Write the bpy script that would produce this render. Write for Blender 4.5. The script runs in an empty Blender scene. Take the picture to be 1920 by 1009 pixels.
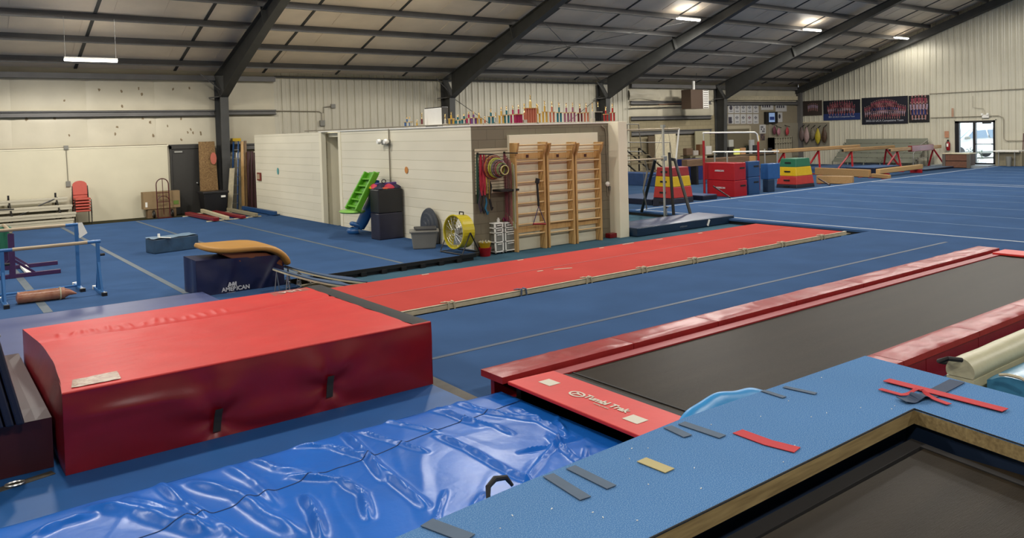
import bpy, bmesh, math, random
from mathutils import Vector, Matrix, noise
random.seed(7)
S = bpy.context.scene
COL = S.collection
PI = math.pi
R = math.radians

# ------------------------------------------------------------------ camera
# X runs along the tumbling runway, Y towards the back wall, Z up (metres)
FL, CY = 1485.4, 296.5
yaw, pit, rol = 0.92382, -0.0335, -0.02835
Fv = Vector((math.cos(pit)*math.cos(yaw), math.cos(pit)*math.sin(yaw), math.sin(pit)))
_r = Vector((math.sin(yaw), -math.cos(yaw), 0)); _u = _r.cross(Fv)
Rv = math.cos(rol)*_r + math.sin(rol)*_u
Uv = -math.sin(rol)*_r + math.cos(rol)*_u
EYE = Vector((0, 0, 2.35))
cam = bpy.data.cameras.new('camera'); camo = bpy.data.objects.new('camera', cam); COL.objects.link(camo)
cam.sensor_width = 36; cam.lens = FL/1920*36; cam.shift_y = -(504.5-CY)/1920
cam.clip_start = 0.05; cam.clip_end = 300
camo.matrix_world = Matrix(((Rv.x, Uv.x, -Fv.x, 0), (Rv.y, Uv.y, -Fv.y, 0), (Rv.z, Uv.z, -Fv.z, 2.35), (0, 0, 0, 1)))
S.camera = camo

# ------------------------------------------------------------------ world, exposure
w = bpy.data.worlds.new('world'); S.world = w; w.use_nodes = True
bg = w.node_tree.nodes['Background']; bg.inputs[0].default_value = (0.86, 0.93, 1.0, 1); bg.inputs[1].default_value = 7.0
S.view_settings.view_transform = 'Standard'; S.view_settings.look = 'None'
S.view_settings.exposure = 0.12; S.view_settings.gamma = 1; S.view_settings.use_curve_mapping = False
S.cycles.use_denoising = True
S.cycles.max_bounces = 6; S.cycles.diffuse_bounces = 4
LAMP_W = 950.0

# ------------------------------------------------------------------ surveyed points: where a ray seen in the photograph meets a real plane
def ray(px, py): return Fv + Rv*((px-960)/FL) - Uv*((py-CY)/FL)
def K(px, py, z=0.0):
    d = ray(px, py); return EYE + d*((z-2.35)/d.z)
def wx(px, py, x):
    d = ray(px, py); return EYE + d*(x/d.x)
def wy(px, py, y):
    d = ray(px, py); return EYE + d*(y/d.y)
def pr(P):
    v = Vector(P)-EYE; f = v.dot(Fv); return (960+FL*v.dot(Rv)/f, CY-FL*v.dot(Uv)/f)
def zat(P, py):
    a, b = -1.0, 9.0
    for _ in range(40):
        m = (a+b)/2
        if pr((P[0], P[1], m))[1] > py: a = m
        else: b = m
    return a
def along(C, d, px):
    # distance from C along d until the column px
    C = Vector(C); d = Vector(d); g = (px-960)/FL; v = C-EYE
    return -(v.dot(Rv)-g*v.dot(Fv))/(d.dot(Rv)-g*d.dot(Fv))
XA, YA, ZA = Vector((1, 0, 0)), Vector((0, 1, 0)), Vector((0, 0, 1))

# ------------------------------------------------------------------ materials
def lin(c):
    return tuple((v/255/12.92 if v/255 <= .04045 else ((v/255+.055)/1.055)**2.4) for v in c)
MATS = {}
ALB = .62
KEEP = ('cream_boarding', 'cream_wall_paint', 'vinyl_faced_insulation', 'roof_insulation', 'corrugated_beige_metal', 'lamp_diffuser', 'purlin_grey_steel', 'dark_painted_steel', 'white_paint', 'corrugated_grey_metal', 'slatwall_cream', 'pale_pavement', 'cream_cover')
def mat(name, rgb, rough=.6, metal=0.0, var=.0, scale=8.0, bump=.0, bscale=60.0, spec=.5, emit=None, es=1.0, coat=0.0, alpha=None, stretch=None, var2=None):
    if name in MATS: return MATS[name]
    m = bpy.data.materials.new(name); m.use_nodes = True; N = m.node_tree.nodes; L = m.node_tree.links
    kf = 1.0 if name in KEEP or metal > .3 else ALB
    b = N['Principled BSDF']; c = tuple(v*kf for v in lin(rgb))
    b.inputs['Base Color'].default_value = (*c, 1); b.inputs['Roughness'].default_value = rough
    b.inputs['Metallic'].default_value = metal; b.inputs['Specular IOR Level'].default_value = spec
    if coat: b.inputs['Coat Weight'].default_value = coat; b.inputs['Coat Roughness'].default_value = .15
    tc = N.new('ShaderNodeTexCoord'); mp = N.new('ShaderNodeMapping'); L.new(tc.outputs['Object'], mp.inputs[0])
    if stretch: mp.inputs['Scale'].default_value = stretch
    if var or var2:
        n = N.new('ShaderNodeTexNoise'); n.inputs['Scale'].default_value = scale; n.inputs['Detail'].default_value = 5
        L.new(mp.outputs[0], n.inputs['Vector'])
        r = N.new('ShaderNodeValToRGB'); L.new(n.outputs['Fac'], r.inputs[0])
        r.color_ramp.elements[0].position = .3; r.color_ramp.elements[1].position = .7
        d2 = tuple(v*kf for v in lin(var2)) if var2 else tuple(min(1, v*(1+var)) for v in c)
        d1 = c if var2 else tuple(v*(1-var) for v in c)
        r.color_ramp.elements[0].color = (*d1, 1); r.color_ramp.elements[1].color = (*d2, 1)
        L.new(r.outputs[0], b.inputs['Base Color'])
    if bump:
        n2 = N.new('ShaderNodeTexNoise'); n2.inputs['Scale'].default_value = bscale; n2.inputs['Detail'].default_value = 6
        L.new(mp.outputs[0], n2.inputs['Vector'])
        bp = N.new('ShaderNodeBump'); bp.inputs['Strength'].default_value = bump; bp.inputs['Distance'].default_value = .02
        L.new(n2.outputs['Fac'], bp.inputs['Height']); L.new(bp.outputs[0], b.inputs['Normal'])
    if emit:
        b.inputs['Emission Color'].default_value = (*lin(emit), 1); b.inputs['Emission Strength'].default_value = es
    if alpha is not None:
        b.inputs['Transmission Weight'].default_value = alpha; b.inputs['IOR'].default_value = 1.02
    MATS[name] = m; return m

def blocks_mat(name, rgb, mortar, bw=.4, bh=.2, rough=.7, axis='x', bump=.35):
    m = bpy.data.materials.new(name); m.use_nodes = True; N = m.node_tree.nodes; L = m.node_tree.links
    b = N['Principled BSDF']; b.inputs['Roughness'].default_value = rough
    tc = N.new('ShaderNodeTexCoord'); sp = N.new('ShaderNodeSeparateXYZ'); cb = N.new('ShaderNodeCombineXYZ')
    L.new(tc.outputs['Object'], sp.inputs[0])
    L.new(sp.outputs['Y' if axis == 'y' else 'X'], cb.inputs[0]); L.new(sp.outputs['Z'], cb.inputs[1])
    br = N.new('ShaderNodeTexBrick'); L.new(cb.outputs[0], br.inputs['Vector'])
    br.inputs['Scale'].default_value = 1; br.inputs['Brick Width'].default_value = bw; br.inputs['Row Height'].default_value = bh
    br.inputs['Mortar Size'].default_value = .008; br.inputs['Mortar Smooth'].default_value = .4
    c = lin(rgb)
    br.inputs['Color1'].default_value = (*c, 1); br.inputs['Color2'].default_value = (*[v*.93 for v in c], 1); br.inputs['Mortar'].default_value = (*lin(mortar), 1)
    n = N.new('ShaderNodeTexNoise'); n.inputs['Scale'].default_value = 3
    mx = N.new('ShaderNodeMix'); mx.data_type = 'RGBA'; mx.blend_type = 'MULTIPLY'; mx.inputs[0].default_value = .25
    L.new(br.outputs[0], mx.inputs[6]); L.new(n.outputs['Fac'], mx.inputs[7]); L.new(mx.outputs[2], b.inputs['Base Color'])
    bp = N.new('ShaderNodeBump'); bp.inputs['Strength'].default_value = bump; bp.inputs['Distance'].default_value = .01; bp.invert = True
    L.new(br.outputs['Fac'], bp.inputs['Height']); L.new(bp.outputs[0], b.inputs['Normal'])
    MATS[name] = m; return m

def carpet_mat(name, rgb, light, speck=.0, sscale=350, var=.12):
    m = bpy.data.materials.new(name); m.use_nodes = True; N = m.node_tree.nodes; L = m.node_tree.links
    b = N['Principled BSDF']; b.inputs['Roughness'].default_value = .95; b.inputs['Specular IOR Level'].default_value = .04
    b.inputs['Sheen Weight'].default_value = 0
    tc = N.new('ShaderNodeTexCoord')
    n = N.new('ShaderNodeTexNoise'); n.inputs['Scale'].default_value = 1.3; n.inputs['Detail'].default_value = 6; L.new(tc.outputs['Object'], n.inputs['Vector'])
    c = tuple(v*ALB for v in lin(rgb))
    r = N.new('ShaderNodeValToRGB'); L.new(n.outputs['Fac'], r.inputs[0])
    r.color_ramp.elements[0].position = .3; r.color_ramp.elements[1].position = .75
    r.color_ramp.elements[0].color = (*[v*(1-var) for v in c], 1); r.color_ramp.elements[1].color = (*[v*(1+var) for v in c], 1)
    n2 = N.new('ShaderNodeTexNoise'); n2.inputs['Scale'].default_value = sscale; n2.inputs['Detail'].default_value = 2; L.new(tc.outputs['Object'], n2.inputs['Vector'])
    r2 = N.new('ShaderNodeValToRGB'); L.new(n2.outputs['Fac'], r2.inputs[0])
    r2.color_ramp.elements[0].position = .45; r2.color_ramp.elements[1].position = .68
    r2.color_ramp.elements[0].color = (0, 0, 0, 1); r2.color_ramp.elements[1].color = (speck, speck, speck, 1)
    mx = N.new('ShaderNodeMix'); mx.data_type = 'RGBA'; L.new(r2.outputs[0], mx.inputs[0]); L.new(r.outputs[0], mx.inputs[6]); mx.inputs[7].default_value = (*[v*ALB for v in lin(light)], 1)
    L.new(mx.outputs[2], b.inputs['Base Color'])
    bp = N.new('ShaderNodeBump'); bp.inputs['Strength'].default_value = .3; bp.inputs['Distance'].default_value = .004
    L.new(n2.outputs['Fac'], bp.inputs['Height']); L.new(bp.outputs[0], b.inputs['Normal'])
    MATS[name] = m; return m

def wood_mat(name, rgb, dark, axis=0, scale=6, rough=.5):
    m = bpy.data.materials.new(name); m.use_nodes = True; N = m.node_tree.nodes; L = m.node_tree.links
    b = N['Principled BSDF']; b.inputs['Roughness'].default_value = rough
    tc = N.new('ShaderNodeTexCoord'); mp = N.new('ShaderNodeMapping'); L.new(tc.outputs['Object'], mp.inputs[0])
    s = [scale*3]*3; s[axis] = scale*.25; mp.inputs['Scale'].default_value = s
    n = N.new('ShaderNodeTexNoise'); n.inputs['Scale'].default_value = 2; n.inputs['Detail'].default_value = 6; L.new(mp.outputs[0], n.inputs['Vector'])
    r = N.new('ShaderNodeValToRGB'); L.new(n.outputs['Fac'], r.inputs[0]); r.color_ramp.elements[0].position = .3; r.color_ramp.elements[1].position = .7
    r.color_ramp.elements[0].color = (*[v*ALB for v in lin(dark)], 1); r.color_ramp.elements[1].color = (*[v*ALB for v in lin(rgb)], 1); L.new(r.outputs[0], b.inputs['Base Color'])
    MATS[name] = m; return m

STEEL = mat('dark_painted_steel', (60, 60, 58), .55, var=.15, scale=3)
STEEL2 = mat('purlin_grey_steel', (98, 96, 94), .5, var=.12, scale=2)
CREAM = mat('cream_wall_paint', (228, 221, 196), .7, var=.04, scale=1.5)
INSUL = mat('vinyl_faced_insulation', (192, 184, 162), .45, var=.08, scale=1.2, bump=.25, bscale=2.5)
ROOFI = mat('roof_insulation', (236, 218, 194), .5, var=.12, scale=.7, bump=.35, bscale=1.6)
CORR = mat('corrugated_beige_metal', (194, 189, 170), .38, var=.05, scale=1, spec=.6)
CORRG = mat('corrugated_grey_metal', (186, 180, 162), .45, var=.06, scale=1)
BLK = blocks_mat('cream_painted_block', (236, 229, 206), (218, 211, 186), 40.0, .2, axis='y', bump=.5)
BLKG = blocks_mat('bare_grey_block', (128, 120, 100), (110, 103, 86), .4, .2, .85)
BLKFAR = blocks_mat('tan_block', (150, 138, 108), (120, 110, 86), .4, .2, .85)
BLUEC = carpet_mat('blue_floor_carpet', (70, 102, 148), (104, 138, 176), .25, 200)
TEALC = carpet_mat('teal_floor_carpet', (76, 110, 128), (100, 130, 140), .25, 200)
DECKC = carpet_mat('speckled_blue_carpet', (92, 144, 204), (164, 204, 240), .7, 210, .06)
OLIVE = carpet_mat('olive_floor', (70, 68, 50), (100, 98, 80), .2, 200)
LINEW = mat('white_floor_line', (214, 222, 228), .7)
TAPEG = mat('grey_floor_tape', (104, 118, 128), .6, var=.1, scale=6)
LINEF = mat('faint_floor_seam', (120, 152, 188), .8)
TAPEB = mat('brown_floor_tape', (92, 86, 74), .6, var=.2, scale=9)
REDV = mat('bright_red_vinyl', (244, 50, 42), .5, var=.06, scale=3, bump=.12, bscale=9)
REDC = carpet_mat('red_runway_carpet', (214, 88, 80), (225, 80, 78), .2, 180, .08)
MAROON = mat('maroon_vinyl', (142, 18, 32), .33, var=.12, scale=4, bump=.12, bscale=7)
MAROOND = mat('dark_maroon_vinyl', (70, 14, 20), .45, var=.1, scale=5)
PADRED = mat('dusty_red_vinyl_pad', (176, 48, 48), .36, var=.12, scale=5, bump=.2, bscale=10, spec=.28)
BLACKV = mat('black_webbing', (30, 28, 28), .7, var=.1)
BEDM = mat('black_trampoline_mesh', (48, 41, 31), .46, var=.2, scale=3, bump=.12, bscale=90, spec=.06, stretch=(.25, 3, 1))
NAVYV = mat('navy_vinyl', (30, 38, 84), .38, var=.1, scale=4, bump=.15, bscale=8)
NAVYD = mat('dark_navy_vinyl', (26, 32, 56), .4, var=.1, scale=4, bump=.1, bscale=8)
SLATEV = mat('faded_violet_vinyl', (84, 96, 146), .5, var=.08, scale=3, bump=.08, bscale=6)
BLUEV = mat('glossy_blue_vinyl', (34, 122, 230), .3, var=.1, scale=2.5, bump=.08, bscale=14, spec=.26)
BLUEF = mat('flat_blue_vinyl', (28, 104, 178), .5, var=.06, scale=3)
BLUEB = mat('blue_soft_block', (38, 86, 142), .45, var=.06, scale=4)
LBLUE = mat('light_blue_vinyl', (70, 176, 250), .35, var=.06, scale=4, bump=.2, bscale=9)
TANW = wood_mat('tan_beam_leather', (206, 166, 112), (186, 144, 92), 0)
TANF = mat('pale_tan_wood', (240, 226, 190), .6, var=.12, scale=9)
FOAM = wood_mat('brown_foam_edge', (190, 166, 116), (146, 124, 84), 0, 9)
WOOD = wood_mat('varnished_pine', (246, 202, 134), (222, 170, 102), 2)
RUNGW = wood_mat('pale_rung_wood', (250, 214, 156), (230, 188, 128), 0)
CREAMV = mat('cream_vinyl', (222, 216, 178), .45, var=.06, scale=6, bump=.2, bscale=12)
WHITE = mat('white_paint', (232, 230, 222), .5, var=.03)
CHROME = mat('galvanised_steel', (190, 190, 186), .3, .85)
BLKM = mat('black_metal', (26, 24, 24), .45)
BEDM.node_tree.nodes['Principled BSDF'].inputs['Specular Tint'].default_value = (.95, .84, .68, 1)
RED = mat('red_paint', (176, 20, 32), .35)
GREY = mat('grey_plastic', (150, 150, 142), .5, var=.04)
DGREY = mat('dark_grey_plastic', (72, 78, 88), .5)
CARD = mat('cardboard', (172, 144, 104), .8, var=.08, scale=4)
YEL = mat('yellow_vinyl', (238, 196, 24), .4, var=.05)
GREEN = mat('green_vinyl', (34, 118, 86), .45, var=.06)
DOORM = mat('dark_door_paint', (64, 62, 58), .45, var=.05)
GLASS = mat('clear_glass', (235, 245, 250), .03, alpha=1.0)
BARW = wood_mat('bar_rail_wood', (214, 196, 166), (186, 160, 124), 0)
BLUEP = mat('blue_metal_paint', (64, 128, 196), .35)
PURP = mat('purple_metal_paint', (74, 40, 92), .4)

# ------------------------------------------------------------------ mesh helpers
class M:
    def __init__(s): s.v = []; s.f = []; s.mi = []
    def add(s, vs, fs, k=0):
        o = len(s.v); s.v += [tuple(v) for v in vs]; s.f += [tuple(i+o for i in f) for f in fs]; s.mi += [k]*len(fs); return s
    def hexa(s, p, k=0):   # 8 points: bottom 4 ccw then top 4
        return s.add(p, [(3, 2, 1, 0), (4, 5, 6, 7), (0, 1, 5, 4), (1, 2, 6, 5), (2, 3, 7, 6), (3, 0, 4, 7)], k)
    def box(s, x0, x1, y0, y1, z0, z1, k=0):
        return s.hexa([(x0, y0, z0), (x1, y0, z0), (x1, y1, z0), (x0, y1, z0), (x0, y0, z1), (x1, y0, z1), (x1, y1, z1), (x0, y1, z1)], k)
    def bar(s, a, b, w, h, up=ZA, k=0):   # rectangular bar between two points
        a = Vector(a); b = Vector(b); d = (b-a).normalized(); sd = d.cross(Vector(up))
        if sd.length < 1e-4: sd = d.cross(XA)
        sd.normalize(); u = sd.cross(d); sd = sd*w/2; u = u*h/2
        return s.hexa([a-sd-u, a+sd-u, b+sd-u, b-sd-u, a-sd+u, a+sd+u, b+sd+u, b-sd+u], k)
    def tube(s, pts, r, n=10, k=0, closed=False, cap=True):
        pts = [Vector(p) for p in pts]; rr = r if isinstance(r, (list, tuple)) else [r]*len(pts)
        o = len(s.v); m = len(pts); prev = None
        for i, p in enumerate(pts):
            if closed: d = pts[(i+1) % m]-pts[i-1]
            else: d = pts[min(i+1, m-1)]-pts[max(i-1, 0)]
            d.normalize()
            if prev is None:
                a = d.cross(ZA)
                if a.length < 1e-3: a = d.cross(XA)
            else: a = prev-d*prev.dot(d)
            a.normalize(); prev = a; b = d.cross(a)
            for j in range(n):
                t = 2*PI*j/n; s.v.append(tuple(p+(a*math.cos(t)+b*math.sin(t))*rr[i]))
        for i in range(m if closed else m-1):
            for j in range(n):
                q = (i+1) % m
                s.f.append((o+i*n+j, o+i*n+(j+1) % n, o+q*n+(j+1) % n, o+q*n+j)); s.mi.append(k)
        if cap and not closed:
            s.f.append(tuple(o+j for j in range(n))[::-1]); s.mi.append(k)
            s.f.append(tuple(o+(m-1)*n+j for j in range(n))); s.mi.append(k)
        return s
    def lathe(s, c, prof, n=16, k=0, axis='z'):   # prof: (r, h)
        o = len(s.v); c = Vector(c)
        for r, h in prof:
            for j in range(n):
                t = 2*PI*j/n; a, b = r*math.cos(t), r*math.sin(t)
                s.v.append(tuple(c+(Vector((a, b, h)) if axis == 'z' else Vector((h, a, b)) if axis == 'x' else Vector((b, h, a)))))
        for i in range(len(prof)-1):
            for j in range(n):
                s.f.append((o+i*n+j, o+i*n+(j+1) % n, o+(i+1)*n+(j+1) % n, o+(i+1)*n+j)); s.mi.append(k)
        s.f.append(tuple(o+j for j in range(n))[::-1]); s.mi.append(k)
        s.f.append(tuple(o+(len(prof)-1)*n+j for j in range(n))); s.mi.append(k)
        return s
    def prism(s, poly, d, k=0):   # poly 3-D points, extruded by vector d
        n = len(poly); d = Vector(d); P = [Vector(p) for p in poly]
        return s.add(P+[p+d for p in P], [tuple(range(n))[::-1], tuple(range(n, 2*n))]+[(i, (i+1) % n, n+(i+1) % n, n+i) for i in range(n)], k)
    def quad(s, a, b, c, d, k=0): return s.add([a, b, c, d], [(0, 1, 2, 3)], k)
    def grid(s, fn, nu, nv, k=0):
        o = len(s.v)
        for i in range(nu+1):
            for j in range(nv+1): s.v.append(tuple(fn(i/nu, j/nv)))
        for i in range(nu):
            for j in range(nv):
                a = o+i*(nv+1)+j; s.f.append((a, a+nv+1, a+nv+2, a+1)); s.mi.append(k)
        return s

def tag(o, label=None, cat=None, group=None, kind=None):
    if label: o['label'] = label
    if cat: o['category'] = cat
    if group: o['group'] = group
    if kind: o['kind'] = kind
    return o
def setparent(o, parent):
    o.parent = parent
def obj(name, m, mt, parent=None, loc=None, rz=0, bev=0, smooth=False, label=None, sub=0, world=True):
    """links one mesh object; coordinates of m are world (world=True) or local to the parent"""
    me = bpy.data.meshes.new(name)
    vs = m.v
    off = Vector((0, 0, 0))
    if parent is None:
        if loc is not None: off = Vector(loc)
    elif world:
        p = parent
        while p: off = off+p.location; p = p.parent
    if off.length: vs = [(x-off.x, y-off.y, z-off.z) for x, y, z in vs]
    me.from_pydata(vs, [], m.f)
    ms = mt if isinstance(mt, (list, tuple)) else [mt]
    for q in ms: me.materials.append(q)
    for i, p in enumerate(me.polygons): p.material_index = m.mi[i]
    bm = bmesh.new(); bm.from_mesh(me); bmesh.ops.recalc_face_normals(bm, faces=bm.faces); bm.to_mesh(me); bm.free()
    if smooth:
        for p in me.polygons: p.use_smooth = True
    o = bpy.data.objects.new(name, me); COL.objects.link(o)
    if parent is None and loc is not None: o.location = loc
    o.rotation_euler.z = rz
    if parent: o.parent = parent
    if bev:
        b = o.modifiers.new('bevel', 'BEVEL'); b.width = bev; b.segments = 2; b.limit_method = 'ANGLE'; b.angle_limit = R(50)
        b.harden_normals = False
    if sub: q = o.modifiers.new('sub', 'SUBSURF'); q.levels = sub; q.render_levels = sub
    if smooth and not sub:
        try:
            me.set_sharp_from_angle(angle=R(40))
        except Exception: pass
    if label: o['label'] = label
    return o
def thing(name, label, cat, loc=(0, 0, 0), group=None):
    o = bpy.data.objects.new(name, None); COL.objects.link(o); o.location = loc; o.empty_display_size = .2
    return tag(o, label, cat, group)
def one(name, m, mt, label, cat, loc=None, group=None, **kw):
    if loc is None:
        xs = [v[0] for v in m.v]; ys = [v[1] for v in m.v]; zs = [v[2] for v in m.v]
        loc = ((min(xs)+max(xs))/2, (min(ys)+max(ys))/2, min(zs))
    return tag(obj(name, m, mt, loc=loc, **kw), label, cat, group)
def struct(name, m, mt, parent=None, **kw):
    o = obj(name, m, mt, parent, **kw)
    if parent is None: o['kind'] = 'structure'
    return o
def copytree(o, parent=None):
    c = o.copy(); COL.objects.link(c); c.parent = parent
    for ch in list(o.children): copytree(ch, c)
    return c
def text(name, body, size, mt, parent, mtx, ext=.001, bold=0, align='CENTER'):
    cu = bpy.data.curves.new(name, 'FONT'); cu.body = body; cu.size = size; cu.extrude = ext; cu.align_x = align; cu.align_y = 'CENTER'; cu.offset = bold
    t = bpy.data.objects.new(name+'_tmp', cu); COL.objects.link(t)
    dg = bpy.context.evaluated_depsgraph_get(); me = bpy.data.meshes.new_from_object(t.evaluated_get(dg))
    bpy.data.objects.remove(t, do_unlink=True)
    me.materials.clear(); me.materials.append(mt)
    o = bpy.data.objects.new(name, me); COL.objects.link(o)
    off = Vector((0, 0, 0)); p = parent
    while p: off += p.location; p = p.parent
    o.parent = parent; o.matrix_local = Matrix.Translation(-off) @ mtx
    return o
def frame(o, x, y):   # matrix whose local x, y axes lie along x and y
    x = Vector(x).normalized(); z = x.cross(Vector(y)).normalized(); y = z.cross(x)
    return Matrix(((x.x, y.x, z.x, o[0]), (x.y, y.y, z.y, o[1]), (x.z, y.z, z.z, o[2]), (0, 0, 0, 1)))
ORD = ['first', 'second', 'third', 'fourth', 'fifth', 'sixth', 'seventh', 'eighth', 'ninth', 'tenth', 'eleventh', 'twelfth', 'thirteenth', 'fourteenth', 'fifteenth', 'sixteenth', 'seventeenth', 'eighteenth', 'nineteenth', 'twentieth']
# ================================================================== THE HALL
ZF = .12                                # top of the carpeted spring floors
RY, RZ0 = 26.6, 4.60                    # back wall, roof lining height there
RIDGE = 8.0
def zr(y, d=0.0):                       # roof lining height over y
    return RZ0-d+(RY-y)/3 if y > RIDGE else RZ0-d+(RY-RIDGE)/3-(RIDGE-y)/3
YF, XL, XR = -11.0, -15.0, 41.0
struct('floor', M().box(XL, XR+.2, YF, RY+.2, -.2, 0), TEALC)
struct('floor', M().box(XL, 8.4, 24.36, RY, 0, .006), OLIVE)
struct('floor', M().box(12.4, XR, 15.4, RY, 0, .006), carpet_mat('dull_blue_carpet', (64, 92, 128), (110, 130, 150), .2, 150))

def spring_floor(label, rects, lines):
    t = thing('spring_floor', label, 'spring floor', (rects[0][0], rects[0][2], 0))
    m = M()
    for x0, x1, y0, y1 in rects: m.box(x0, x1, y0, y1, ZF-.045, ZF)
    obj('carpet_top', m, BLUEC, t)
    m = M()
    for x0, x1, y0, y1 in rects: m.box(x0+.03, x1-.03, y0+(0 if y0 == 12.36 else .03), y1-.03*(y1 != 12.36), 0, ZF-.045)
    obj('foam_base', m, BLKM, t)
    if rects[0][0] == -6: obj('edge_trim', M().box(-6, 8.205, 12.035, 12.049, .055, ZF+.002), BLKM, t)
    for nm, a, b, wd, mt in lines:
        a = Vector((a[0], a[1], ZF+.003)); b = Vector((b[0], b[1], ZF+.003)); d = (b-a).normalized(); s = Vector((-d.y, d.x, 0))*wd/2
        m = M().hexa([a-s-ZA*.003, a+s-ZA*.003, b+s-ZA*.003, b-s-ZA*.003, a-s, a+s, b+s, b-s])
        obj(nm, m, mt, t)
    return t
spring_floor('blue carpeted raised floor with grey seams along the long cream block wall', [(-6, 8.42, 12.36, 24.35), (-6, 8.2, 12.05, 12.36)],
             [('seam_tape', (1.345, 12.1), (1.345, 24.2), .11, TAPEG), ('seam_tape', (3.1, 12.1), (3.1, 24.2), .09, TAPEG),
              ('seam_tape', (4.95, 12.1), (4.95, 24.2), .07, TAPEG), ('seam_tape', (6.69, 12.1), (6.69, 24.2), .07, TAPEG), ('seam_tape', (-.5, 12.1), (-.5, 24.2), .09, TAPEG)])
m = M()
for i in range(13): m.box(3.2+i*.38, 3.3+i*.38, 12.0, 12.06, 0, ZF-.05)
one('floor_edge_blocks', m, BLKM, 'black foam blocks showing under the raised blue floor edge behind the runway', 'foam blocks', kind=None) if False else struct('trim_1', m, BLKM)
spring_floor('blue carpeted floor between the red runway and the long black trampoline', [(-8, 15.45, -9, 8.45), (-8, 4.55, 8.45, 12.04)],
             [('seam_tape', (3.9, 6.72), (14.9, 6.7), .06, mat('dim_seam_tape', (66, 86, 112), .6)), ('seam_tape', (3.62, 5.0), (3.66, 6.35), .13, TAPEB)])
ln = [('boundary_line', (15.75, 15.1), (15.75, -9), .06, LINEW), ('boundary_line', (15.6, 15.12), (40.2, 15.62), .07, LINEW),
      ('boundary_line', (28.15, 15.3), (28.15, -9), .07, LINEW), ('boundary_line', (28.75, 15.3), (28.75, -9), .07, LINEW)]
for k in range(1, 7): ln.append(('carpet_seam', (15.75+1.8*k, 14.6), (15.75+1.8*k, -9), .035, LINEF))
for k in range(1, 6): ln.append(('carpet_seam', (28.75+1.8*k, 14.6), (28.75+1.8*k, -9), .045, LINEF))
spring_floor('wide blue competition floor with white boundary lines by the glass door', [(15.46, 40.6, -9, 15.35)], ln)
struct('floor', M().hexa([(15.46, 15.35, 0), (40.6, 15.35, 0), (40.6, 15.85, 0), (15.46, 15.3, 0), (15.46, 15.35, ZF), (40.6, 15.35, ZF), (40.6, 15.85, ZF), (15.46, 15.351, ZF)]), BLUEC)

# ---- corrugated sheet running along an axis
def corr(axis, f, a0, a1, zb, zt, side, mt, name, pitch=.305, dep=.032):
    prof = []
    a = a0
    while a < a1-1e-6:
        for q, h in ((0, 0), (.10, 0), (.125, .3), (.15, 0), (.20, 0), (.225, .3), (.25, 0), (.262, 0), (.272, 1), (.293, 1), (.303, 0)):
            if a+q <= a1: prof.append((a+q, h*dep))
        a += pitch
    prof.append((a1, 0))
    m = M()
    for (p, h) in prof:
        z1 = zt(p) if callable(zt) else zt
        for z in (zb, z1): m.v.append((f+side*h, p, z) if axis == 'y' else (p, f+side*h, z))
    for i in range(len(prof)-1):
        m.f.append((2*i, 2*i+2, 2*i+3, 2*i+1)); m.mi.append(0)
    # back skin so that the sheet has thickness
    o = len(m.v)
    for (p, h) in prof[::len(prof)-1]:
        z1 = zt(p) if callable(zt) else zt
        for z in (zb, z1): m.v.append((f-side*.12, p, z) if axis == 'y' else (p, f-side*.12, z))
    m.f.append((o, o+2, o+3, o+1)); m.mi.append(0)
    return struct(name, m, mt)
DY0, DY1, DZ = 16.15, 17.97, 2.24        # glass door opening in the right wall
g = lambda y: zr(y)
corr('y', XR, DY1, RIDGE+18.6, 0, g, -1, CORR, 'wall_right')
corr('y', XR, DY0, DY1, DZ, g, -1, CORR, 'wall_right')
corr('y', XR, RIDGE, DY0, 0, g, -1, CORR, 'wall_right')
corr('y', XR, YF, RIDGE, 0, g, -1, CORR, 'wall_right')
corr('x', RY, 9.95, 27.12, 0, RZ0, -1, CORRG, 'wall_back')
# insulated stretches of the back wall: bulging vinyl panels between seams
def insul(x0, x1, z0, z1, name='wall_back', pan=1.86, bul=.03, yy=RY):
    m = M(); n = max(1, round((x1-x0)/pan)); w_ = (x1-x0)/n
    for k in range(n):
        a = x0+k*w_
        def fn(u, v, a=a):
            b = bul*(1-(2*u-1)**8)*(1-(2*v-1)**8)
            return (a+u*w_, yy-b-.008*noise.noise((a+u*w_*2, v*3, z0)), z0+(z1-z0)*v)
        m.grid(fn, 16, 8)
    m.box(x0, x1, yy+.02, yy+.12, z0, z1)
    return struct(name, m, INSUL, smooth=True)
insul(XL, 9.95, 3.25, RZ0); insul(XL, 9.95, 2.2, 3.25); insul(6.0, 9.95, 0, 2.2)
insul(27.12, XR, 3.6, RZ0); insul(27.12, XR, 2.9, 3.6)
struct('wall_back', M().box(27.12, XR, RY-.06, RY+.12, 0, 2.9), BLKFAR)
struct('wall_back', M().box(XL, 6.42, RY-.07, RY+.1, 0, 2.21), mat('cream_boarding', (202, 195, 170), .7, var=.04, scale=1.5), bev=.006)
struct('trim_2', M().box(XL, 6.44, RY-.085, RY, 2.205, 2.235), CREAM)
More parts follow.
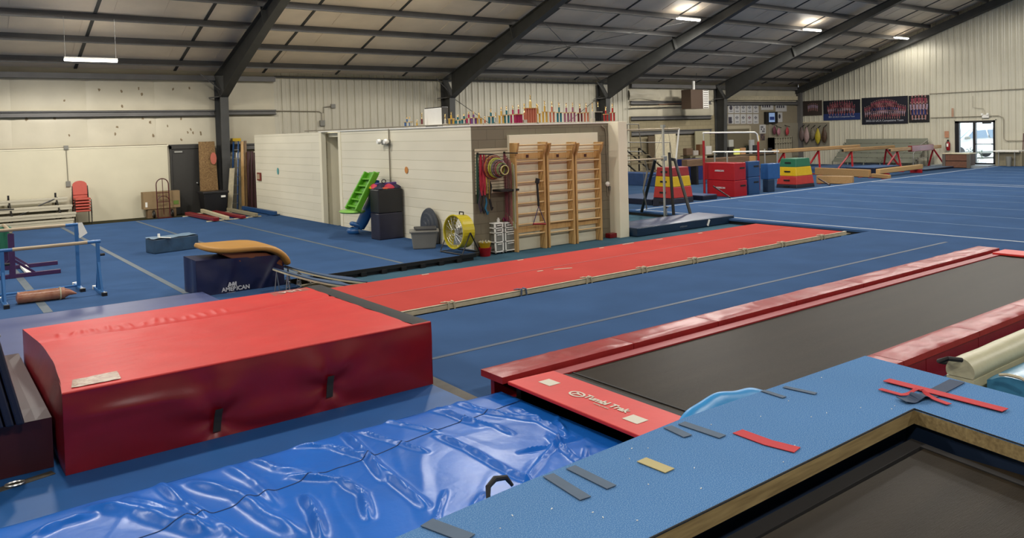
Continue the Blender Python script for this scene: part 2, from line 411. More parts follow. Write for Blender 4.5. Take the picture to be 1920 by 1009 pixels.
# torn spots in the lining
m = M()
random.seed(3)
for px, py in ((121, 189), (186, 168), (228, 171), (260, 166), (266, 177), (324, 167), (355, 165), (50, 224), (102, 222), (220, 238), (268, 222), (282, 229), (314, 236), (340, 222), (229, 199), (216, 251), (352, 248), (362, 249), (358, 243), (377, 252), (340, 262), (130, 254), (287, 254), (376, 248)):
    P = wy(px, py, RY-.035); n = 7; c = []
    for j in range(n):
        t = 2*PI*j/n; q = random.uniform(.02, .055); c.append((P.x+q*math.cos(t)*.8, P.y, P.z+q*math.sin(t)*1.2))
    m.prism(c, (0, .02, 0))
struct('wall_back', m, mat('torn_backing', (160, 140, 110), .9, var=.3, scale=30))
struct('wall_left', M().hexa([(XL-.2, YF, 0), (XL, YF, 0), (XL, RY, 0), (XL-.2, RY, 0), (XL-.2, YF, zr(YF)), (XL, YF, zr(YF)), (XL, RY, zr(RY)), (XL-.2, RY, zr(RY))]), CREAM)
struct('wall_left', M().prism([(XL-.2, YF, zr(YF)), (XL-.2, RIDGE, zr(RIDGE)), (XL-.2, RY, zr(RY))], (.2, 0, 0)), CREAM)
struct('wall_front', M().box(XL, XR+.2, YF-.2, YF, 0, zr(YF)+.1), CREAM)
# girts
def chan(x0, x1, z0, z1, y=RY, d=.17, n='trim_3'):
    m = M().box(x0, x1, y-d, y, z1-.012, z1).box(x0, x1, y-d, y, z0, z0+.012).box(x0, x1, y-d*.6, y-d*.6+.01, z0, z1).box(x0, x1, y-d, y-d+.01, z1-.04, z1).box(x0, x1, y-d, y-d+.01, z0, z0+.04)
    return struct(n, m, STEEL2)
chan(XL, 7.9, 3.14, 3.33); chan(8.3, 9.95, 3.16, 3.32)
chan(8.3, 9.9, 2.0, 2.2)
chan(27.15, 33, 3.46, 3.64); chan(33.7, XR-.1, 3.42, 3.6)
chan(27.15, 33, 2.72, 2.9)
chan(27.15, 33, 1.98, 2.2)
struct('trim_4', M().box(XL, 9.95, RY-.2, RY-.02, 4.28, 4.44), STEEL2)
struct('trim_4', M().box(27.15, XR-.1, RY-.2, RY-.02, 4.26, 4.44), STEEL2)
struct('trim_5', M().box(9.97, 27.1, RY-.1, RY-.03, 4.42, 4.47), STEEL)

# ---- roof: lining, purlins, straps, frames
def rt(y0, y1, d0, d1): return [(XL-.2, y0, zr(y0, d0)), (XL-.2, y1, zr(y1, d0)), (XL-.2, y1, zr(y1, d1)), (XL-.2, y0, zr(y0, d1))]
struct('ceiling', M().prism(rt(RIDGE, RY+.3, 0, -.2), (XR-XL+.4, 0, 0)), ROOFI)
struct('ceiling', M().prism(rt(YF-.3, RIDGE, 0, -.2), (XR-XL+.4, 0, 0)), ROOFI)
pys = [25.82, 24.46, 23.13, 21.77, 20.42, 19.07, 17.72, 16.37, 15.02, 13.67, 12.3, 10.9, 9.5]
for y in pys+[8-(y-8) for y in pys if y < 25]:
    z = zr(y)
    m = M().box(XL, XR-.05, y, y+.012, z-.2, z-.005).box(XL, XR-.05, y-.06, y, z-.2, z-.19).box(XL, XR-.05, y-.07, y-.06, z-.2, z-.175)
    struct('ceiling_purlin', m, STEEL2)
for x in [-6.9, -4.2, -1.4, 1.2, 3.95, 6.75, 9.6, 12.25, 15.0, 17.9, 20.8, 23.7, 26.4, 29.2, 32.0, 34.8, 37.5, 40.0]:
    m = M().bar((x, RY, zr(RY)-.015), (x, RIDGE, zr(RIDGE)-.015), .085, .02)
    struct('ceiling_strap', m, STEEL)
m = M()
for y in pys[:10]:
    for x in range(-10, 41, 2):      # folds of the lining
        q = x+random.uniform(-.6, .6)
        m.bar((q, y-.2, zr(y-.2)-.006), (q-.02, y-1.1, zr(y-1.1)-.006), .02, .012)
struct('ceiling', m, ROOFI)

low = [(25.9, 3.72), (24.5, 4.37), (21.9, 5.45), (18.0, 6.92), (15.0, 8.0), (8.0, 10.25)]
def frame_(x, name='ceiling_rafter'):
    top = lambda y: zr(y, .2)
    m = M()
    wdt = .13
    pts = [(y, z) for y, z in low]
    for (y0, z0), (y1, z1) in zip(pts, pts[1:]):
        m.bar((x, y0, z0), (x, y1, z1), wdt*2, .022)                       # lower flange
        m.hexa([(x-.01, y0, z0), (x+.01, y0, z0), (x+.01, y1, z1), (x-.01, y1, z1), (x-.01, y0, top(y0)), (x+.01, y0, top(y0)), (x+.01, y1, top(y1)), (x-.01, y1, top(y1))])
    m.bar((x, 26.45, top(26.45)-.02), (x, 8, top(8)-.02), wdt*2, .022)    # upper flange
    m.bar((x, 25.9, 3.72), (x, 26.42, top(26.42)), wdt*2, .03, up=YA)     # knee plate
    m.bar((x, 21.75, 5.5), (x, 21.95, 6.12), wdt*2+.03, .04, up=YA)       # splice plate
    # far slope
    m.hexa([(x-.01, -10.9, 3.7), (x+.01, -10.9, 3.7), (x+.01, 8, 10.25), (x-.01, 8, 10.25), (x-.01, -10.9, top(-10.9)), (x+.01, -10.9, top(-10.9)), (x+.01, 8, top(8)), (x-.01, 8, top(8))])
    m.bar((x, -10.9, 3.7), (x, 8, 10.25), wdt*2, .022)
    struct(name, m, STEEL)
    c = M()
    c.hexa([(x-.01, 26.0, 0), (x+.01, 26.0, 0), (x+.01, 26.5, 0), (x-.01, 26.5, 0), (x-.01, 25.9, 3.74), (x+.01, 25.9, 3.74), (x+.01, 26.5, 3.74), (x-.01, 26.5, 3.74)])
    c.bar((x, 26.0, 0), (x, 25.9, 3.74), wdt*2, .022, up=YA); c.bar((x, 26.5, 0), (x, 26.5, 4.36), wdt*2, .022, up=YA)
    c.hexa([(x-.01, 25.9, 3.74), (x+.01, 25.9, 3.74), (x+.01, 26.5, 3.74), (x-.01, 26.5, 3.74), (x-.01, 26.4, 4.36), (x+.01, 26.4, 4.36), (x+.01, 26.5, 4.36), (x-.01, 26.5, 4.36)])
    c.bar((x, 25.9, 3.74), (x, 26.5, 3.74), wdt*2, .02)
    c.box(x-.2, x+.2, 25.85, 26.55, 0, .02)
    struct('wall_column', c, STEEL)
for x in (-8.6, -.28, 8.05, 16.75, 25.08, 33.44): frame_(x)
m = M()   # end frame against the right wall
m.hexa([(40.6, 26.5, 4.05), (40.9, 26.5, 4.05), (40.9, 8, 10.2), (40.6, 8, 10.2), (40.6, 26.5, 4.37), (40.9, 26.5, 4.37), (40.9, 8, 10.58), (40.6, 8, 10.58)])
struct('ceiling_rafter', m, STEEL)
struct('wall_column', M().box(40.72, 40.95, 26.3, 26.55, 0, 4.3), STEEL2)
# rod bracing between the second and third frames, fly braces at the knees
for k, (a, b) in enumerate((((16.85, 26.3, 3.85), (22.4, 26.45, .6)), ((25.0, 26.3, 3.85), (19.5, 26.45, .6)), ((17.0, 24.9, 4.85), (25.0, 19.8, 6.6)), ((25.0, 26.2, 4.45), (17.0, 20.8, 6.2)))):
    struct('ceiling_brace_rod', M().tube([a, b], .012, 6), STEEL)
for x in (8.05, 16.75, 25.08, 33.44):
    struct('ceiling_fly_brace', M().tube([(x-.1, 25.95, 3.95), (x-.75, 25.8, 4.45)], .018, 6), STEEL2)
    struct('ceiling_fly_brace', M().tube([(x-.05, 25.95, 3.75), (x-.3, 26.5, 3.72)], .02, 6), STEEL2)

# ---- strip lights
LAMP = mat('lamp_diffuser', (255, 250, 238), .5, emit=(255, 249, 236), es=14)
def striplight(x, y, z, label, wires=0, pw=1.0):
    t = thing('ceiling_light', label, 'ceiling light', (x, y, z), 'long white strip lights hung under the roof')
    L_ = .62
    h = M().box(x-L_, x+L_, y-.07, y+.07, z+.03, z+.08); obj('housing', h, WHITE, t)
    d = M()
    for k in (0,):
        d.grid(lambda u, v: (x-L_*.99+2*L_*.99*u, y+.075*math.cos(PI*v), z+.03-.055*math.sin(PI*v)), 4, 8)
        for sx in (-1, 1):
            d.add([(x+sx*L_*.99, y+.075*math.cos(PI*i/8), z+.03-.055*math.sin(PI*i/8)) for i in range(9)], [tuple(range(9))])
    obj('diffuser', d, LAMP, t)
    if wires:
        for sx in (-1, 1): obj('hanging_wire', M().tube([(x+sx*L_*.95, y, z+.08), (x+sx*L_*.95, y+.02, zr(y)-.19)], .004, 5), CHROME, t)
    ld = bpy.data.lights.new('lamp', 'SPOT'); ld.spot_size = R(168); ld.spot_blend = .25; ld.shadow_soft_size = .3; ld.energy = LAMP_W*pw; ld.color = (1.0, .96, .89)
    lo = bpy.data.objects.new('lamp', ld); COL.objects.link(lo); lo.parent = t; lo.location = (0, 0, -.05)
    l2 = bpy.data.lights.new('lamp_upper', 'AREA'); l2.shape = 'RECTANGLE'; l2.size = 1.2; l2.size_y = .14; l2.color = ld.color; l2.energy = LAMP_W*.007*pw; l2 = bpy.data.objects.new('lamp_upper', l2); COL.objects.link(l2); l2.parent = t; l2.location = (0, 0, .1); l2.rotation_euler.x = PI
    return t
PL = wy(171, 114, 23.0)
striplight(PL.x, PL.y, PL.z, 'strip light hanging on two wires in front of the pale back wall', 1, .5)
for (px, py, nm) in ((1291, 37, 'strip light left of the other two under the roof'), (1523, 57, 'strip light under the roof just left of the last rafter'), (1690, 72, 'strip light under the roof nearest the corrugated end wall')):
    P = wy(px, py, 19.9); striplight(P.x, P.y, P.z, nm, pw=.15 if px > 1600 else 1.0)
for x in (-7, 1.0, 9.0, 17.0, 25.0, 33.0):
    for y, z in ((9.5, 9.6), (-2.0, 6.9)): striplight(x, y, z, 'strip light under the roof behind the photographer\'s view')
for x, y, z in ((-7, 19.7, 6.3), (-4, 15.2, 7.8), (2.5, 15.2, 7.8), (10.5, 15.2, 7.8), (18.5, 15.2, 7.8), (26.5, 13.2, 8.4), (34.5, 13.2, 8.4)): striplight(x, y, z, 'strip light under the roof above the view')

# ---- block office with its cream and grey walls
WT = 2.47
s = struct('wall_office', M().box(8.45, 8.65, 12.46, 18.2, 0, WT), BLK)
s = struct('wall_office', M().box(8.45, 8.65, 19.45, 24.4, 0, WT), BLK)
struct('wall_office', M().box(8.65, 12.2, 24.3, 24.4, 0, WT), CREAM)
struct('wall_office', M().box(8.452, 12.02, 12.44, 12.459, 0, WT).box(8.66, 12.02, 12.46, 12.62, 0, WT), BLKG)
struct('trim_6', M().box(8.43, 8.56, 18.18, 18.32, 0, WT+.02).box(8.43, 8.56, 19.33, 19.47, 0, WT+.02), CREAM, bev=.006)
corr('y', 9.0, 18.2, 19.45, 0, WT-.05, -1, CORRG, 'wall_office')
struct('wall_office', M().box(8.65, 9.0, 18.0, 18.2, 0, WT).box(8.65, 9.0, 19.45, 19.65, 0, WT), CREAM)
struct('ceiling', M().box(8.66, 12.3, 12.64, 24.28, 2.34, WT-.02), CREAM)
struct('trim_7', M().box(8.42, 12.05, 12.43, 12.66, WT, WT+.025).box(8.42, 8.68, 12.66, 19.47, WT, WT+.025), WHITE, bev=.004)
struct('wall_office', M().box(12.03, 12.3, 12.14, 12.62, 0, WT+.03), CREAM, bev=.006)
struct('wall_office', M().box(12.1, 12.3, 12.64, 24.28, 0, WT-.1), CREAM)
# right edge of the upper grey sheeting and tall cream post
# glass entrance in the right wall
m = M()
for y0, y1, z0, z1 in ((DY0, DY1, DZ-.1, DZ), (DY0, DY0+.09, 0, DZ), (DY1-.2, DY1, 0, DZ), (17.02, 17.14, 0, DZ-.1), (DY0, DY1, .0, .2)):
    m.box(XR-.06, XR+.1, y0, y1, z0, z1)
m.box(XR-.04, XR+.06, DY0+.09, 17.02, 1.08, 1.13)
m.box(XR-.1, XR-.06, 16.3, 16.7, DZ-.16, DZ-.08)
dr = struct('door_2', m, mat('black_door_frame', (24, 24, 28), .4))
struct('glass_pane', M().box(XR, XR+.012, 16.24, 17.02, .2, DZ-.1).box(XR, XR+.012, 17.14, 17.77, .2, DZ-.1), GLASS, dr)
struct('push_bar', M().tube([(XR-.12, 16.3, 1.1), (XR-.12, 16.95, 1.1)], .02, 8), CHROME, dr)
struct('trim_8', M().box(XR-.04, XR+.02, DY1, DY1+.04, 0, DZ+.04).box(XR-.04, XR+.02, DY0-.04, DY0, 0, DZ+.04).box(XR-.04, XR+.02, DY0-.04, DY1+.04, DZ, DZ+.04), CORR)
struct('ground', M().box(XR+.2, 90, -20, 60, -.25, -.02), mat('pale_pavement', (205, 200, 190), .9, var=.08, scale=1))
struct('floor', M().box(XR-1.2, XR+.2, 16.0, 18.6, 0, .13), mat('pale_entry_mat', (170, 180, 186), .7))
# dark metal door in the back wall
m = M().box(6.47, 6.52, RY-.14, RY, 0, 2.2).box(7.36, 7.42, RY-.14, RY, 0, 2.2).box(6.47, 7.42, RY-.14, RY, 2.1, 2.24)
d1 = struct('door_1', m, DOORM)
struct('door_leaf', M().box(6.53, 7.35, RY-.1, RY-.05, .02, 2.1), DOORM, d1, bev=.004)
struct('door_closer', M().box(6.6, 6.84, RY-.15, RY-.1, 1.98, 2.03), CHROME, d1)
struct('door_knob', M().lathe((7.26, RY-.1, .98), [(.02, 0), (.02, -.04), (.035, -.05), (.03, -.08), (.01, -.09)], 12, axis='y'), CHROME, d1, smooth=True)
# ================================================================== FOREGROUND
def pillow(x0, x1, y0, y1, z0, z1, n=(24, 8), f=None, puff=.01):
    """padded box: top and sides as one skin; f(x,y) adds height"""
    m = M(); nx, ny = n
    def top(u, v):
        x = x0+(x1-x0)*u; y = y0+(y1-y0)*v
        e = (1-(2*u-1)**10)*(1-(2*v-1)**10)
        return (x, y, z1-.006+puff*e+(f(x, y)*e if f else 0))
    m.grid(top, nx, ny)
    for a, b in (((x0, y0), (x1, y0)), ((x1, y0), (x1, y1)), ((x1, y1), (x0, y1)), ((x0, y1), (x0, y0))):
        m.add([(a[0], a[1], z0), (b[0], b[1], z0), (b[0], b[1], z1-.006), (a[0], a[1], z1-.006)], [(0, 1, 2, 3)])
    m.add([(x0, y0, z0), (x1, y0, z0), (x1, y1, z0), (x0, y1, z0)], [(0, 1, 2, 3)])
    return m
def creases(segs, w=.03):
    S_ = [((a[0], a[1]), (b[0], b[1]), h, ww) for a, b, h, ww in segs]
    def f(x, y):
        s = 0
        for (ax, ay), (bx, by), h, ww in S_:
            dx, dy = bx-ax, by-ay; L2 = dx*dx+dy*dy; t = ((x-ax)*dx+(y-ay)*dy)/L2; tc = min(1, max(0, t))
            px, py = x-ax-tc*dx, y-ay-tc*dy; d = math.hypot(px, py)
            if d < ww*3:
                k = 1 if abs(t-.5) <= .5 else 1
                s += h*math.exp(-(d/ww)**2)*(.35+.65*math.sin(PI*min(1, max(0, tc*.96+.02))))
        return s
    return f
# ---- big crash mat
cx0, cx1, cy0, cy1, cz0, cz1 = .72, 3.58, 5.99, 8.36, ZF+.019, .69
t = thing('crash_mat', 'big thick crash mat with bright red top and maroon sides by the blue landing mat', 'crash mat', ((cx0+cx1)/2, (cy0+cy1)/2, cz0))
random.seed(11)
sg = [((.75, 7.78), (3.5, 7.74), -.022, .03), ((.8, 7.2), (2.0, 7.25), -.006, .02), ((1.8, 7.68), (3.5, 7.64), .008, .03)]
for k in range(16):
    x = .95+k*.095; sg.append(((x, 7.82), (x+random.uniform(-.03, .05), 7.95+random.uniform(-.04, .06)), .009, .02))
for k in range(8):
    x = .8+k*.05; y = 6.3+k*.15; sg.append(((x, y), (x+.4, y+.05), .004, .02))
fc = creases(sg)
def sag(x, y):
    u = (x-cx0)/(cx1-cx0); v = (y-cy0)/(cy1-cy0)
    return -.05*math.sin(PI*min(1, u*1.05))*max(0, 1-abs(v-.45)*1.6) + .006*noise.noise((x*3, y*4, 0)) - (.03*math.exp(-((u)/.12)**2)*math.sin(PI*v)) + fc(x, y)
m = M()
def ctop(u, v):
    x = cx0+(cx1-.17-cx0)*u; y = cy0+(cy1-cy0)*v
    # left edge pulls in a little in the middle
    x += .07*math.sin(PI*v)*(1-u)**3
    e = (1-(2*v-1)**24)
    return (x, y, cz1+sag(x, y)*e+.004*e)
m.grid(ctop, 200, 120)
obj('top_panel', m, REDV, t, smooth=True)
m = M()
m.grid(lambda u, v: (cx1-.17+.17*u+.008*math.sin(v*60)*(1-u)*(.4+noise.noise((v*9, 0, 0))), cy0+(cy1-cy0)*v, cz1+.004+.006*math.sin(PI*u)), 6, 90)
obj('hinge_strip', m, BLACKV, t, smooth=True)
HN = [(1.72, .27), (2.61, .33)]
def cfront(u, v):
    x = cx0+(cx1-cx0)*u; z = cz0+(cz1-cz0)*v
    b = .035*math.sin(PI*v)*math.sin(PI*u)**.5
    for hx, hz in HN:
        dx, dz = x-hx, z-hz; r = math.hypot(dx, dz*1.4)
        b -= .055*math.exp(-(r/.16)**2)
        a = math.atan2(dz, dx); b += .014*math.sin(a*5+hx)*math.exp(-((r-.3)/.22)**2)
    b += .012*noise.noise((x*2.2, z*5, 3))+.02*math.exp(-((z-.42-.1*math.sin(x*1.3))/.05)**2)*math.exp(-((x-1.15)/.35)**2)
    b *= (1-(2*v-1)**8)
    return (x, cy0-b, z)
m = M(); m.grid(cfront, 160, 40)
m.grid(lambda u, v: (cx0-(.03*math.sin(PI*v)+.012*noise.noise((u*5, v*3, 1)))*(1-(2*u-1)**6)+.07*math.sin(PI*u)*v**2, cy1-(cy1-cy0)*u, cz0+(cz1-cz0)*v), 50, 24)
m.grid(lambda u, v: (cx1+.02*math.sin(PI*v)*(1-(2*u-1)**6), cy0+(cy1-cy0)*u, cz0+(cz1-cz0)*v), 30, 12)
m.quad((cx0, cy1, cz0), (cx1, cy1, cz0), (cx1, cy1, cz1), (cx0, cy1, cz1)); m.quad((cx0, cy0, cz0), (cx1, cy0, cz0), (cx1, cy1, cz0), (cx0, cy1, cz0))
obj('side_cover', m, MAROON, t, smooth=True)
m = M().tube([(cx0+.005, cy0+.004, cz1), (cx1-.01, cy0+.004, cz1+.002)], .009, 8); obj('front_piping', m, REDV, t, smooth=True)
for hx, hz in HN:
    m = M(); yb = cy0+.02
    m.grid(lambda u, v: (hx-.028+.056*u+.02*(v-.5), cfront((hx-cx0)/(cx1-cx0), (hz-.1+.2*v-cz0)/(cz1-cz0))[1]-.012-.022*math.sin(PI*v), hz-.085+.17*v), 3, 12)
    obj('handle', m, BLACKV, t, smooth=True)
def onmat(px, py): P = K(px, py, cz1-.01); return (P.x, P.y)
LBL = mat('worn_label_film', (176, 120, 96), .3, var2=(232, 214, 186), scale=22, bump=.4, bscale=20)
m = M(); a, b, c, d = (.79, 6.09), (1.10, 6.09), (1.12, 6.33), (.83, 6.33)
m.grid(lambda u, v: (lambda x, y: (x, y, cz1+.009+.004*noise.noise((x*18, y*18, 0))+sag(x, y)*(1-(2*(y-cy0)/(cy1-cy0)-1)**24)))((a[0]*(1-u)+b[0]*u)*(1-v)+(d[0]*(1-u)+c[0]*u)*v, a[1]+(d[1]-a[1])*v), 16, 12)
obj('label_patch', m, LBL, t, smooth=True, label='crumpled pale label patch at the near left corner')
m = M(); m.grid(lambda u, v: (2.98+.4*u, 8.17+.17*v, cz1+.004+sag(2.98+.4*u, 8.17+.17*v)*(1-(2*(8.17+.17*v-cy0)/(cy1-cy0)-1)**24)), 4, 4)
zl_ = cz1+.004+sag(3.18, 8.25)
lp = obj('label_patch', m, mat('faded_label', (196, 108, 96), .4, var=.1, scale=14), t, label='faded label patch with pale lettering at the far right corner')
text('lettering', 'USA', .13, mat('pale_lettering', (240, 200, 186), .6), lp, frame((3.18, 8.25, zl_+.004), (-1, 0, 0), (0, -1, 0)), bold=.004)

# ---- flat blue mat under it, wrinkled glossy landing mat in front
one('flat_mat', M().box(-1.4, 3.57, 4.9, 8.3, ZF+.001, ZF+.018), BLUEF, 'thin smooth blue mat lying under the front of the red crash mat', 'floor mat', bev=.004)
t = thing('buckle_strap', 'brown strap with a silver ring lying on the thin blue mat at the left edge', 'strap', K(30, 905, ZF+.02))
A, B = K(-20, 925, ZF+.02), K(100, 886, ZF+.02)
obj('webbing', M().bar(A, B, .07, .006), TAPEB, t)
P = K(28, 908, ZF+.03); obj('ring', M().tube([P+Vector((.055*math.cos(q), .035*math.sin(q), .004)) for q in [2*PI*i/16 for i in range(16)]], .007, 6, closed=True), CHROME, t, smooth=True)
random.seed(5)
def f2w(L_, z=.25):
    return [K(a, b, z) for a, b in L_]
folds = []
for pts, h, ww in (([(640, 810), (700, 868), (798, 950)], .05, .03), ([(545, 838), (620, 840), (690, 862), (720, 900)], .04, .025), ([(545, 895), (640, 902), (680, 925), (692, 970)], .045, .028),
                   ([(570, 930), (590, 960), (602, 1005)], .05, .03), ([(820, 820), (880, 845), (910, 862), (960, 890), (995, 905)], .045, .025), ([(850, 752), (900, 770), (960, 782), (1010, 790)], .04, .03),
                   ([(840, 760), (790, 750), (870, 790), (930, 800), (960, 815)], .03, .02), ([(960, 766), (1010, 790), (1060, 818)], .04, .022), ([(975, 850), (1030, 842), (1058, 830), (1090, 822)], .035, .02),
                   ([(1030, 820), (1075, 860), (1110, 880)], .04, .022), ([(1060, 822), (1020, 860), (985, 905)], .03, .02), ([(1050, 770), (1045, 790), (1062, 815)], .03, .018),
                   ([(360, 905), (450, 930), (500, 968), (560, 1000)], .05, .05), ([(180, 950), (260, 960), (330, 985), (420, 1009)], .05, .05), ([(170, 968), (110, 985), (60, 1009)], .04, .035),
                   ([(240, 938), (330, 962), (380, 1000)], .04, .035), ([(290, 900), (350, 950), (400, 985), (450, 1009)], .045, .035), ([(700, 785), (760, 800), (820, 812)], .03, .025),
                   ([(675, 812), (735, 830), (800, 850)], .03, .022), ([(470, 860), (520, 880), (600, 892)], .03, .03), ([(835, 920), (822, 960), (815, 990)], .02, .014), ([(905, 925), (890, 945), (880, 970)], .015, .012),
                   ([(740, 750), (800, 765), (850, 780), (900, 800)], .03, .03), ([(420, 870), (480, 905), (520, 950)], .03, .04), ([(1100, 840), (1095, 870), (1110, 885)], .02, .015)):
    W_ = f2w(pts)
    for a, b in zip(W_, W_[1:]): folds.append((a, b, h, ww))
ff = creases(folds)
gx0, gx1, gy0, gy1, gz = -.9, 3.745, 2.82, 5.2, .25
def vin(x, y):
    s = .010*noise.noise((x*.9, y*1.1, 5))+.003*noise.noise((x*3+y, y*2, 2))
    r = 1-abs(noise.noise((x*1.15+.4*y, y*1.25-.3*x, 9)))*2
    s += .018*max(0, r-.72)
    r2 = 1-abs(noise.noise((x*2.3-.8*y, y*1.3, 19)))*2
    s += .010*max(0, r2-.75)
    return s+.85*ff(x, y)
m = M()
def vt(u, v):
    x = gx0+(gx1-gx0)*u; y = gy0+(gy1-gy0)*v
    e = (1-(2*v-1)**30)*(1-(2*u-1)**30)
    return (x, y+.02*noise.noise((x*2, 0, 4))*(v > .98), gz-.02+(.02+vin(x, y))*e)
m.grid(vt, 340, 210)
m2 = M()
for a, b in (((gx0, gy1), (gx1, gy1)), ((gx0, gy0), (gx0, gy1)), ((gx1, gy0), (gx1, gy1)), ((gx0, gy0), (gx1, gy0))):
    m2.quad((a[0], a[1], ZF+.02), (b[0], b[1], ZF+.02), (b[0], b[1], gz-.02), (a[0], a[1], gz-.02))
t = thing('landing_mat', 'large glossy blue vinyl mat covered in creases in front of the deck', 'landing mat', (1.4, 3.9, ZF+.02))
obj('wrinkled_cover', m, BLUEV, t, smooth=True); obj('side_skirt', m2, BLUEV, t)
m = M(); pts = [K(px, py, .262) for px, py in ((250, 1009), (400, 960), (560, 900), (690, 858), (820, 805), (985, 745))]
q = [(p.x, p.y, gz+.006+vin(p.x, p.y)) for p in pts]; qq = []
for a, b in zip(q, q[1:]):
    for i in range(24):
        k = i/24; x = a[0]+(b[0]-a[0])*k; y = a[1]+(b[1]-a[1])*k; qq.append((x, y, gz+.001+vin(x, y)))
obj('seam_thread', M().tube(qq, .0035, 5), mat('dark_blue_seam', (20, 60, 120), .6), t)
P = K(938, 918, .3); tt = one('carry_handle', M().tube([P+Vector((-.1, -.02, -.02)), P+Vector((-.07, .02, .03)), P+Vector((0, .05, .045)), P+Vector((.08, .05, .03)), P+Vector((.11, .03, -.02))], [.012, .016, .018, .016, .01], 8), BLACKV, 'black rubber handle poking up between the glossy blue mat and the deck', 'handle', smooth=True)

# ---- maroon mat and navy folding panels at the left edge
A = K(0, 898, ZF+.02); zt = zat(A, 800)
t = one('crash_mat', pillow(-1.6, .68, A.y-.02, A.y+2.1, ZF+.02, zt, puff=.02), MAROOND, 'dark maroon crash mat partly out of view left of the big red one', 'crash mat', bev=.015)
one('mat_strap', M().box(.30, .42, A.y-.05, A.y-.02, ZF+.02, ZF+.16), BLACKV, 'black strap hanging at the foot of the dark maroon mat', 'strap') if False else None
t = thing('folding_mat', 'navy folding panel mat standing on edge on the dark maroon mat', 'folding mat', (.2, A.y+.25, zt+.02))
Q = K(50, 797, zt+.02)
for k in range(7):
    x1 = Q.x-.006-k*.058; y0 = Q.y+.02+k*.004
    tp = -.13
    h = .67-.0*k
    m = M().hexa([(x1-.05, y0, zt+.02), (x1, y0, zt+.02), (x1, y0+.62, zt+.02), (x1-.05, y0+.62, zt+.02), (x1-.05+tp, y0+.04, zt+h), (x1+tp, y0+.04, zt+h), (x1+tp, y0+.66, zt+h), (x1-.05+tp, y0+.66, zt+h)])
    obj('panel', m, NAVYD, t, bev=.012)
m = M().bar((Q.x-.13, Q.y+.05, zt+.62), (Q.x-.13, Q.y+.7, zt+.62), .03, .012); obj('edge_trim', m, GREY, t)
# ---- faded violet mat behind
mz = .19
a0, a1, a2 = K(-60, 606, mz), K(380, 547, mz), K(412, 563, mz)
m = M().hexa([(-1.6, 8.45, ZF+.001), (a2.x, 8.45, ZF+.001), (a1.x, a1.y, ZF+.001), (-1.6, a0.y, ZF+.001), (-1.6, 8.45, mz), (a2.x+.05, 8.45, mz), (a1.x, a1.y, mz), (-1.6, a0.y, mz)])
one('floor_mat', m, SLATEV, 'faded violet-blue mat lying behind the big red crash mat', 'floor mat', bev=.01)

# ---- vault table
P0 = K(372, 557, ZF); vy = P0.y; P0 = wy(368, 520, vy); vx0 = P0.x; P1 = wy(533, 520, vy); vx1 = P1.x
vz1 = wy(372, 489, vy).z; vz2 = wy(533, 477, vy).z; vd = .62
t = thing('vault_table', 'tan vault table with a curved front over a navy skirt', 'vault table', ((vx0+vx1)/2, vy+vd/2, ZF))
def sk(y, off, fl=1):
    def fn(u, v):
        x = vx0+(vx1-vx0)*u; z = ZF+(vz1+(vz2-vz1)*u-ZF)*v
        b = .018*math.sin(u*9+v*2.5)*(1-v)*.8+.012*noise.noise((x*5, z*4, off))
        b += .02*math.exp(-((u-.72-.22*v)/.035)**2)+.014*math.exp(-((u-.3-.12*v)/.05)**2)
        return (x, y-b*fl, z)
    return fn
m = M(); m.grid(sk(vy, 1), 60, 24); m.grid(sk(vy+vd, 7, -1), 30, 12)
m.grid(lambda u, v: (vx0-.012*math.sin(u*9), vy+vd*u, ZF+(vz1-ZF)*v), 20, 10); m.grid(lambda u, v: (vx1+.012*math.sin(u*9), vy+vd*u, ZF+(vz2-ZF)*v), 20, 10)
m.quad((vx0, vy, vz1), (vx1, vy, vz2), (vx1, vy+vd, vz2), (vx0, vy+vd, vz1))
skt = obj('skirt', m, NAVYV, t, smooth=True)
vt_ = wy(450, 545, vy)
WHT = mat('white_print', (236, 236, 240), .6)
LX = wy(450, 540, vy-.03)
zc = wy(440, 541, vy-.03).z; zc2 = wy(440, 534, vy-.03).z
text('lettering', 'AMERICAN', .082, WHT, skt, frame((LX.x-.06, vy-.035, zc), (1, 0, 0), (0, 0, 1)), bold=.003)
text('emblem', 'AAI', .075, WHT, skt, frame((LX.x-.11, vy-.035, zc2+.01), (1, 0, 0), (.25, 0, 1)), bold=.008)
text('lettering', 'ATHLETIC', .028, WHT, skt, frame((LX.x-.13, vy-.035, zc-.055), (1, 0, 0), (0, 0, 1)))
# tongue: stations (photo column on the near side, top row, thickness, half width factor)
st = [(374, 461, .05, .25), (380, 463, .075, .5), (400, 467, .10, .8), (430, 468, .11, 1), (470, 464, .11, 1), (500, 462, .11, 1), (522, 467, .11, 1), (538, 478, .11, 1), (545, 490, .10, .98), (546, 499, .07, .9)]
hw = .47; yc = vy+vd/2+.02
rows = []
for px, py, th, f in st:
    P = wy(px, py, yc-hw*f*.98); rows.append((P.x, P.z, th, f))
rings = []
for i, (x, z, th, f) in enumerate(rows):
    a = rows[max(0, i-1)]; b = rows[min(len(rows)-1, i+1)]; d = Vector((b[0]-a[0], 0, b[1]-a[1])).normalized(); nrm = Vector((-d.z, 0, d.x))
    ring = []
    for j in range(28):
        q = 2*PI*j/28; cy_, cz_ = math.cos(q), math.sin(q)
        yy = math.copysign(abs(cy_)**.35, cy_)*hw*f; nn = math.copysign(abs(cz_)**.6, cz_)*th/2
        ring.append(Vector((x, yc+yy, z))+nrm*(nn-th*.2))
    rings.append(ring)
m = M(); m.v = [tuple(p) for r_ in rings for p in r_]; n = 28
for i in range(len(rings)-1):
    for j in range(n): m.f.append((i*n+j, i*n+(j+1) % n, (i+1)*n+(j+1) % n, (i+1)*n+j)); m.mi.append(0)
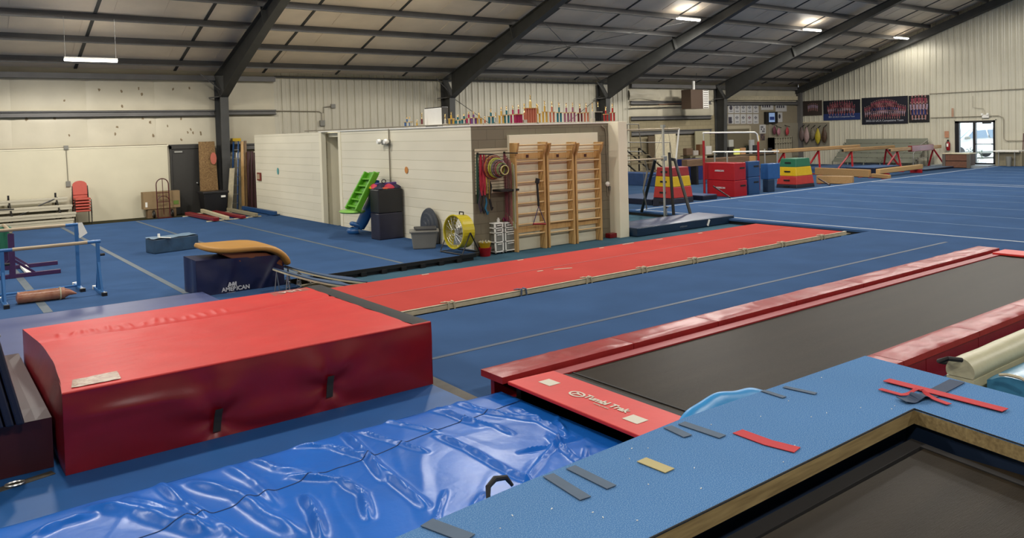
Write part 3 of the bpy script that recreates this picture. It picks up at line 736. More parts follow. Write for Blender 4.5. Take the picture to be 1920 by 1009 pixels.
m.f.append(tuple(range(n))[::-1]); m.mi.append(0); m.f.append(tuple((len(rings)-1)*n+j for j in range(n))); m.mi.append(0)
obj('padded_top', m, mat('tan_vault_leather', (206, 150, 68), .5, var=.06, scale=4), t, smooth=True, sub=1)
und = []
for px, py in ((418, 471), (455, 480), (500, 474), (530, 486)):
    P = wy(px, py+10, yc-.33); und.append((P.x, P.z))
m = M().prism([(und[0][0], yc-.33, und[0][1]+.02), (und[1][0], yc-.33, und[1][1]-.03), (und[2][0], yc-.33, und[2][1]-.02), (und[3][0], yc-.33, und[3][1]-.03), (und[3][0], yc-.33, und[3][1]+.06), (und[2][0], yc-.33, und[2][1]+.08), (und[0][0], yc-.33, und[0][1]+.06)], (0, .66, 0))
obj('underside_pad', m, mat('brown_vault_leather', (150, 84, 46), .5), t, bev=.01)
for dx in (.2, .9):
    obj('leg', M().box(vx0+dx, vx0+dx+.1, vy+.25, vy+.35, ZF, vz1-.03), CHROME, t)

# ---- springboards between vault and runway
def springboard(px0, px1, y, z0, z1, label):
    A = wy(px0[0], px0[1], y); B = wy(px1[0], px1[1], y)
    t = thing('springboard', label, 'springboard', ((A.x+B.x)/2, y+.3, 0), )
    n = 14
    def top(u, v): 
        x = A.x+(B.x-A.x)*u; z = A.z+(B.z-A.z)*(u+.25*math.sin(PI*u)*.3)
        return (x, y+.6*v, z)
    for nm, dz0, dz1, mt, dy in (('carpet_top', .012, .03, mat('grey_blue_board_carpet', (70, 96, 130), .9), .02), ('board', -.012, .012, TANF, 0)):
        m = M()
        for i in range(n):
            p, q = top(i/n, 0), top((i+1)/n, 0)
            m.hexa([(p[0], y+dy, p[2]+dz0), (q[0], y+dy, q[2]+dz0), (q[0], y+.6-dy, q[2]+dz0), (p[0], y+.6-dy, p[2]+dz0), (p[0], y+dy, p[2]+dz1), (q[0], y+dy, q[2]+dz1), (q[0], y+.6-dy, q[2]+dz1), (p[0], y+.6-dy, p[2]+dz1)])
        obj(nm, m, mt, t, smooth=False)
    for sy in (.08, .5):
        p = top(.18, 0); obj('spring', M().tube([(p[0]+.03*math.cos(k), y+sy+.03*math.sin(k), .02+(p[2]-.04)*k/38) for k in range(38)], .006, 5), CHROME, t)
        p = top(.05, 0); obj('strut', M().tube([(p[0]-.03, y+sy, p[2]), (p[0]-.08, y+sy, .0)], .008, 6), CHROME, t)
        obj('strut', M().tube([(p[0]-.03, y+sy, p[2]), (p[0]+.02, y+sy, .0)], .008, 6), CHROME, t)
    obj('base_rail', M().box(A.x, B.x, y+.02, y+.58, 0, .025), TANF, t)
    return t
springboard((540, 515), (668, 541), 10.75, 0, .2, 'springboard with pale wooden edge sloping down to the runway, nearer one')
springboard((560, 509), (690, 532), 11.4, 0, .2, 'springboard half hidden behind the nearer one beside the vault table')

# ---- red runway
ry0, ry1, rx0, rx1, rz = 8.545, 10.57, 4.45, 14.6, .19
t = thing('tumbling_runway', 'long red carpeted tumbling runway with a pale wooden edge', 'tumbling runway', ((rx0+rx1)/2, (ry0+ry1)/2, 0))
obj('carpet_top', M().box(rx0, rx1, ry0, ry1, rz-.018, rz), REDC, t, bev=.004)
obj('wooden_edge', M().box(rx0, rx1+.1, ry0-.025, ry0+.02, rz-.075, rz-.02).box(rx0, rx1+.1, ry0-.03, ry0+.02, rz-.012, rz-.004), TANF, t)
obj('rod_base', M().box(rx0, rx1, ry0+.03, ry1-.03, 0, rz-.08), BLKM, t)
obj('foam_layer', M().box(rx0, rx1-.02, ry0+.01, ry1-.01, rz-.08, rz-.018), mat('black_foam', (40, 38, 38), .9), t)
obj('end_ramp', M().hexa([(rx1, ry0, .12), (rx1+.3, ry0, .121), (rx1+.3, ry0+.35, .121), (rx1, ry0+.35, .12), (rx1, ry0, .17), (rx1+.3, ry0, .125), (rx1+.3, ry0+.35, .125), (rx1, ry0+.35, .17)]), TANF, t)
for q0, q1 in (((970, 547), (1330, 470)),):
    pass
obj('centre_seam', M().box(rx0, rx1-.2, 9.58, 9.605, rz, rz+.003), mat('pale_red_seam', (196, 92, 92), .7), t)
TIE = mat('pale_tie_tape', (222, 210, 176), .7)
for px, py in ((832, 566), (967, 542), (1083, 519), (1188, 501), (1282, 484), (1366, 466), (1442, 454), (1516, 441)):
    P = K(px, py-2, rz); m = M(); x = P.x
    m.bar((x-.05, ry0+.05, rz+.008), (x-.03, ry0-.035, rz+.01), .02, .008); m.bar((x-.03, ry0-.04, rz+.012), (x-.05, ry0-.05, rz-.13), .02, .01, up=YA)
    m.bar((x+.06, ry0+.05, rz+.008), (x+.04, ry0-.035, rz+.01), .02, .008); m.bar((x+.04, ry0-.04, rz+.012), (x+.06, ry0-.05, rz-.13), .02, .01, up=YA)
    m.bar((x-.12, ry0+.02, rz+.012), (x+.02, ry0-.03, rz+.012), .022, .008)
    obj('tie', m, TIE if px != 967 else mat('blue_tie', (90, 110, 140), .7), t)
for k, (x, y, l, r_) in enumerate(((8.0, 9.35, .30, .35), (7.62, 9.45, .1, .1), (8.05, 10.5, .12, 0), (9.9, 10.48, .1, .05), (10.6, 10.5, .3, -.05), (11.4, 10.45, .16, .05), (12.6, 10.45, .12, 0), (6.2, 10.5, .12, 0))):
    d = Vector((math.cos(r_), -math.sin(r_), 0))*l/2
    obj('tape_strip', M().bar((x-d.x, y-d.y, rz+.003), (x+d.x, y+d.y, rz+.003), .035, .004), mat('cream_tape', (226, 212, 186), .7), t)

# ---- long tumbling trampoline
tx0, tx1 = 3.66, 13.0
ty0, ty1 = 3.05, 5.34
tz = .40
t = thing('tumbling_trampoline', 'long low black tumbling trampoline with red side pads and printed red end pad', 'trampoline', ((tx0+tx1)/2, (ty0+ty1)/2, ZF))
bz = .345
bx0 = 4.10
m = M(); m.grid(lambda u, v: (bx0-.03+(12.75-bx0)*u, 3.42+(4.96-3.42)*v, bz-.03*math.sin(PI*u)*math.sin(PI*v)), 60, 10)
obj('jump_bed', m, BEDM, t, smooth=True)
obj('bed_hem', M().box(bx0+.03, bx0+.10, 3.42, 4.96, bz+.001, bz+.006).box(bx0+.16, bx0+.175, 3.42, 4.96, bz+.0, bz+.005), BLACKV, t)
obj('side_strip', M().box(tx0+.1, 12.9, 4.90, 5.02, bz-.01, bz+.012), mat('deep_red_strip', (176, 34, 42), .5), t)
obj('frame', M().box(tx0+.14, tx1, 4.99, 5.06, ZF+.0, bz-.02).box(tx0+.14, tx1, 3.3, 3.38, ZF, bz-.02).box(tx0+.14, tx0+.2, 3.3, 5.0, ZF+.02, bz-.02), BLKM, t)
def padrun(y0, y1, xs, zt_, th, seed, dr=0):
    random.seed(seed)
    for a, b in zip(xs, xs[1:]):
        n1 = random.random()*20
        f = lambda x, y: .010*noise.noise((x*3+n1, y*9, 0))+.012*max(0, .5-abs(noise.noise((x*4+n1, y*3, 7)))*3)
        m = pillow(a+.004, b-.004, y0, y1, zt_-th, zt_, (int((b-a)*26), 8), f, .012)
        p = obj('side_pad', m, PADRED, t, bev=.008, smooth=False)
        for q in p.data.polygons: q.use_smooth = True
padrun(5.06, 5.36, [tx0, 5.15, 6.35, 7.7, 9.1, 10.6, 11.9, 12.95], tz, .06, 2)
padrun(3.2, 3.47, [5.6, 6.35, 7.75, 9.1, 10.5, 11.9, 12.95], tz, .06, 4)
obj('outer_skirt', M().box(tx0+.08, 12.95, 5.28, 5.33, ZF, tz-.06), MAROON, t)
m = M()
for a, b in zip([5.0, 6.35, 6.75, 7.75, 9.1, 10.5, 11.9], [6.34, 6.74, 7.74, 9.09, 10.49, 11.89, 12.95]): m.box(a, b, 3.21, 3.26, .0, tz-.065)
obj('outer_skirt', m, MAROON, t)
EP = [(tx0-.03, 3.28), (tx0-.03, 4.98), (4.10, 4.98), (4.10, 3.3)]
m = M().prism([(3.63, 3.28, .35), (4.10, 3.33, .35), (4.12, 4.97, .35), (3.67, 5.0, .35)], (0, 0, .028))
ep = obj('end_pad', m, REDV, t, bev=.006)
obj('end_shadow_skirt', M().box(3.80, 3.84, 3.28, 5.0, ZF+.02, .345), BLKM, t)
obj('end_pad', M().prism([(12.55, 3.4, .35), (12.98, 3.4, .35), (12.98, 5.0, .35), (12.55, 5.0, .35)], (0, 0, .03)), REDV, t, bev=.006)
PRN = mat('cream_print', (244, 236, 214), .5)
def onpad(px, py, z=.381): return K(px, py, z)
for (px, py) in ((1030, 717), (1191, 786)):
    P = onpad(px, py); hw_, hh = .075, .06
    lb = obj('warning_label', M().box(P.x-.055, P.x+.055, P.y-.07, P.y+.07, .379, .381), PRN, ep)
E = onpad(1082, 739); F_ = onpad(1155, 763)
d = Vector((0, -1, 0)); up = Vector((1, 0, 0))
m = M()
ring = [Vector((E.x+.052*math.cos(q), E.y+.075*math.sin(q), .3815)) for q in [2*PI*i/32 for i in range(32)]]
ringi = [Vector((E.x+.036*math.cos(q), E.y+.055*math.sin(q), .3815)) for q in [2*PI*i/32 for i in range(32)]]
for i in range(32): m.quad(ring[i], ring[(i+1) % 32], ringi[(i+1) % 32], ringi[i])
m.prism([(E.x-.03, E.y+.02, .381), (E.x-.005, E.y+.0, .381), (E.x+.0, E.y-.05, .381), (E.x+.012, E.y-.045, .381), (E.x+.01, E.y+.01, .381), (E.x-.02, E.y+.035, .381)], (0, 0, .001))
m.prism([(E.x+.018, E.y+.03, .381), (E.x+.03, E.y+.02, .381), (E.x+.015, E.y-.015, .381), (E.x+.008, E.y-.01, .381)], (0, 0, .001))
obj('emblem', m, PRN, ep)
text('lettering', 'Tumbl Trak', .092, PRN, ep, frame(((E.x+F_.x)/2+.006, (E.y+F_.y)/2-.10, .3815), (0, -1, 0), (1, 0, 0)), bold=.003)
text('lettering', 'tumbling surfaces', .022, PRN, ep, frame(((E.x+F_.x)/2-.055, (E.y+F_.y)/2-.11, .3815), (0, -1, 0), (1, 0, 0)))
# second red mat at the far end
a = K(1880, 474, .15)
one('floor_mat', M().box(13.1, 15.2, 2.2, 4.15, ZF+.001, .2), MAROON, 'red mat lying beyond the far end of the long black trampoline', 'floor mat', bev=.01)

# ---- carpeted deck round the pit trampoline
DZ_ = .80
t = thing('trampoline_deck', 'speckled blue carpeted deck with a brown foam inner edge around the sunken trampoline', 'deck', (3.4, 2.4, 0))
out = [(-1.4, 2.66), (1.41, 2.69), (2.02, 2.74), (3.2, 2.80), (4.97, 2.76), (4.84, 1.77), (4.62, .2), (4.5, -1.2)]
inn = [(3.62, -1.2), (3.82, .2), (4.13, 1.51), (4.24, 2.085), (2.2, 2.065), (-1.4, 2.03)]
m = M().prism([(x, y, DZ_-.012) for x, y in out+inn], (0, 0, .012)); obj('carpet_top', m, DECKC, t)
m = M().prism([(x, y, DZ_-.085) for x, y in out+inn], (0, 0, .073)); obj('foam_slab', m, FOAM, t)
m = M().prism([(x+(-.04 if x > 4.4 else 0), y-(.05 if y > 2.5 else 0), 0) for x, y in out]+[(x+(.12 if x > 3 else 0), y+.1, 0) for x, y in inn], (0, 0, DZ_-.09)); obj('deck_base', m, mat('deck_side', (34, 60, 96), .7), t)
m = M().tube([(2.0-3, 2.055, DZ_-.003), (2.2, 2.062, DZ_-.003), (4.238, 2.083, DZ_-.003), (4.13, 1.51, DZ_-.003), (3.82, .2, DZ_-.003)], .004, 5); obj('edge_seam', m, BLACKV, t)
t = thing('pit_trampoline', 'black sunken trampoline bed inside the blue carpeted deck', 'trampoline', (2, 1, 0))
m = M(); m.grid(lambda u, v: (-1.4+5.5*u, -1.2+3.15*v, .665-.02*math.sin(PI*u)*math.sin(PI*v)), 30, 20); obj('jump_bed', m, BEDM, t, smooth=True)
m = M().prism([(-1.4, 1.93, .64), (4.07, 1.97, .64), (3.98, 1.5, .64), (3.5, -1.2, .64), (3.55, -1.2, .64), (4.02, 1.48, .64), (4.14, 2.05, .64), (-1.4, 2.0, .64)], (0, 0, .03)); obj('edge_webbing', m, BLACKV, t)
m = M().box(-1.4, 4.2, 2.02, 2.09, .0, .62).box(3.9, 4.0, -1.2, 2.0, 0, .6); obj('frame', m, BLKM, t)
# loose strips on the deck
def strip(pts, wd, mt, label, z=DZ_, curl=None, group=None, name='velcro_strip'):
    W_ = [K(a, b, z) for a, b in pts]; m = M(); n = 24; P = []
    for i in range(n+1):
        s = i/n*(len(W_)-1); k = min(int(s), len(W_)-2); q = W_[k].lerp(W_[k+1], s-k)
        P.append(Vector((q.x, q.y, z+.004+(curl(i/n) if curl else 0))))
    L_ = []
    for i, p in enumerate(P):
        d = (P[min(i+1, n)]-P[max(i-1, 0)]); d.z = 0; d.normalize(); s = Vector((-d.y, d.x, 0))*wd/2
        for dz in (0, .003): L_ += [(p-s)+ZA*dz, (p+s)+ZA*dz]
    m.v = [tuple(v) for v in L_]
    for i in range(n):
        a = i*4; b = a+4
        for f in ((a, a+1, b+1, b), (a+2, b+2, b+3, a+3), (a, b, b+2, a+2), (a+1, a+3, b+3, b+1)): m.f.append(f); m.mi.append(0)
    m.f.append((0, 2, 3, 1)); m.mi.append(0); m.f.append((4*n, 4*n+1, 4*n+3, 4*n+2)); m.mi.append(0)
    return one(name, m, mt, label, 'strip', group=group)
REDS = mat('coral_red_strip', (224, 52, 60), .75)
BLUS = mat('navy_grey_strip', (50, 72, 104), .75, var=.06)
GRYS = mat('slate_strip', (92, 114, 138), .75, var=.06)
strip([(1028, 893), (1098, 937)], .058, GRYS, 'slate strip at the near edge of the deck beside the black handle')
strip([(1070, 878), (1147, 916)], .055, GRYS, 'slate strip on the deck second from the black handle')
strip([(1203, 864), (1256, 885)], .065, mat('yellow_cream_strip', (216, 200, 140), .75), 'short cream-yellow strip on the blue deck')
strip([(1252, 802), (1290, 820)], .055, GRYS, 'short slate strip on the deck by the corner of the printed red end pad')
strip([(1278, 795), (1355, 821)], .055, GRYS, 'longer slate strip on the deck beside the light blue flap')
strip([(1383, 811), (1440, 832), (1495, 846)], .075, REDS, 'single coral red strip alone in the middle of the deck')
strip([(1430, 734), (1471, 747)], .035, GRYS, 'thin short slate strip near the far edge of the deck')
strip([(1470, 727), (1530, 740)], .035, GRYS, 'thin slate strip near the far edge, closer to the crossed strips')
strip([(1690, 755), (1718, 752), (1745, 742), (1795, 716)], .085, BLUS, 'dark blue strip crossing under the coral red strips', curl=lambda u: .028*math.exp(-((u-.38)/.1)**2)+.012*math.exp(-(u/.12)**2))
strip([(1662, 714), (1760, 739), (1885, 771)], .07, REDS, 'long coral red strip at the far corner of the deck', z=DZ_+.006)
strip([(1650, 731), (1690, 742), (1730, 742), (1780, 760)], .035, REDS, 'narrow twisted coral red strip beside the long one', z=DZ_+.005, curl=lambda u: .035*math.exp(-((u-.6)/.12)**2))
strip([(800, 982), (880, 1012)], .07, GRYS, 'slate strip at the bottom edge of the picture on the deck')
m = M()
random.seed(9)
for k in range(26):
    px = random.uniform(900, 1560); py = 0
    u = random.random(); x = 1.5+3.0*u; y = random.uniform(2.12, 2.7); q = random.uniform(.004, .010); a = random.random()*6
    m.bar((x, y, DZ_+.002), (x+q*math.cos(a), y+q*math.sin(a), DZ_+.003), .003, .003)
tag(one('carpet_lint', m, WHITE, 'tiny white lint specks scattered on the blue deck carpet', 'lint'), kind='stuff')

# ---- light blue flap and cream roll behind the deck
A = K(1268, 786, .5)
m = M()
def flap(u, v):
    x = 3.30+.92*u; q = math.sin(PI*(u*.97+.03))**.6
    return (x, 2.835+.10*v+.015*math.sin(u*7), .66+(.20*q*(.8-.25*u))*math.sin(v*PI*.55)+.02*v*math.sin(u*20)*.3)
m.grid(flap, 40, 10); m.grid(lambda u, v: (lambda p: (p[0], p[1]+.10*v, p[2]*(1-v)+.335*v))(flap(u, 1)), 40, 4)
one('inflated_flap', m, LBLUE, 'light blue vinyl bulge rising between the deck and the black trampoline bed', 'air mat', smooth=True)
t = thing('foam_roll', 'long cream padded roll beside the maroon trampoline skirt', 'foam roll', (7, 2.4, 0))
A = K(1800, 696, .42)
d = Vector((1, 0, 0)); P = Vector((A.x, A.y, 0))
m = M(); n = 40; L_ = 6.0
def rp(u, v):
    q = PI*(-.15+1.3*v); s = Vector((-d.y, d.x, 0)); r_ = .10+.005*noise.noise((u*20, v*3, 0))
    c = P+d*(L_*u)+Vector((0, 0, .42)); w_ = s*math.cos(q)*r_*1.05+ZA*math.sin(q)*r_
    return c+w_
m.grid(rp, n, 16); m.add([rp(0, j/16) for j in range(17)], [tuple(range(17))]); m.add([rp(1, j/16) for j in range(17)], [tuple(range(17))])
obj('padded_cover', m, CREAMV, t, smooth=True)
m = M().box(-.13, .13, 0, 6, 0, .36)
s = Vector((-d.y, d.x, 0))
obj('core_block', M().hexa([P+s*.1, P-s*.1, P-s*.1+d*6, P+s*.1+d*6, P+s*.1+ZA*.37, P-s*.1+ZA*.37, P-s*.1+d*6+ZA*.37, P+s*.1+d*6+ZA*.37]), CREAMV, t)
h = P+d*-.02+ZA*.47
obj('handle', M().tube([h+s*.1, h+s*.1-d*.1+ZA*.03, h+s*.02-d*.12+ZA*.07, h-s*.03-d*.02+ZA*.05], .018, 8), BLACKV, t, smooth=True)
q0 = P-s*.15+d*.1
m = M(); 
def lb(u, v):
    p = q0+d*(6*u)-s*(1.5*v); z = .42+.025*noise.noise((p.x*1.5, p.y*3, 3))-.05*math.exp(-(v/.05)**2)+.015*max(0, .5-abs(noise.noise((p.x*2, p.y*2, 6)))*3)
    return (p.x, p.y, z)
m.grid(lb, 90, 40)
for fn in (lambda u: lb(u, 0), lambda u: lb(u, 1), lambda u: lb(0, u), lambda u: lb(1, u)): m.grid(lambda u, v, fn=fn: (fn(u)[0], fn(u)[1], fn(u)[2]*(1-v)), 90, 1)
t = thing('landing_mat', 'pale turquoise vinyl mat beyond the deck at the right edge of the picture', 'landing mat', tuple(q0))
obj('cover', m, mat('turquoise_vinyl', (84, 158, 196), .3, var=.08, scale=3, bump=.15, bscale=9), t, smooth=True)
a, b = K(1874, 703, .45), K(1928, 716, .45)
obj('webbing_handle', M().tube([a, a.lerp(b, .3)+ZA*.015, a.lerp(b, .7)+ZA*.015, b], .012, 6), TIE, t, smooth=True)
# ================================================================== LEFT SIDE
# ---- blue training bars
def kip_bar(label, y, pl, pr_, ybar_l, ybar_r, base_y, blue_l, blue_r, note=None, rot=0):
    pass
bY = K(187, 547, ZF).y
def bar_unit(label, pxr, pyb, pyt, pxl, wood0, wood1, footlen, tube_bottom=False, brace=True):
    Br = K(pxr, pyb, ZF); zt_ = zat(Br, pyt)
    x0 = Br.x+along(Br, XA, pxl)
    t = thing('training_bar', label, 'training bar', (Br.x, Br.y, ZF))
    for x, nm in ((Br.x, 'a'), (x0, 'b')):
        obj('upright', M().box(x-.025, x+.025, Br.y-.025, Br.y+.025, ZF+.03, zt_-.02), BLUEP, t, bev=.005)
        obj('foot', M().box(x-.03, x+.03, Br.y-footlen, Br.y+footlen, ZF, ZF+.045), BLUEP, t, bev=.006)
        for s in (-1, 1): obj('rubber_foot', M().box(x-.035, x+.035, Br.y+s*footlen-.04, Br.y+s*footlen+.04, ZF, ZF+.05), WHITE if s > 0 else BLKM, t)
        if brace:
            for s in (-1, 1): obj('brace', M().bar((x, Br.y+s*footlen*.6, ZF+.04), (x, Br.y+s*.02, ZF+.45), .03, .03, up=XA), BLUEP, t)
            obj('adjuster_knob', M().tube([(x+.02, Br.y, (ZF+zt_)*.68), (x+.09, Br.y, (ZF+zt_)*.68)], .02, 8), BLKM, t)
    w0 = Br.x+along(Br, XA, wood0); w1 = Br.x+along(Br, XA, wood1)
    obj('wooden_rail', M().tube([(w0, Br.y, zt_), (w1, Br.y, zt_)], .026, 12), BARW, t, smooth=True)
    obj('rail_end', M().tube([(w1, Br.y, zt_), (Br.x+.04, Br.y, zt_)], .024, 12), BLUEP, t, smooth=True)
    obj('rail_end', M().tube([(x0-.06, Br.y, zt_), (w0, Br.y, zt_)], .024, 12), BLUEP, t, smooth=True)
    if tube_bottom: obj('floor_tube', M().tube([(x0, Br.y, ZF+.05), (Br.x, Br.y, ZF+.05)], .018, 8), BLUEP, t, smooth=True)
    return Br, zt_, x0, t
bar_unit('lower blue training bar nearest the big crash mat', 187, 548, 453, 8, 28, 168, .36)
B2, z2, xl2, tb2 = bar_unit('taller blue training bar with a paper sheet taped to its post', 148, 541, 421, -60, -30, 128, .34, True, False)
m = M(); a = wy(150, 420, B2.y-.05); 
pts = [wy(146, 418, B2.y-.06), wy(154, 417, B2.y-.06), wy(164, 437, B2.y-.05), wy(149, 447, B2.y-.06)]
m.prism(pts, (0, .004, 0)); one('paper_sheet', m, WHITE, 'sheet of paper taped to the taller blue bar post', 'paper')
# purple bar with green pad
G1 = K(24, 522, ZF); zt1 = zat(G1, 438)
G2 = K(11, 505, ZF); G2 = Vector((G1.x-.02, G1.y+1.15, ZF)); zt2 = zt1
t = thing('training_bar', 'purple framed training bar with a green padded post at the left edge', 'training bar', tuple(G1))
xr = G1.x+along(G1, XA, 114)
for y, xe in ((G1.y, xr), (G1.y+1.15, xr+.1)):
    obj('base_tube', M().box(G1.x-.5, xe, y-.035, y+.035, ZF, ZF+.07), PURP, t, bev=.006)
    obj('upright', M().box(G1.x-.045, G1.x+.045, y-.04, y+.04, ZF, zt1), PURP, t, bev=.006)
    obj('gusset', M().bar((G1.x-.32, y, ZF+.06), (G1.x-.03, y, ZF+.3), .04, .04, up=YA), PURP, t)
    obj('gusset', M().bar((G1.x+.32, y, ZF+.06), (G1.x+.03, y, ZF+.3), .04, .04, up=YA), PURP, t)
obj('cross_plate', M().box(xr-.5, xr-.4, G1.y, G1.y+1.15, ZF+.02, ZF+.06), WHITE, t)
obj('green_pad', M().box(G1.x-.11, G1.x+.11, G1.y+1.05, G1.y+1.25, ZF+.35, zt1+.02), GREEN, t, bev=.03)
obj('wooden_rail', M().tube([(G1.x, G1.y-.06, zt1+.04), (G1.x, G1.y+1.3, zt1+.04)], .028, 12), BARW, t, smooth=True)
# bronze roll
A, B = K(30, 571, ZF), K(122, 560, ZF); d = (B-A).normalized(); A = A+ZA*.085; B = B+ZA*.085
t = thing('rolled_mat', 'copper coloured vinyl roll lying under the lower blue bar', 'rolled mat', tuple(K(75, 570, ZF)))
m = M(); n = 26
m.tube([A+(B-A)*i/n for i in range(n+1)], [(.03 if i == 0 else .083+.006*noise.noise((i*.7, 0, 0))) for i in range(n+1)], 18)
obj('roll', m, mat('copper_vinyl', (176, 108, 78), .3, var2=(214, 156, 124), scale=9, bump=.4, bscale=14), t, smooth=True)
obj('loose_end', M().tube([B, B+d*.06, B+d*.15-ZA*.03], [.07, .045, .008], 10), mat('copper_vinyl_end', (190, 124, 96), .35, var=.15, scale=8), t, smooth=True)
obj('tie', M().tube([B-d*.06+Vector((0, .088*math.cos(q), .088*math.sin(q))) for q in [2*PI*i/16 for i in range(16)]], .009, 6, closed=True), CREAMV, t)

# ---- slate blue soft block with a sheet on it
C = K(290, 477, ZF); P1 = K(373, 466, ZF); Lx = (P1-C).length; ang = math.atan2(P1.y-C.y, P1.x-C.x); zt_ = zat(C, 450)
t = thing('soft_block', 'long slate blue soft block standing alone on the blue floor', 'soft block', tuple(C))
dx = Vector((math.cos(ang), math.sin(ang), 0)); dy = Vector((-dx.y, dx.x, 0)); wdt = .42
q = [C, C+dx*Lx, C+dx*Lx+dy*wdt, C+dy*wdt]
obj('block', M().hexa(q+[p+ZA*(zt_-ZF) for p in q]), mat('slate_blue_cover', (54, 84, 112), .4, var=.25, scale=5, bump=.2, bscale=9), t, bev=.02)
m = M(); m.grid(lambda u, v: tuple(C+dx*(Lx*(-.01+1.02*u))+dy*(wdt*(-.02+1.04*v))+ZA*(zt_-ZF+.012+.022*noise.noise((u*4, v*3, 0))+.03*(u*u-u+.25)*(v > .8))), 24, 10)
obj('top_sheet', m, mat('pale_blue_sheet', (128, 162, 190), .4, var=.12, scale=5), t, smooth=True)
P = C+dy*.1+dx*.14+ZA*(zt_-ZF+.03)
one('white_tag', M().tube([P, P+ZA*.07], .025, 8).bar(P, P+dx*.18-dy*.14-ZA*.02, .05, .01), WHITE, 'crumpled white tag on the near left end of the slate blue block', 'tag')

# ---- stacked red chairs
CHR = mat('red_chair_vinyl', (216, 92, 74), .45, var=.06)
CY0 = 26.15
A = wy(152, 414, CY0)
def chair(k, label):
    z = .0+k*.085; y = CY0-k*.012; x = A.x
    t = thing('stacking_chair', label, 'chair', (x, y, z), 'stacked red chairs by the cream wall')
    m = M(); m.grid(lambda u, v: (x-.2+.4*u, y-.48+.42*v, z+.44+.02*math.sin(PI*u)*math.sin(PI*v)), 8, 8); m.box(x-.2, x+.2, y-.48, y-.06, z+.385, z+.44)
    obj('seat', m, CHR, t, bev=.015)
    m = M(); pl = [(x-.19, z+.52)]+[(x+.19*math.cos(q)*-1, z+.80+.13*math.sin(q)) for q in [PI*i/12 for i in range(13)]]+[(x+.19, z+.52)]
    m.prism([(a, y-.04+.14*(b-z-.5), b) for a, b in pl], (0, .035, 0)); obj('backrest', m, CHR, t, bev=.01)
    L_ = [(x-.215, y-.46, z), (x-.215, y-.44, z+.40), (x-.215, y-.06, z+.41)]
    for sx in (-1, 1):
        obj('leg', M().tube([(x+sx*.215, y-.48, z), (x+sx*.212, y-.45, z+.4)], .011, 6), BLKM, t)
        obj('leg', M().tube([(x+sx*.215, y+.02, z), (x+sx*.205, y-.06, z+.42), (x+sx*.2, y-.0, z+.78)], .011, 6), BLKM, t)
    return t
names = ['bottom chair of the red stack by the cream wall', 'second chair from the bottom of the red stack', 'middle chair of the red stack by the cream wall', 'second chair from the top of the red stack', 'top chair of the red stack, its whole backrest showing']
for k in range(5):
    t = chair(k, names[k])
# only the top chair keeps a clear backrest; the others nest inside

# ---- white tip-and-roll bleacher at the far left
t = thing('bleacher', 'low white metal bleacher with dark braces against the cream wall', 'bleacher', (2.6, 25.6, 0))
WPL = mat('white_aluminium_plank', (222, 214, 190), .4)
for (px, py, y, h) in ((126, 371, 26.2, .1), (135, 385, 25.85, .1), (142, 399, 25.5, .1), (138, 411, 25.5, .08), (128, 392, 26.2, .08)):
    P = wy(px, py, y); obj('plank', M().box(-1.5, P.x, y-.13, y+.13, P.z-.03, P.z+.03), WPL, t, bev=.008)
    obj('plank_face', M().box(-1.5, P.x-.02, y-.12, y-.1, P.z-.1, P.z-.03), WPL, t)
for px in (110, 20):
    x = wy(px, 400, 25.8).x
    obj('frame', M().bar((x, 26.3, 0), (x, 26.3, .95), .05, .05, up=YA).bar((x, 25.5, 0), (x, 25.5, .45), .05, .05, up=YA).bar((x, 25.4, .05), (x, 26.35, .05), .05, .05).bar((x, 25.5, .4), (x, 26.3, .85), .04, .04), BLKM, t)
xa, xb = wy(10, 400, 25.8).x, wy(105, 400, 25.8).x
obj('brace', M().tube([(xa, 25.7, .3), ((xa+xb)/2, 25.75, .52), (xb, 25.8, .45)], .018, 6), BLKM, t)
obj('brace', M().tube([(xa-.6, 25.7, .62), (xa+.2, 25.72, .6)], .018, 6), BLKM, t)
obj('brace', M().tube([((xa+xb)/2+.2, 26.0, .62), (xb+.1, 26.1, .82)], .018, 6), BLKM, t)

# ---- conduit, boxes on the cream wall
def conduit(name, pts, label, r=.012, parts=()):
    t = thing(name, label, 'conduit', pts[0]); obj('pipe', M().tube(pts, r, 8), mat('conduit_grey', (170, 162, 142), .4, .3), t, smooth=True)
    for nm, a in parts: obj(nm, M().box(*a), mat('grey_box', (150, 148, 138), .5), t, bev=.006)
    return t
y = RY-.09
a = wy(0, 284, y); b = wy(313, 275, y); c = wy(124, 280, y); e = wy(128, 345, y)
conduit('wall_conduit', [(XL+.2, y, 2.26), (a.x, y, 2.25), (b.x, y, 2.25)], 'grey conduit running level along the top of the cream boarding', parts=[('junction_box', (c.x-.06, c.x+.06, y-.03, y+.03, 2.19, 2.31))])
conduit('wall_conduit', [(c.x, y, 2.2), (e.x, y, e.z+.05)], 'grey conduit dropping down the cream boarding to an outlet', parts=[('outlet_box', (e.x-.06, e.x+.06, y-.03, y+.03, e.z-.08, e.z+.08))])

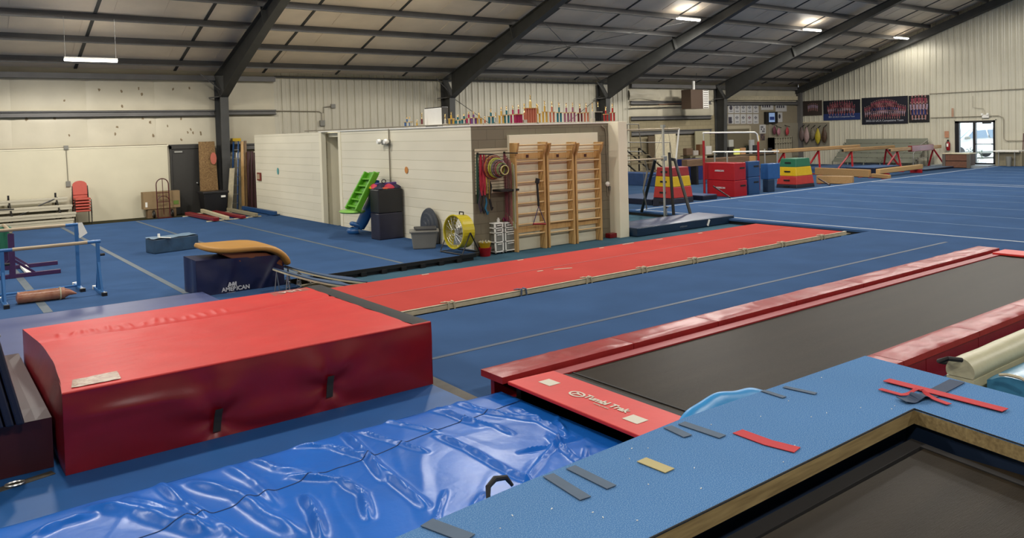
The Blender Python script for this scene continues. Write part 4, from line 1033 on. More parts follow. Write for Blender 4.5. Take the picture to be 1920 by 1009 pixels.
# ---- cardboard boxes, hand truck
C = wy(270, 401, 26.25)
zb, zt_ = wy(270, 389, 26.1).z, wy(270, 361, 26.1).z; x0, x1 = wy(268, 375, 26.1).x, wy(337, 375, 26.1).x
t = one('cardboard_box', M().box(x0, x1, 26.05, 26.35, .28, zt_), CARD, 'long flat cardboard box standing behind the maroon hand truck', 'box', bev=.006)
obj('tape', M().box(x0+.05, x0+.11, 26.04, 26.05, .35, .5), WHITE, t); obj('green_label', M().box(x1-.2, x1-.05, 26.04, 26.05, .38, .5), mat('green_print', (120, 150, 60), .6), t)
one('cardboard_box', M().box(x0+.12, x1-.12, 26.08, 26.36, 0.0, .28), mat('brown_cardboard', (140, 112, 78), .8), 'lower brown cardboard box under the long flat one', 'box', bev=.006)
HT = mat('maroon_metal_paint', (92, 24, 30), .4)
y = 25.85; xa, xb = wy(295, 380, y).x, wy(318, 380, y).x; zt_ = wy(306, 335, y).z; zb = .04
t = thing('hand_truck', 'maroon hand truck with looped handle and two wheels beside the dark door', 'hand truck', ((xa+xb)/2, y, 0))
xm = (xa+xb)/2; rr = (xb-xa)/2
obj('frame', M().tube([(xa, y, zb)]+[(xm-rr*math.cos(q), y+.06, zt_-rr+rr*math.sin(q)) for q in [PI*i/10 for i in range(11)]]+[(xb, y, zb)], .016, 8), HT, t, smooth=True)
m = M().tube([(xa, y, .78), (xb, y, .78)], .012, 6).tube([(xa, y, .5), (xb, y, .5)], .012, 6).tube([(xm, y, .1), (xm, y+.05, zt_)], .01, 6).tube([(xa, y, .3)]+[(xm-rr*math.cos(q), y, .5+rr*math.sin(q)) for q in [PI*i/8 for i in range(9)]]+[(xb, y, .3)], .012, 6)
obj('crossbars', m, HT, t)
obj('toe_plate', M().box(xa-.02, xb+.02, y-.24, y, .01, .03), HT, t)
for x in (xa-.09, xb+.09): 
    w_ = obj('wheel', M().lathe((x-.03, y+.1, .13), [(.02, 0), (.08, .0), (.12, .01), (.13, .03), (.12, .05), (.08, .06), (.02, .06)], 20, axis='x'), BLKM, t, smooth=True)
    obj('hub', M().lathe((x-.035, y+.1, .13), [(.05, 0), (.05, .07)], 12, axis='x'), GREY, w_)
A = K(322, 408, ZF); one('white_strip', M().box(A.x-.12, A.x+.2, 24.7, 24.76, .007, .03), WHITE, 'small white strip lying on the blue floor in front of the hand truck', 'strip')

# ---- OSB sheet, bin, ladder, planks, rolls
yy = 26.0
a, b, c, d = wy(373, 266, yy+.2), wy(403, 265, yy+.2), wy(408, 360, yy), wy(375, 360, yy)
OSB = mat('oriented_strand_board', (176, 140, 88), .75, var2=(120, 86, 46), scale=28, bump=.3, bscale=40)
t = one('strand_board', M().hexa([(d.x, yy-.02, .0), (c.x+.05, yy-.02, .0), (c.x+.05, yy, .0), (d.x, yy, .0), (a.x, yy+.25, a.z), (b.x, yy+.25, b.z), (b.x, yy+.27, b.z), (a.x, yy+.27, a.z)]), OSB, 'tall strand board sheet leaning between the dark door and the steel column', 'board')
P = wy(400, 297, yy+.12); m = M().prism([(P.x+.10*math.cos(q), yy+.1, P.z+.2*math.sin(q)) for q in [2*PI*i/10 for i in range(10)]], (0, .01, 0)); obj('pink_mark', m, mat('pink_spray', (220, 122, 100), .8), t)
x0, x1 = wy(378, 390, 25.4).x, wy(424, 390, 25.4).x; zt_ = wy(400, 358, 25.4).z
t = thing('rubbish_bin', 'large black plastic bin in front of the strand board', 'bin', ((x0+x1)/2, 25.45, 0))
w_ = (x1-x0)/2; cx = (x0+x1)/2
m = M().hexa([(cx-w_*.85, 25.2, 0), (cx+w_*.85, 25.2, 0), (cx+w_*.85, 25.65, 0), (cx-w_*.85, 25.65, 0), (cx-w_, 25.12, zt_-.06), (cx+w_, 25.12, zt_-.06), (cx+w_, 25.75, zt_-.06), (cx-w_, 25.75, zt_-.06)])
BINM = mat('black_bin_plastic', (34, 34, 38), .4)
obj('body', m, BINM, t, bev=.02); obj('rim', M().box(cx-w_-.02, cx+w_+.02, 25.1, 25.77, zt_-.07, zt_), BINM, t, bev=.012)
obj('label', M().box(cx+w_*.4, cx+w_*.75, 25.1, 25.13, zt_-.2, zt_-.14), WHITE, t)
LADB = mat('ladder_blue', (24, 96, 168), .45)
y0_ = 25.85
a, b = wy(438, 265, 26.3), wy(434, 389, y0_); a2, b2 = wy(447, 265, 26.3), wy(445, 389, y0_)
t = thing('step_ladder', 'tall blue step ladder with a yellow top leaning against the wall', 'ladder', (b.x, y0_, 0))
for (q1, q2) in ((a, b), (a2, b2)):
    obj('rail', M().bar((q2.x, y0_, .0), (q1.x, 26.3, a.z), .03, .09), LADB, t)
    obj('rail', M().bar((q2.x+.05, y0_+.1, .0), (q1.x+.03, 26.38, a.z), .03, .06), LADB, t)
for k in range(7):
    u = (k+1)/8.0; obj('step', M().bar((b.x+(a.x-b.x)*u, y0_+(26.3-y0_)*u-.02, a.z*u), (b2.x+(a2.x-b2.x)*u, y0_+(26.3-y0_)*u-.02, a.z*u), .08, .02), CHROME, t)
obj('top_cap', M().box(a.x-.06, a2.x+.06, 26.2, 26.45, a.z, a.z+.1), YEL, t, bev=.01)
obj('label', M().bar((a.x+.08, 26.2, 1.75), (a.x+.08, 26.22, 1.9), .1, .01), WHITE, t)
a, b = wy(430, 315, 26.1), wy(426, 389, 25.8)
one('wooden_plank', M().hexa([(b.x-.09, 25.55, 0), (b.x+.07, 25.55, 0), (b.x+.07, 25.59, 0), (b.x-.09, 25.59, 0), (a.x-.08, 25.78, a.z), (a.x+.07, 25.78, a.z), (a.x+.07, 25.82, a.z), (a.x-.08, 25.82, a.z)]), TANF, 'short pale plank leaning left of the blue ladder', 'plank')
for k, (px, w_, zt_, nm, mt) in enumerate(((454, .045, 265, 'narrow tan plank leaning just right of the blue ladder', WOOD), (460, .04, 264, 'darker narrow plank leaning beside the maroon rolls', wood_mat('dark_plank', (150, 116, 74), (110, 82, 48), 2)))):
    a = wy(px, zt_, 26.3); b = wy(px+1, 389, 25.9)
    one('wooden_plank', M().hexa([(b.x-w_, 25.85, 0), (b.x+w_, 25.85, 0), (b.x+w_, 25.89, 0), (b.x-w_, 25.89, 0), (a.x-w_, 26.3, a.z), (a.x+w_, 26.3, a.z), (a.x+w_, 26.34, a.z), (a.x-w_, 26.34, a.z)]), mt, nm, 'plank')
for k, (px, py) in enumerate(((466, 284), (472.5, 284), (479, 286))):
    a = wy(px, py, 26.1); b = wy(px+2, 389, 25.9)
    one('rolled_mat', M().tube([(b.x, 26.0, 0), (a.x, 26.12, a.z)], .052, 14), MAROOND, ['left', 'middle', 'right'][k]+' maroon roll standing between the planks and the block wall', 'rolled mat', smooth=True, group='maroon rolls by the block wall')
P = wy(468, 286, 26.0); one('white_hook', M().box(P.x-.06, P.x+.06, 26.0, 26.05, P.z, P.z+.1), WHITE, 'small white bracket above the maroon rolls', 'bracket') if False else None

# ---- low beams lying near the wall
fb = [((352, 400), (406, 411), 'maroon', .10, 'leftmost low floor beam, covered in maroon vinyl'), ((379, 394), (427, 409), 'white', .10, 'white wooden floor beam between the two maroon ones'), ((402, 396), (456, 406), 'maroon', .08, 'maroon covered floor beam right of the white one'),
      ((428, 392), (481, 403), 'tan', .10, 'tan floor beam between the maroon and the blue one'), ((456, 389), (517, 400), 'blue', .11, 'rightmost low floor beam, blue, near the block wall')]
for (pa, pb, c, h, nm) in fb:
    A, B = K(pa[0], pa[1]+5, ZF), K(pb[0], pb[1]+5, ZF); d = (B-A).normalized(); s = Vector((-d.y, d.x, 0)); 
    mt = {'maroon': MAROON, 'white': mat('cream_beam', (226, 212, 176), .6, var=.05), 'tan': mat('tan_suede_beam', (168, 156, 124), .8), 'blue': BLUEB}[c]
    t = thing('floor_beam', nm, 'balance beam', tuple((A+B)/2), )
    hw_ = .10 if c != 'maroon' else .16
    obj('beam', M().bar(A+ZA*(h/2+.02), B+ZA*(h/2+.02), hw_, h), mt, t, bev=.012)
    for u in (.08, .92):
        P = A.lerp(B, u); obj('foot', M().bar(P-s*.2+ZA*.012, P+s*.2+ZA*.012, .06, .024), TANF if c != 'blue' else BLUEB, t)

# ---- things on and by the long block wall (plane X = 8.45)
XW = 8.44
P = wx(487, 331, XW); t = thing('fire_alarm_box', 'small red-framed box on the far end of the block wall', 'alarm box', (XW, P.y, P.z))
obj('frame', M().box(XW-.04, XW, P.y-.14, P.y+.14, P.z-.12, P.z+.12), mat('rust_red', (150, 60, 50), .5), t); obj('panel', M().box(XW-.045, XW-.04, P.y-.1, P.y+.1, P.z-.08, P.z+.08), mat('pale_pink', (220, 190, 160), .5), t)
for px, py, rgb, nm, ry_, rz_ in ((521, 321, (110, 190, 190), 'small turquoise paper shape stuck on the block wall', .07, .1), (762, 319, (240, 160, 80), 'round orange paper disc stuck on the block wall', .07, .075)):
    P = wx(px, py, XW); one('paper_disc', M().prism([(XW-.004, P.y+ry_*math.cos(q), P.z+rz_*math.sin(q)) for q in [2*PI*i/18 for i in range(18)]], (.003, 0, 0)), mat(nm[:12], rgb, .7), nm, 'paper shape', loc=(XW, P.y, P.z))
P = wx(730, 243, XW); Q = wx(733, 335, XW)
conduit('wall_conduit', [(XW-.02, P.y, WT+.02), (XW-.02, P.y, 1.0)], 'grey conduit running straight down the block wall behind the black boxes', .014)
conduit('wall_conduit', [(XW-.0, 20.4, WT+.05), (XW-.0, P.y, WT+.05), (XW, 12.5, WT+.05)], 'thin conduit lying along the top of the block wall', .012)
E_ = wx(727, 267, XW); t = thing('emergency_light', 'twin-head emergency light high on the block wall', 'emergency light', (XW, E_.y, E_.z))
obj('body', M().box(XW-.1, XW, E_.y-.12, E_.y+.12, E_.z-.05, E_.z+.06), GREY, t, bev=.012)
for s in (-1, 1): obj('lamp_head', M().lathe((XW-.12, E_.y+s*.16, E_.z+.02), [(.05, -.06), (.06, 0), (.03, .05)], 12, axis='x'), WHITE, t, smooth=True)
# slide
SG = mat('lime_green_plastic', (120, 206, 50), .4); SB = mat('blue_slide_plastic', (44, 108, 178), .35)
zf = ZF
t = thing('toy_slide', 'lime green and blue plastic toy slide tipped up against the block wall', 'toy slide', (7.7, 15.4, ZF))
XS = 8.1
def sxy(px, py, x=XS): return wx(px, py, x)
xs0 = 7.75
a0_, a1_ = wx(651, 392, 7.72), wx(688, 323, 8.1); b0_, b1_ = wx(670, 396, 7.62), wx(706, 323, 8.0)
wid = .05
for (p, q) in ((a0_, a1_), (b0_, b1_)): obj('side_rail', M().bar(p, q, .05, .15, up=XA), SG, t, bev=.02)
m = M().bar((a0_+b0_)/2+XA*.06, (a1_+b1_)/2+XA*.06, (a0_-b0_).length, .03, up=XA) if False else M().hexa([a0_+XA*.05, b0_+XA*.05, b1_+XA*.05, a1_+XA*.05, a0_+XA*.08, b0_+XA*.08, b1_+XA*.08, a1_+XA*.08])
obj('ladder_back', m, mat('green_plastic_shade', (104, 186, 44), .45), t)
for k in range(5):
    u = .1+k*.18; obj('step', M().bar(a0_.lerp(a1_, u), b0_.lerp(b1_, u), .09, .035), SG, t, bev=.008)
p = (a0_+b0_)/2
m = M(); m.lathe((p.x, p.y, p.z-.03), [(.02, -.03), (.24, -.03), (.27, 0), (.24, .03), (.02, .03)], 24); 
m.v = [(x, p.y+(y-p.y)*1.35, z) for x, y, z in m.v]
obj('base_lip', m, mat('pale_green_plastic', (150, 214, 96), .4), t, smooth=True)
a = wx(700, 372, 8.1); b = K(671, 437, ZF)+ZA*.09
m = M(); n = 16
for i in range(n+1): pass
pts = [a+ZA*.4, a, a.lerp(b, .4)+ZA*.0, a.lerp(b, .75)-ZA*.03, b]
def trough(u, v):
    s = u*(len(pts)-1); k = min(int(s), len(pts)-2); c = pts[k].lerp(pts[k+1], s-k); q = PI*v
    return (c.x-.12*math.sin(q)*.6, c.y+.22*math.cos(q), c.z+.02*math.sin(q))
m.grid(trough, 20, 12)
m.grid(lambda u, v: (lambda p: (p[0]+.05, p[1]*1.0, p[2]))(trough(u, v)), 20, 12)
obj('slide_chute', m, SB, t, smooth=True)
m = M().tube([b+Vector((-.05, .15, -.02)), b+Vector((-.16, .08, -.03)), b+Vector((-.18, 0, -.03)), b+Vector((-.16, -.1, -.03)), b+Vector((-.05, -.17, -.02))], .075, 12); m.tube([b+Vector((-.02, .2, .1)), b+Vector((-.1, .1, .13)), b+Vector((-.12, 0, .14)), b+Vector((-.1, -.12, .13)), b+Vector((-.02, -.2, .1))], .05, 10)
obj('slide_foot', m, SB, t, smooth=True)
# black boxes
def boxat(px, py, pl, pr_, z):   # nearest bottom corner, left and right limits -> (x0,x1,y0,y1)
    C = K(px, py, z); return C.x, C.x+along(C, XA, pr_), C.y, C.y+along(C, YA, pl)
x0, x1, y0, y1 = boxat(712, 451, 696, 757, ZF)
C = Vector((x0, y0, ZF)); zm, zt_ = zat(C, 401), zat(C, 356)
BX = mat('black_soft_vinyl', (34, 34, 38), .42, var=.1, bump=.1, bscale=6); BX2 = mat('charcoal_violet_vinyl', (46, 46, 66), .42, var=.15, scale=5, bump=.12, bscale=6)
one('soft_block', M().box(x0, x1, y0, y1, ZF, zm-.003), BX2, 'lower charcoal soft block of the pair beside the toy slide', 'soft block', bev=.02)
one('soft_block', M().box(x0, x1, y0, y1, zm, zt_), BX, 'upper black soft block of the pair beside the toy slide', 'soft block', bev=.02)
m = M().box(x0+.12, x1+.22, y0+.35, y1+.02, zt_+.01, zt_+.12)
t = one('purple_mat', m, mat('purple_vinyl', (98, 66, 150), .4, var=.08), 'purple folded mat on top of the black soft blocks', 'folded mat', bev=.02)
PK = mat('pink_harness_fabric', (220, 60, 84), .6); 
t = thing('harness', 'pink and navy padded harness draped over the black soft blocks', 'harness', (x0+.2, y0+.25, zt_))
random.seed(4)
def pad(name, cx, cy, lx, ly, h, mt, z=zt_):
    m = M(); m.grid(lambda u, v: (cx-lx/2+lx*u, cy-ly/2+ly*v, z+.008+h*(math.sin(PI*u)**.5)*(math.sin(PI*v)**.5)+.01*noise.noise((u*4+cx, v*4, 0))), 12, 10); m.quad((cx-lx/2, cy-ly/2, z+.004), (cx+lx/2, cy-ly/2, z+.004), (cx+lx/2, cy+ly/2, z+.004), (cx-lx/2, cy+ly/2, z+.004)); return obj(name, m, mt, t, smooth=True)
pad('shoulder_pad', x0+.13, y0+.42, .2, .26, .1, PK); pad('shoulder_pad', x0+.34, y0+.15, .2, .24, .1, PK)
pad('waist_band', x0+.22, y0+.28, .2, .2, .12, mat('navy_fabric', (40, 36, 66), .7)); pad('waist_band', x0+.5, y0+.12, .18, .2, .08, mat('navy_fabric', (40, 36, 66), .7))
pad('leg_loop', x0+.08, y0+.14, .1, .3, .05, mat('navy_fabric', (40, 36, 66), .7)); pad('orange_strap', x0+.18, y0+.06, .22, .07, .03, mat('orange_fabric', (240, 110, 70), .7)); pad('yellow_patch', x0+.06, y0+.46, .08, .2, .05, YEL)
obj('buckle', M().tube([(x0+.3+.05*math.cos(q), y0+.3, zt_+.15+.04*math.sin(q)) for q in [2*PI*i/10 for i in range(10)]], .01, 6, closed=True), BLKM, t)
# tote with lid, round lid behind it
x0, x1, y0, y1 = boxat(771, 469, 768, 819, ZF); y1 = y0+.36
C = Vector((x0, y0, ZF)); zt_ = zat(C, 433); x1 = x0+.52
t = thing('storage_tote', 'grey plastic storage tote with dark lid askew by the block wall', 'tote', (x0, y0, ZF))
tote = t
TOTE = mat('tote_grey', (150, 148, 138), .45)
m = M().hexa([(x0+.04, y0+.04, ZF), (x1-.05, y0+.04, ZF), (x1-.05, y1-.04, ZF), (x0+.04, y1-.04, ZF), (x0, y0, zt_-.03), (x1, y0, zt_-.03), (x1, y1, zt_-.03), (x0, y1, zt_-.03)])
obj('body', m, TOTE, t, bev=.025); obj('rim', M().box(x0-.025, x1+.025, y0-.025, y1+.025, zt_-.05, zt_-.01), TOTE, t, bev=.01)
obj('lid', M().hexa([(x0+.1, y0+.05, zt_-.01), (x1-.02, y0+.0, zt_-.01), (x1-.02, y1, zt_), (x0+.06, y1, zt_), (x0+.1, y0+.05, zt_+.03), (x1-.02, y0+.0, zt_+.03), (x1-.02, y1, zt_+.04), (x0+.06, y1, zt_+.04)]), mat('dark_lid', (62, 62, 64), .5), t, bev=.01)
tote.rotation_euler.z = R(-30)
P = wx(804, 430, 8.33); 
t = thing('round_bin_lid', 'large dark grey domed bin lid standing behind the storage tote', 'bin lid', (8.3, P.y, ZF))
zc = .62
m = M(); prof = [(.02, -.14), (.09, -.14), (.10, -.10), (.16, -.10), (.17, -.07), (.23, -.07), (.25, -.03), (.31, -.02), (.33, .02), (.33, .03)]
m.lathe((0, 0, 0), prof, 36, axis='x')
m.v = [(8.33+x*.9+(.12 if z < 0 else 0)*0, P.y+y*.98, ZF+.36+z*1.1) for x, y, z in m.v]
obj('lid_shell', m, DGREY, t, smooth=True)
obj('lid_body', M().box(8.30, 8.4, P.y-.28, P.y+.3, ZF, ZF+.36), DGREY, t, bev=.02)
# yellow drum fan
Fc = K(861, 466, ZF); fx, fy = Fc.x, Fc.y+.02
FP = wx(861, 434, 8.05)
fc = Vector((8.05, FP.y, FP.z)); fr = .31
YF_ = mat('fan_yellow', (232, 212, 40), .35); 
t = thing('drum_fan', 'yellow drum fan on a black stand by the corner of the block wall', 'fan', (fc.x, fc.y, ZF))
dirx = Vector((-1, -.06, .04)).normalized(); sd = dirx.cross(ZA).normalized(); up_ = sd.cross(dirx)
def ringp(r_, dd, n=28): return [fc+dirx*dd+(sd*math.cos(q)+up_*math.sin(q))*r_ for q in [2*PI*i/n for i in range(n)]]
m = M(); A_ = ringp(fr, .13, 36); B_ = ringp(fr, -.13, 36); C_ = ringp(fr-.012, -.13, 36); D_ = ringp(fr-.012, .13, 36)
for i in range(36):
    j = (i+1) % 36; m.quad(A_[i], A_[j], B_[j], B_[i]); m.quad(C_[i], C_[j], D_[j], D_[i]); m.quad(A_[i], A_[j], D_[j], D_[i]); m.quad(B_[i], B_[j], C_[j], C_[i])
m.tube(ringp(fr, .13, 36), .014, 6, closed=True)
obj('drum', m, YF_, t, smooth=True)
m = M()
for dd in (.11, -.11):
    for r_ in (.07, .13, .19, .25): m.tube(ringp(r_, dd+(.03 if dd > 0 else -.03)*(1-r_/.3), 24), .003, 4, closed=True)
    for i in range(16):
        q = 2*PI*i/16; m.tube([fc+dirx*(dd+.03*(1 if dd > 0 else -1))+(sd*math.cos(q)+up_*math.sin(q))*.04, fc+dirx*dd+(sd*math.cos(q)+up_*math.sin(q))*.29], .0025, 4)
obj('grille', m, CHROME, t)
for k in range(3):
    q = 2*PI*k/3+.5; ra = (sd*math.cos(q)+up_*math.sin(q)); ta = (-sd*math.sin(q)+up_*math.cos(q)); m = M()
    m.grid(lambda u, v: tuple(fc+ra*(.05+.2*u)+ta*((v-.5)*(.10+.14*u))+dirx*(.05*(v-.5)*2)), 6, 6); m.grid(lambda u, v: tuple(fc+dirx*.004+ra*(.05+.2*u)+ta*((v-.5)*(.10+.14*u))+dirx*(.05*(v-.5)*2)), 6, 6)
    obj('blade', m, CHROME, t, smooth=True)
m = M(); m.tube([fc-dirx*.12, fc+dirx*.05], .07, 14); obj('motor', m, GREY, t, smooth=True)
m = M()
for s in (-1, 1):
    p = fc+sd*s*(fr+.03); g0 = Vector((p.x, p.y, 0)); dd_ = Vector((dirx.x, dirx.y, 0)).normalized()
    m.tube([p, g0-dd_*-.2+ZA*(ZF+.02), g0-dd_*.2+ZA*(ZF+.02), p], .014, 6)
a_ = Vector((fc.x, fc.y, ZF+.02)); sd_ = Vector((sd.x, sd.y, 0)); dd_ = Vector((dirx.x, dirx.y, 0)).normalized()
m.tube([a_+sd_*.33+dd_*.2, a_-sd_*.33+dd_*.2], .014, 6); m.tube([a_+sd_*.33-dd_*.2, a_-sd_*.33-dd_*.2], .014, 6)
obj('stand', m, BLKM, t)
hp = fc+up_*(fr+.0); obj('handle', M().tube([hp-sd*.06-dirx*.05, hp-sd*.06-dirx*.05+up_*.05, hp+sd*.06-dirx*.05+up_*.05, hp+sd*.06-dirx*.05], .012, 6), BLKM, t)

# thin conduits on the grey sheeting above the block office
yq = RY-.05
q = [wy(515, 208, yq), wy(598, 209, yq), wy(603, 212, yq), wy(604, 231, yq)]
conduit('wall_conduit', [tuple(v) for v in q], 'thin conduit on the grey sheeting above the far end of the block wall', .016, parts=[('outlet_box', (q[3].x-.09, q[3].x+.09, yq-.05, yq+.02, q[3].z-.1, q[3].z+.1))])
q = [wy(606, 212, yq), wy(606, 201, yq), wy(624, 199, yq)]
conduit('wall_conduit', [tuple(v) for v in q], 'short upper branch of conduit on the grey sheeting', .016, parts=[('outlet_box', (q[2].x-.08, q[2].x+.08, yq-.05, yq+.02, q[2].z-.07, q[2].z+.07))])
# ================================================================== MIDDLE: the grey block face with its gear (plane Y = 12.46)
YW = 12.44
# ---- trophies and speaker along the wall top
TROPH = [(763.6, 300, 'blue', 1), (768.5, 300, 'silver', 1), (782, 325, 'gold', 0), (791.5, 265, 'maroon', 0), (835, 275, 'silver', 0), (846.5, 260, 'gold', 1), (859, 285, 'teal', 1), (870.6, 275, 'teal', 1), (879.5, 257, 'magenta', 1), (888.5, 255, 'purple', 1), (898.6, 265, 'gold', 1),
         (909.6, 295, 'copper', 0), (921, 235, 'teal', 1), (930, 260, 'silver', 0), (940.5, 220, 'gold', 1), (950.4, 210, 'teal', 1), (962.3, 205, 'magenta', 1), (973, 200, 'magenta', 2), (984, 190, 'copper', 0), (995.5, 118, 'copper', 3), (1009, 195, 'gold', 1), (1022, 165, 'gold', 1), (1035.6, 170, 'copper', 1),
         (1049, 180, 'teal', 1), (1062.6, 185, 'mauve', 1), (1074.5, 180, 'mauve', 1), (1088, 190, 'maroon', 1), (1099.8, 185, 'copper', 1), (1111.7, 180, 'silver', 0), (1122, 175, 'black', 2), (1136.4, 215, 'red', 1), (1149, 190, 'red', 1)]
TC = {'blue': (70, 110, 170), 'silver': (200, 200, 196), 'gold': (206, 168, 80), 'maroon': (110, 40, 50), 'teal': (40, 110, 124), 'magenta': (176, 50, 96), 'purple': (120, 80, 140), 'copper': (196, 120, 96), 'mauve': (156, 96, 120), 'black': (36, 34, 36), 'red': (170, 50, 52)}
GOLD = mat('gold_figure', (226, 196, 130), .25, .8)
TB = mat('trophy_marble', (216, 206, 186), .4)
ztop = WT+.026
def trophy(px, ptop, c, kind, label):
    if px < 884: x = 8.56; P = wx(px, 240, x); y = P.y
    else: y = 12.54; P = wy(px, 236, y); x = P.x
    base = Vector((x, y, ztop)); h = zat(base, 150+ptop/4.364)-ztop
    t = thing('trophy', label, 'trophy', tuple(base), 'trophies along the top of the block wall')
    cm = mat('trophy_'+c, TC[c], .22, .35)
    w_ = .05 if kind == 0 else .062 if kind == 1 else .10 if kind == 2 else .17
    if kind == 0:
        obj('base', M().box(x-.04, x+.04, y-.035, y+.035, ztop, ztop+h*.2), TB, t, bev=.004)
        obj('column', M().tube([(x, y, ztop+h*.2), (x, y, ztop+h*.55)], .018, 8), cm, t, smooth=True)
        zf_ = ztop+h*.55
    else:
        obj('base', M().box(x-w_, x+w_, y-.04, y+.04, ztop, ztop+.022), TB, t, bev=.003)
        z1 = ztop+h*(.48 if kind < 3 else .52)
        n = 2 if kind == 1 else 4 if kind == 2 else 5
        for k in range(n):
            cx = x-w_*.72+2*w_*.72*k/(n-1); obj('column', M().tube([(cx, y, ztop+.022), (cx, y, z1)], .021 if kind < 3 else .026, 10), cm, t, smooth=True)
        obj('platform', M().box(x-w_*1.05, x+w_*1.05, y-.035, y+.035, z1, z1+.014), GOLD if c != 'black' else TB, t, bev=.003)
        z2 = z1+.014+(h-(z1-ztop))*.45
        obj('upper_column', M().tube([(x, y, z1+.014), (x, y, z2)], .018 if kind < 3 else .03, 8), cm if kind < 3 else GOLD, t, smooth=True)
        if kind == 3:
            for s in (-1, 1): obj('side_figure', M().lathe((x+s*w_*.95, y, z1+.014), [(.012, 0), (.006, .03), (.014, .06), (.004, .09)], 8), GOLD, t, smooth=True)
        zf_ = z2
    hh = ztop+h-zf_
    m = M().lathe((x, y, zf_), [(.016, 0), (.008, hh*.12), (.007, hh*.3), (.014, hh*.45), (.012, hh*.55), (.005, hh*.62), (.010, hh*.68), (.010, hh*.76), (.002, hh*.82)], 8)
    m.tube([(x-.02, y, zf_+hh*.95), (x, y, zf_+hh*.55), (x+.02, y, zf_+hh*.95)], .004, 5)
    obj('figurine', m, GOLD, t, smooth=True)
nL = 0
big = 19
for i, (px, pt, c, kd) in enumerate(TROPH):
    adj = {1: 'twin-column', 0: 'slim', 2: 'wide four-column', 3: 'giant'}[kd]
    if px < 796: lab = f'{adj} {c} trophy left of the white speaker, {ORD[i]} from the left'
    elif i == big: lab = 'giant copper trophy, tallest and widest on the block wall'
    elif i < big: lab = f'{adj} {c} trophy on the wall, {ORD[i-4]} to the right of the white speaker'
    else: lab = f'{adj} {c} trophy on the wall, {ORD[i-big-1]} to the right of the giant one'
    trophy(px, pt, c, kd, lab)
P = wx(812, 219, 8.7)
a, b, c, d = wx(797, 238, 8.72), wx(829, 237, 8.6), wx(828, 201, 8.6), wx(796, 203, 8.72)
t = thing('loudspeaker', 'white loudspeaker standing among the trophies on the block wall', 'loudspeaker', (8.8, P.y, ztop))
dd = Vector((.22, .1, 0)); za = ztop+.02; zb_ = d.z
q = [Vector((a.x, a.y, za)), Vector((b.x, b.y, za)), Vector((b.x, b.y, za))+dd, Vector((a.x, a.y, za))+dd]
obj('cabinet', M().hexa(q+[v+ZA*(zb_-za) for v in q]), BLKM, t, bev=.01)
q2 = [Vector((a.x, a.y, za+.01))-dd*.06, Vector((b.x, b.y, za+.01))-dd*.06, Vector((b.x, b.y, za+.01))-dd*.01, Vector((a.x, a.y, za+.01))-dd*.01]
obj('front_grille', M().hexa(q2+[v+ZA*(zb_-za-.03) for v in q2]), WHITE, t, bev=.008)
obj('cable', M().tube([(8.7, P.y+.3, ztop+.01), (8.75, P.y+.1, ztop+.012), (8.8, P.y, ztop+.012)], .008, 6), BLKM, t)

# ---- slatwall with hooks, hoops and ropes
x0, x1 = 8.5, wy(951, 300, YW).x; zt_, zb = wy(890, 279, YW).z, wy(895, 365, YW).z
SLAT = mat('slatwall_cream', (196, 184, 156), .6)
t = thing('slatwall', 'cream grooved slatwall panel on the grey block face by the corner', 'slatwall', ((x0+x1)/2, YW, zb))
m = M()
n = 15
for k in range(n): m.box(x0, x1, YW-.03, YW-.012, zb+(zt_-zb)*k/n+.006, zb+(zt_-zb)*(k+1)/n-.004)
obj('slats', m, SLAT, t); obj('backing', M().box(x0, x1, YW-.012, YW-.001, zb, zt_), mat('slat_shadow', (90, 80, 66), .8), t)
def hook(px0, py0, px1, py1, L_, label):
    A = wy(px0, py0, YW-.03); return A
def arm(name, A, L_, label, drop=.12):
    t = thing('wall_hook', label, 'hook', tuple(A))
    obj('bracket', M().box(A.x-.02, A.x+.02, YW-.045, YW-.03, A.z-.06, A.z+.03), BLKM, t)
    obj('arm', M().tube([(A.x, YW-.04, A.z), (A.x, YW-.04-L_, A.z-drop*.0)], .012, 8), BLKM, t)
    return t
A1 = wy(895, 289, YW-.03); arm('h', A1, .5, 'long black hook on the slatwall holding the hoops')
A2 = wy(945, 287, YW-.03); arm('h', A2, .42, 'second black hook on the slatwall holding the jump ropes')
# hoops: nested rings
HO = [(.235, (104, 30, 44), 'maroon'), (.215, (196, 112, 60), 'orange'), (.20, (120, 30, 40), 'dark red'), (.185, (206, 204, 60), 'yellow'), (.17, (170, 180, 60), 'olive'), (.165, (110, 90, 110), 'mauve'), (.15, (90, 34, 50), 'plum'), (.135, (150, 60, 60), 'brick'), (.12, (120, 150, 80), 'green'), (.10, (70, 40, 46), 'brown'), (.085, (220, 206, 130), 'cream')]
HC = wy(935, 333, YW-.3)
for k, (r_, rgb, nm) in enumerate(HO):
    yy_ = YW-.16-.025*k
    cx, cz = HC.x-.03+(.010*k), A1.z-.02-.235+(-.006*k)-(.0)
    m = M().tube([(cx+r_*math.cos(q), yy_, cz+r_*math.sin(q)) for q in [2*PI*i/40 for i in range(40)]], .011, 6, closed=True)
    one('hoop', m, mat('hoop_'+nm.replace(' ', '_'), rgb, .35), f'{nm} hoop nested with the others on the slatwall, {ORD[k]} by size', 'hoop', group='nested hoops on the slatwall', smooth=True)
one('wall_shelf', M().box(wy(922, 354, YW).x, wy(955, 354, YW).x, YW-.32, YW, wy(935, 358, YW).z, wy(935, 355, YW).z+.01), BLKM, 'small black shelf under the nested hoops', 'shelf', bev=.004)
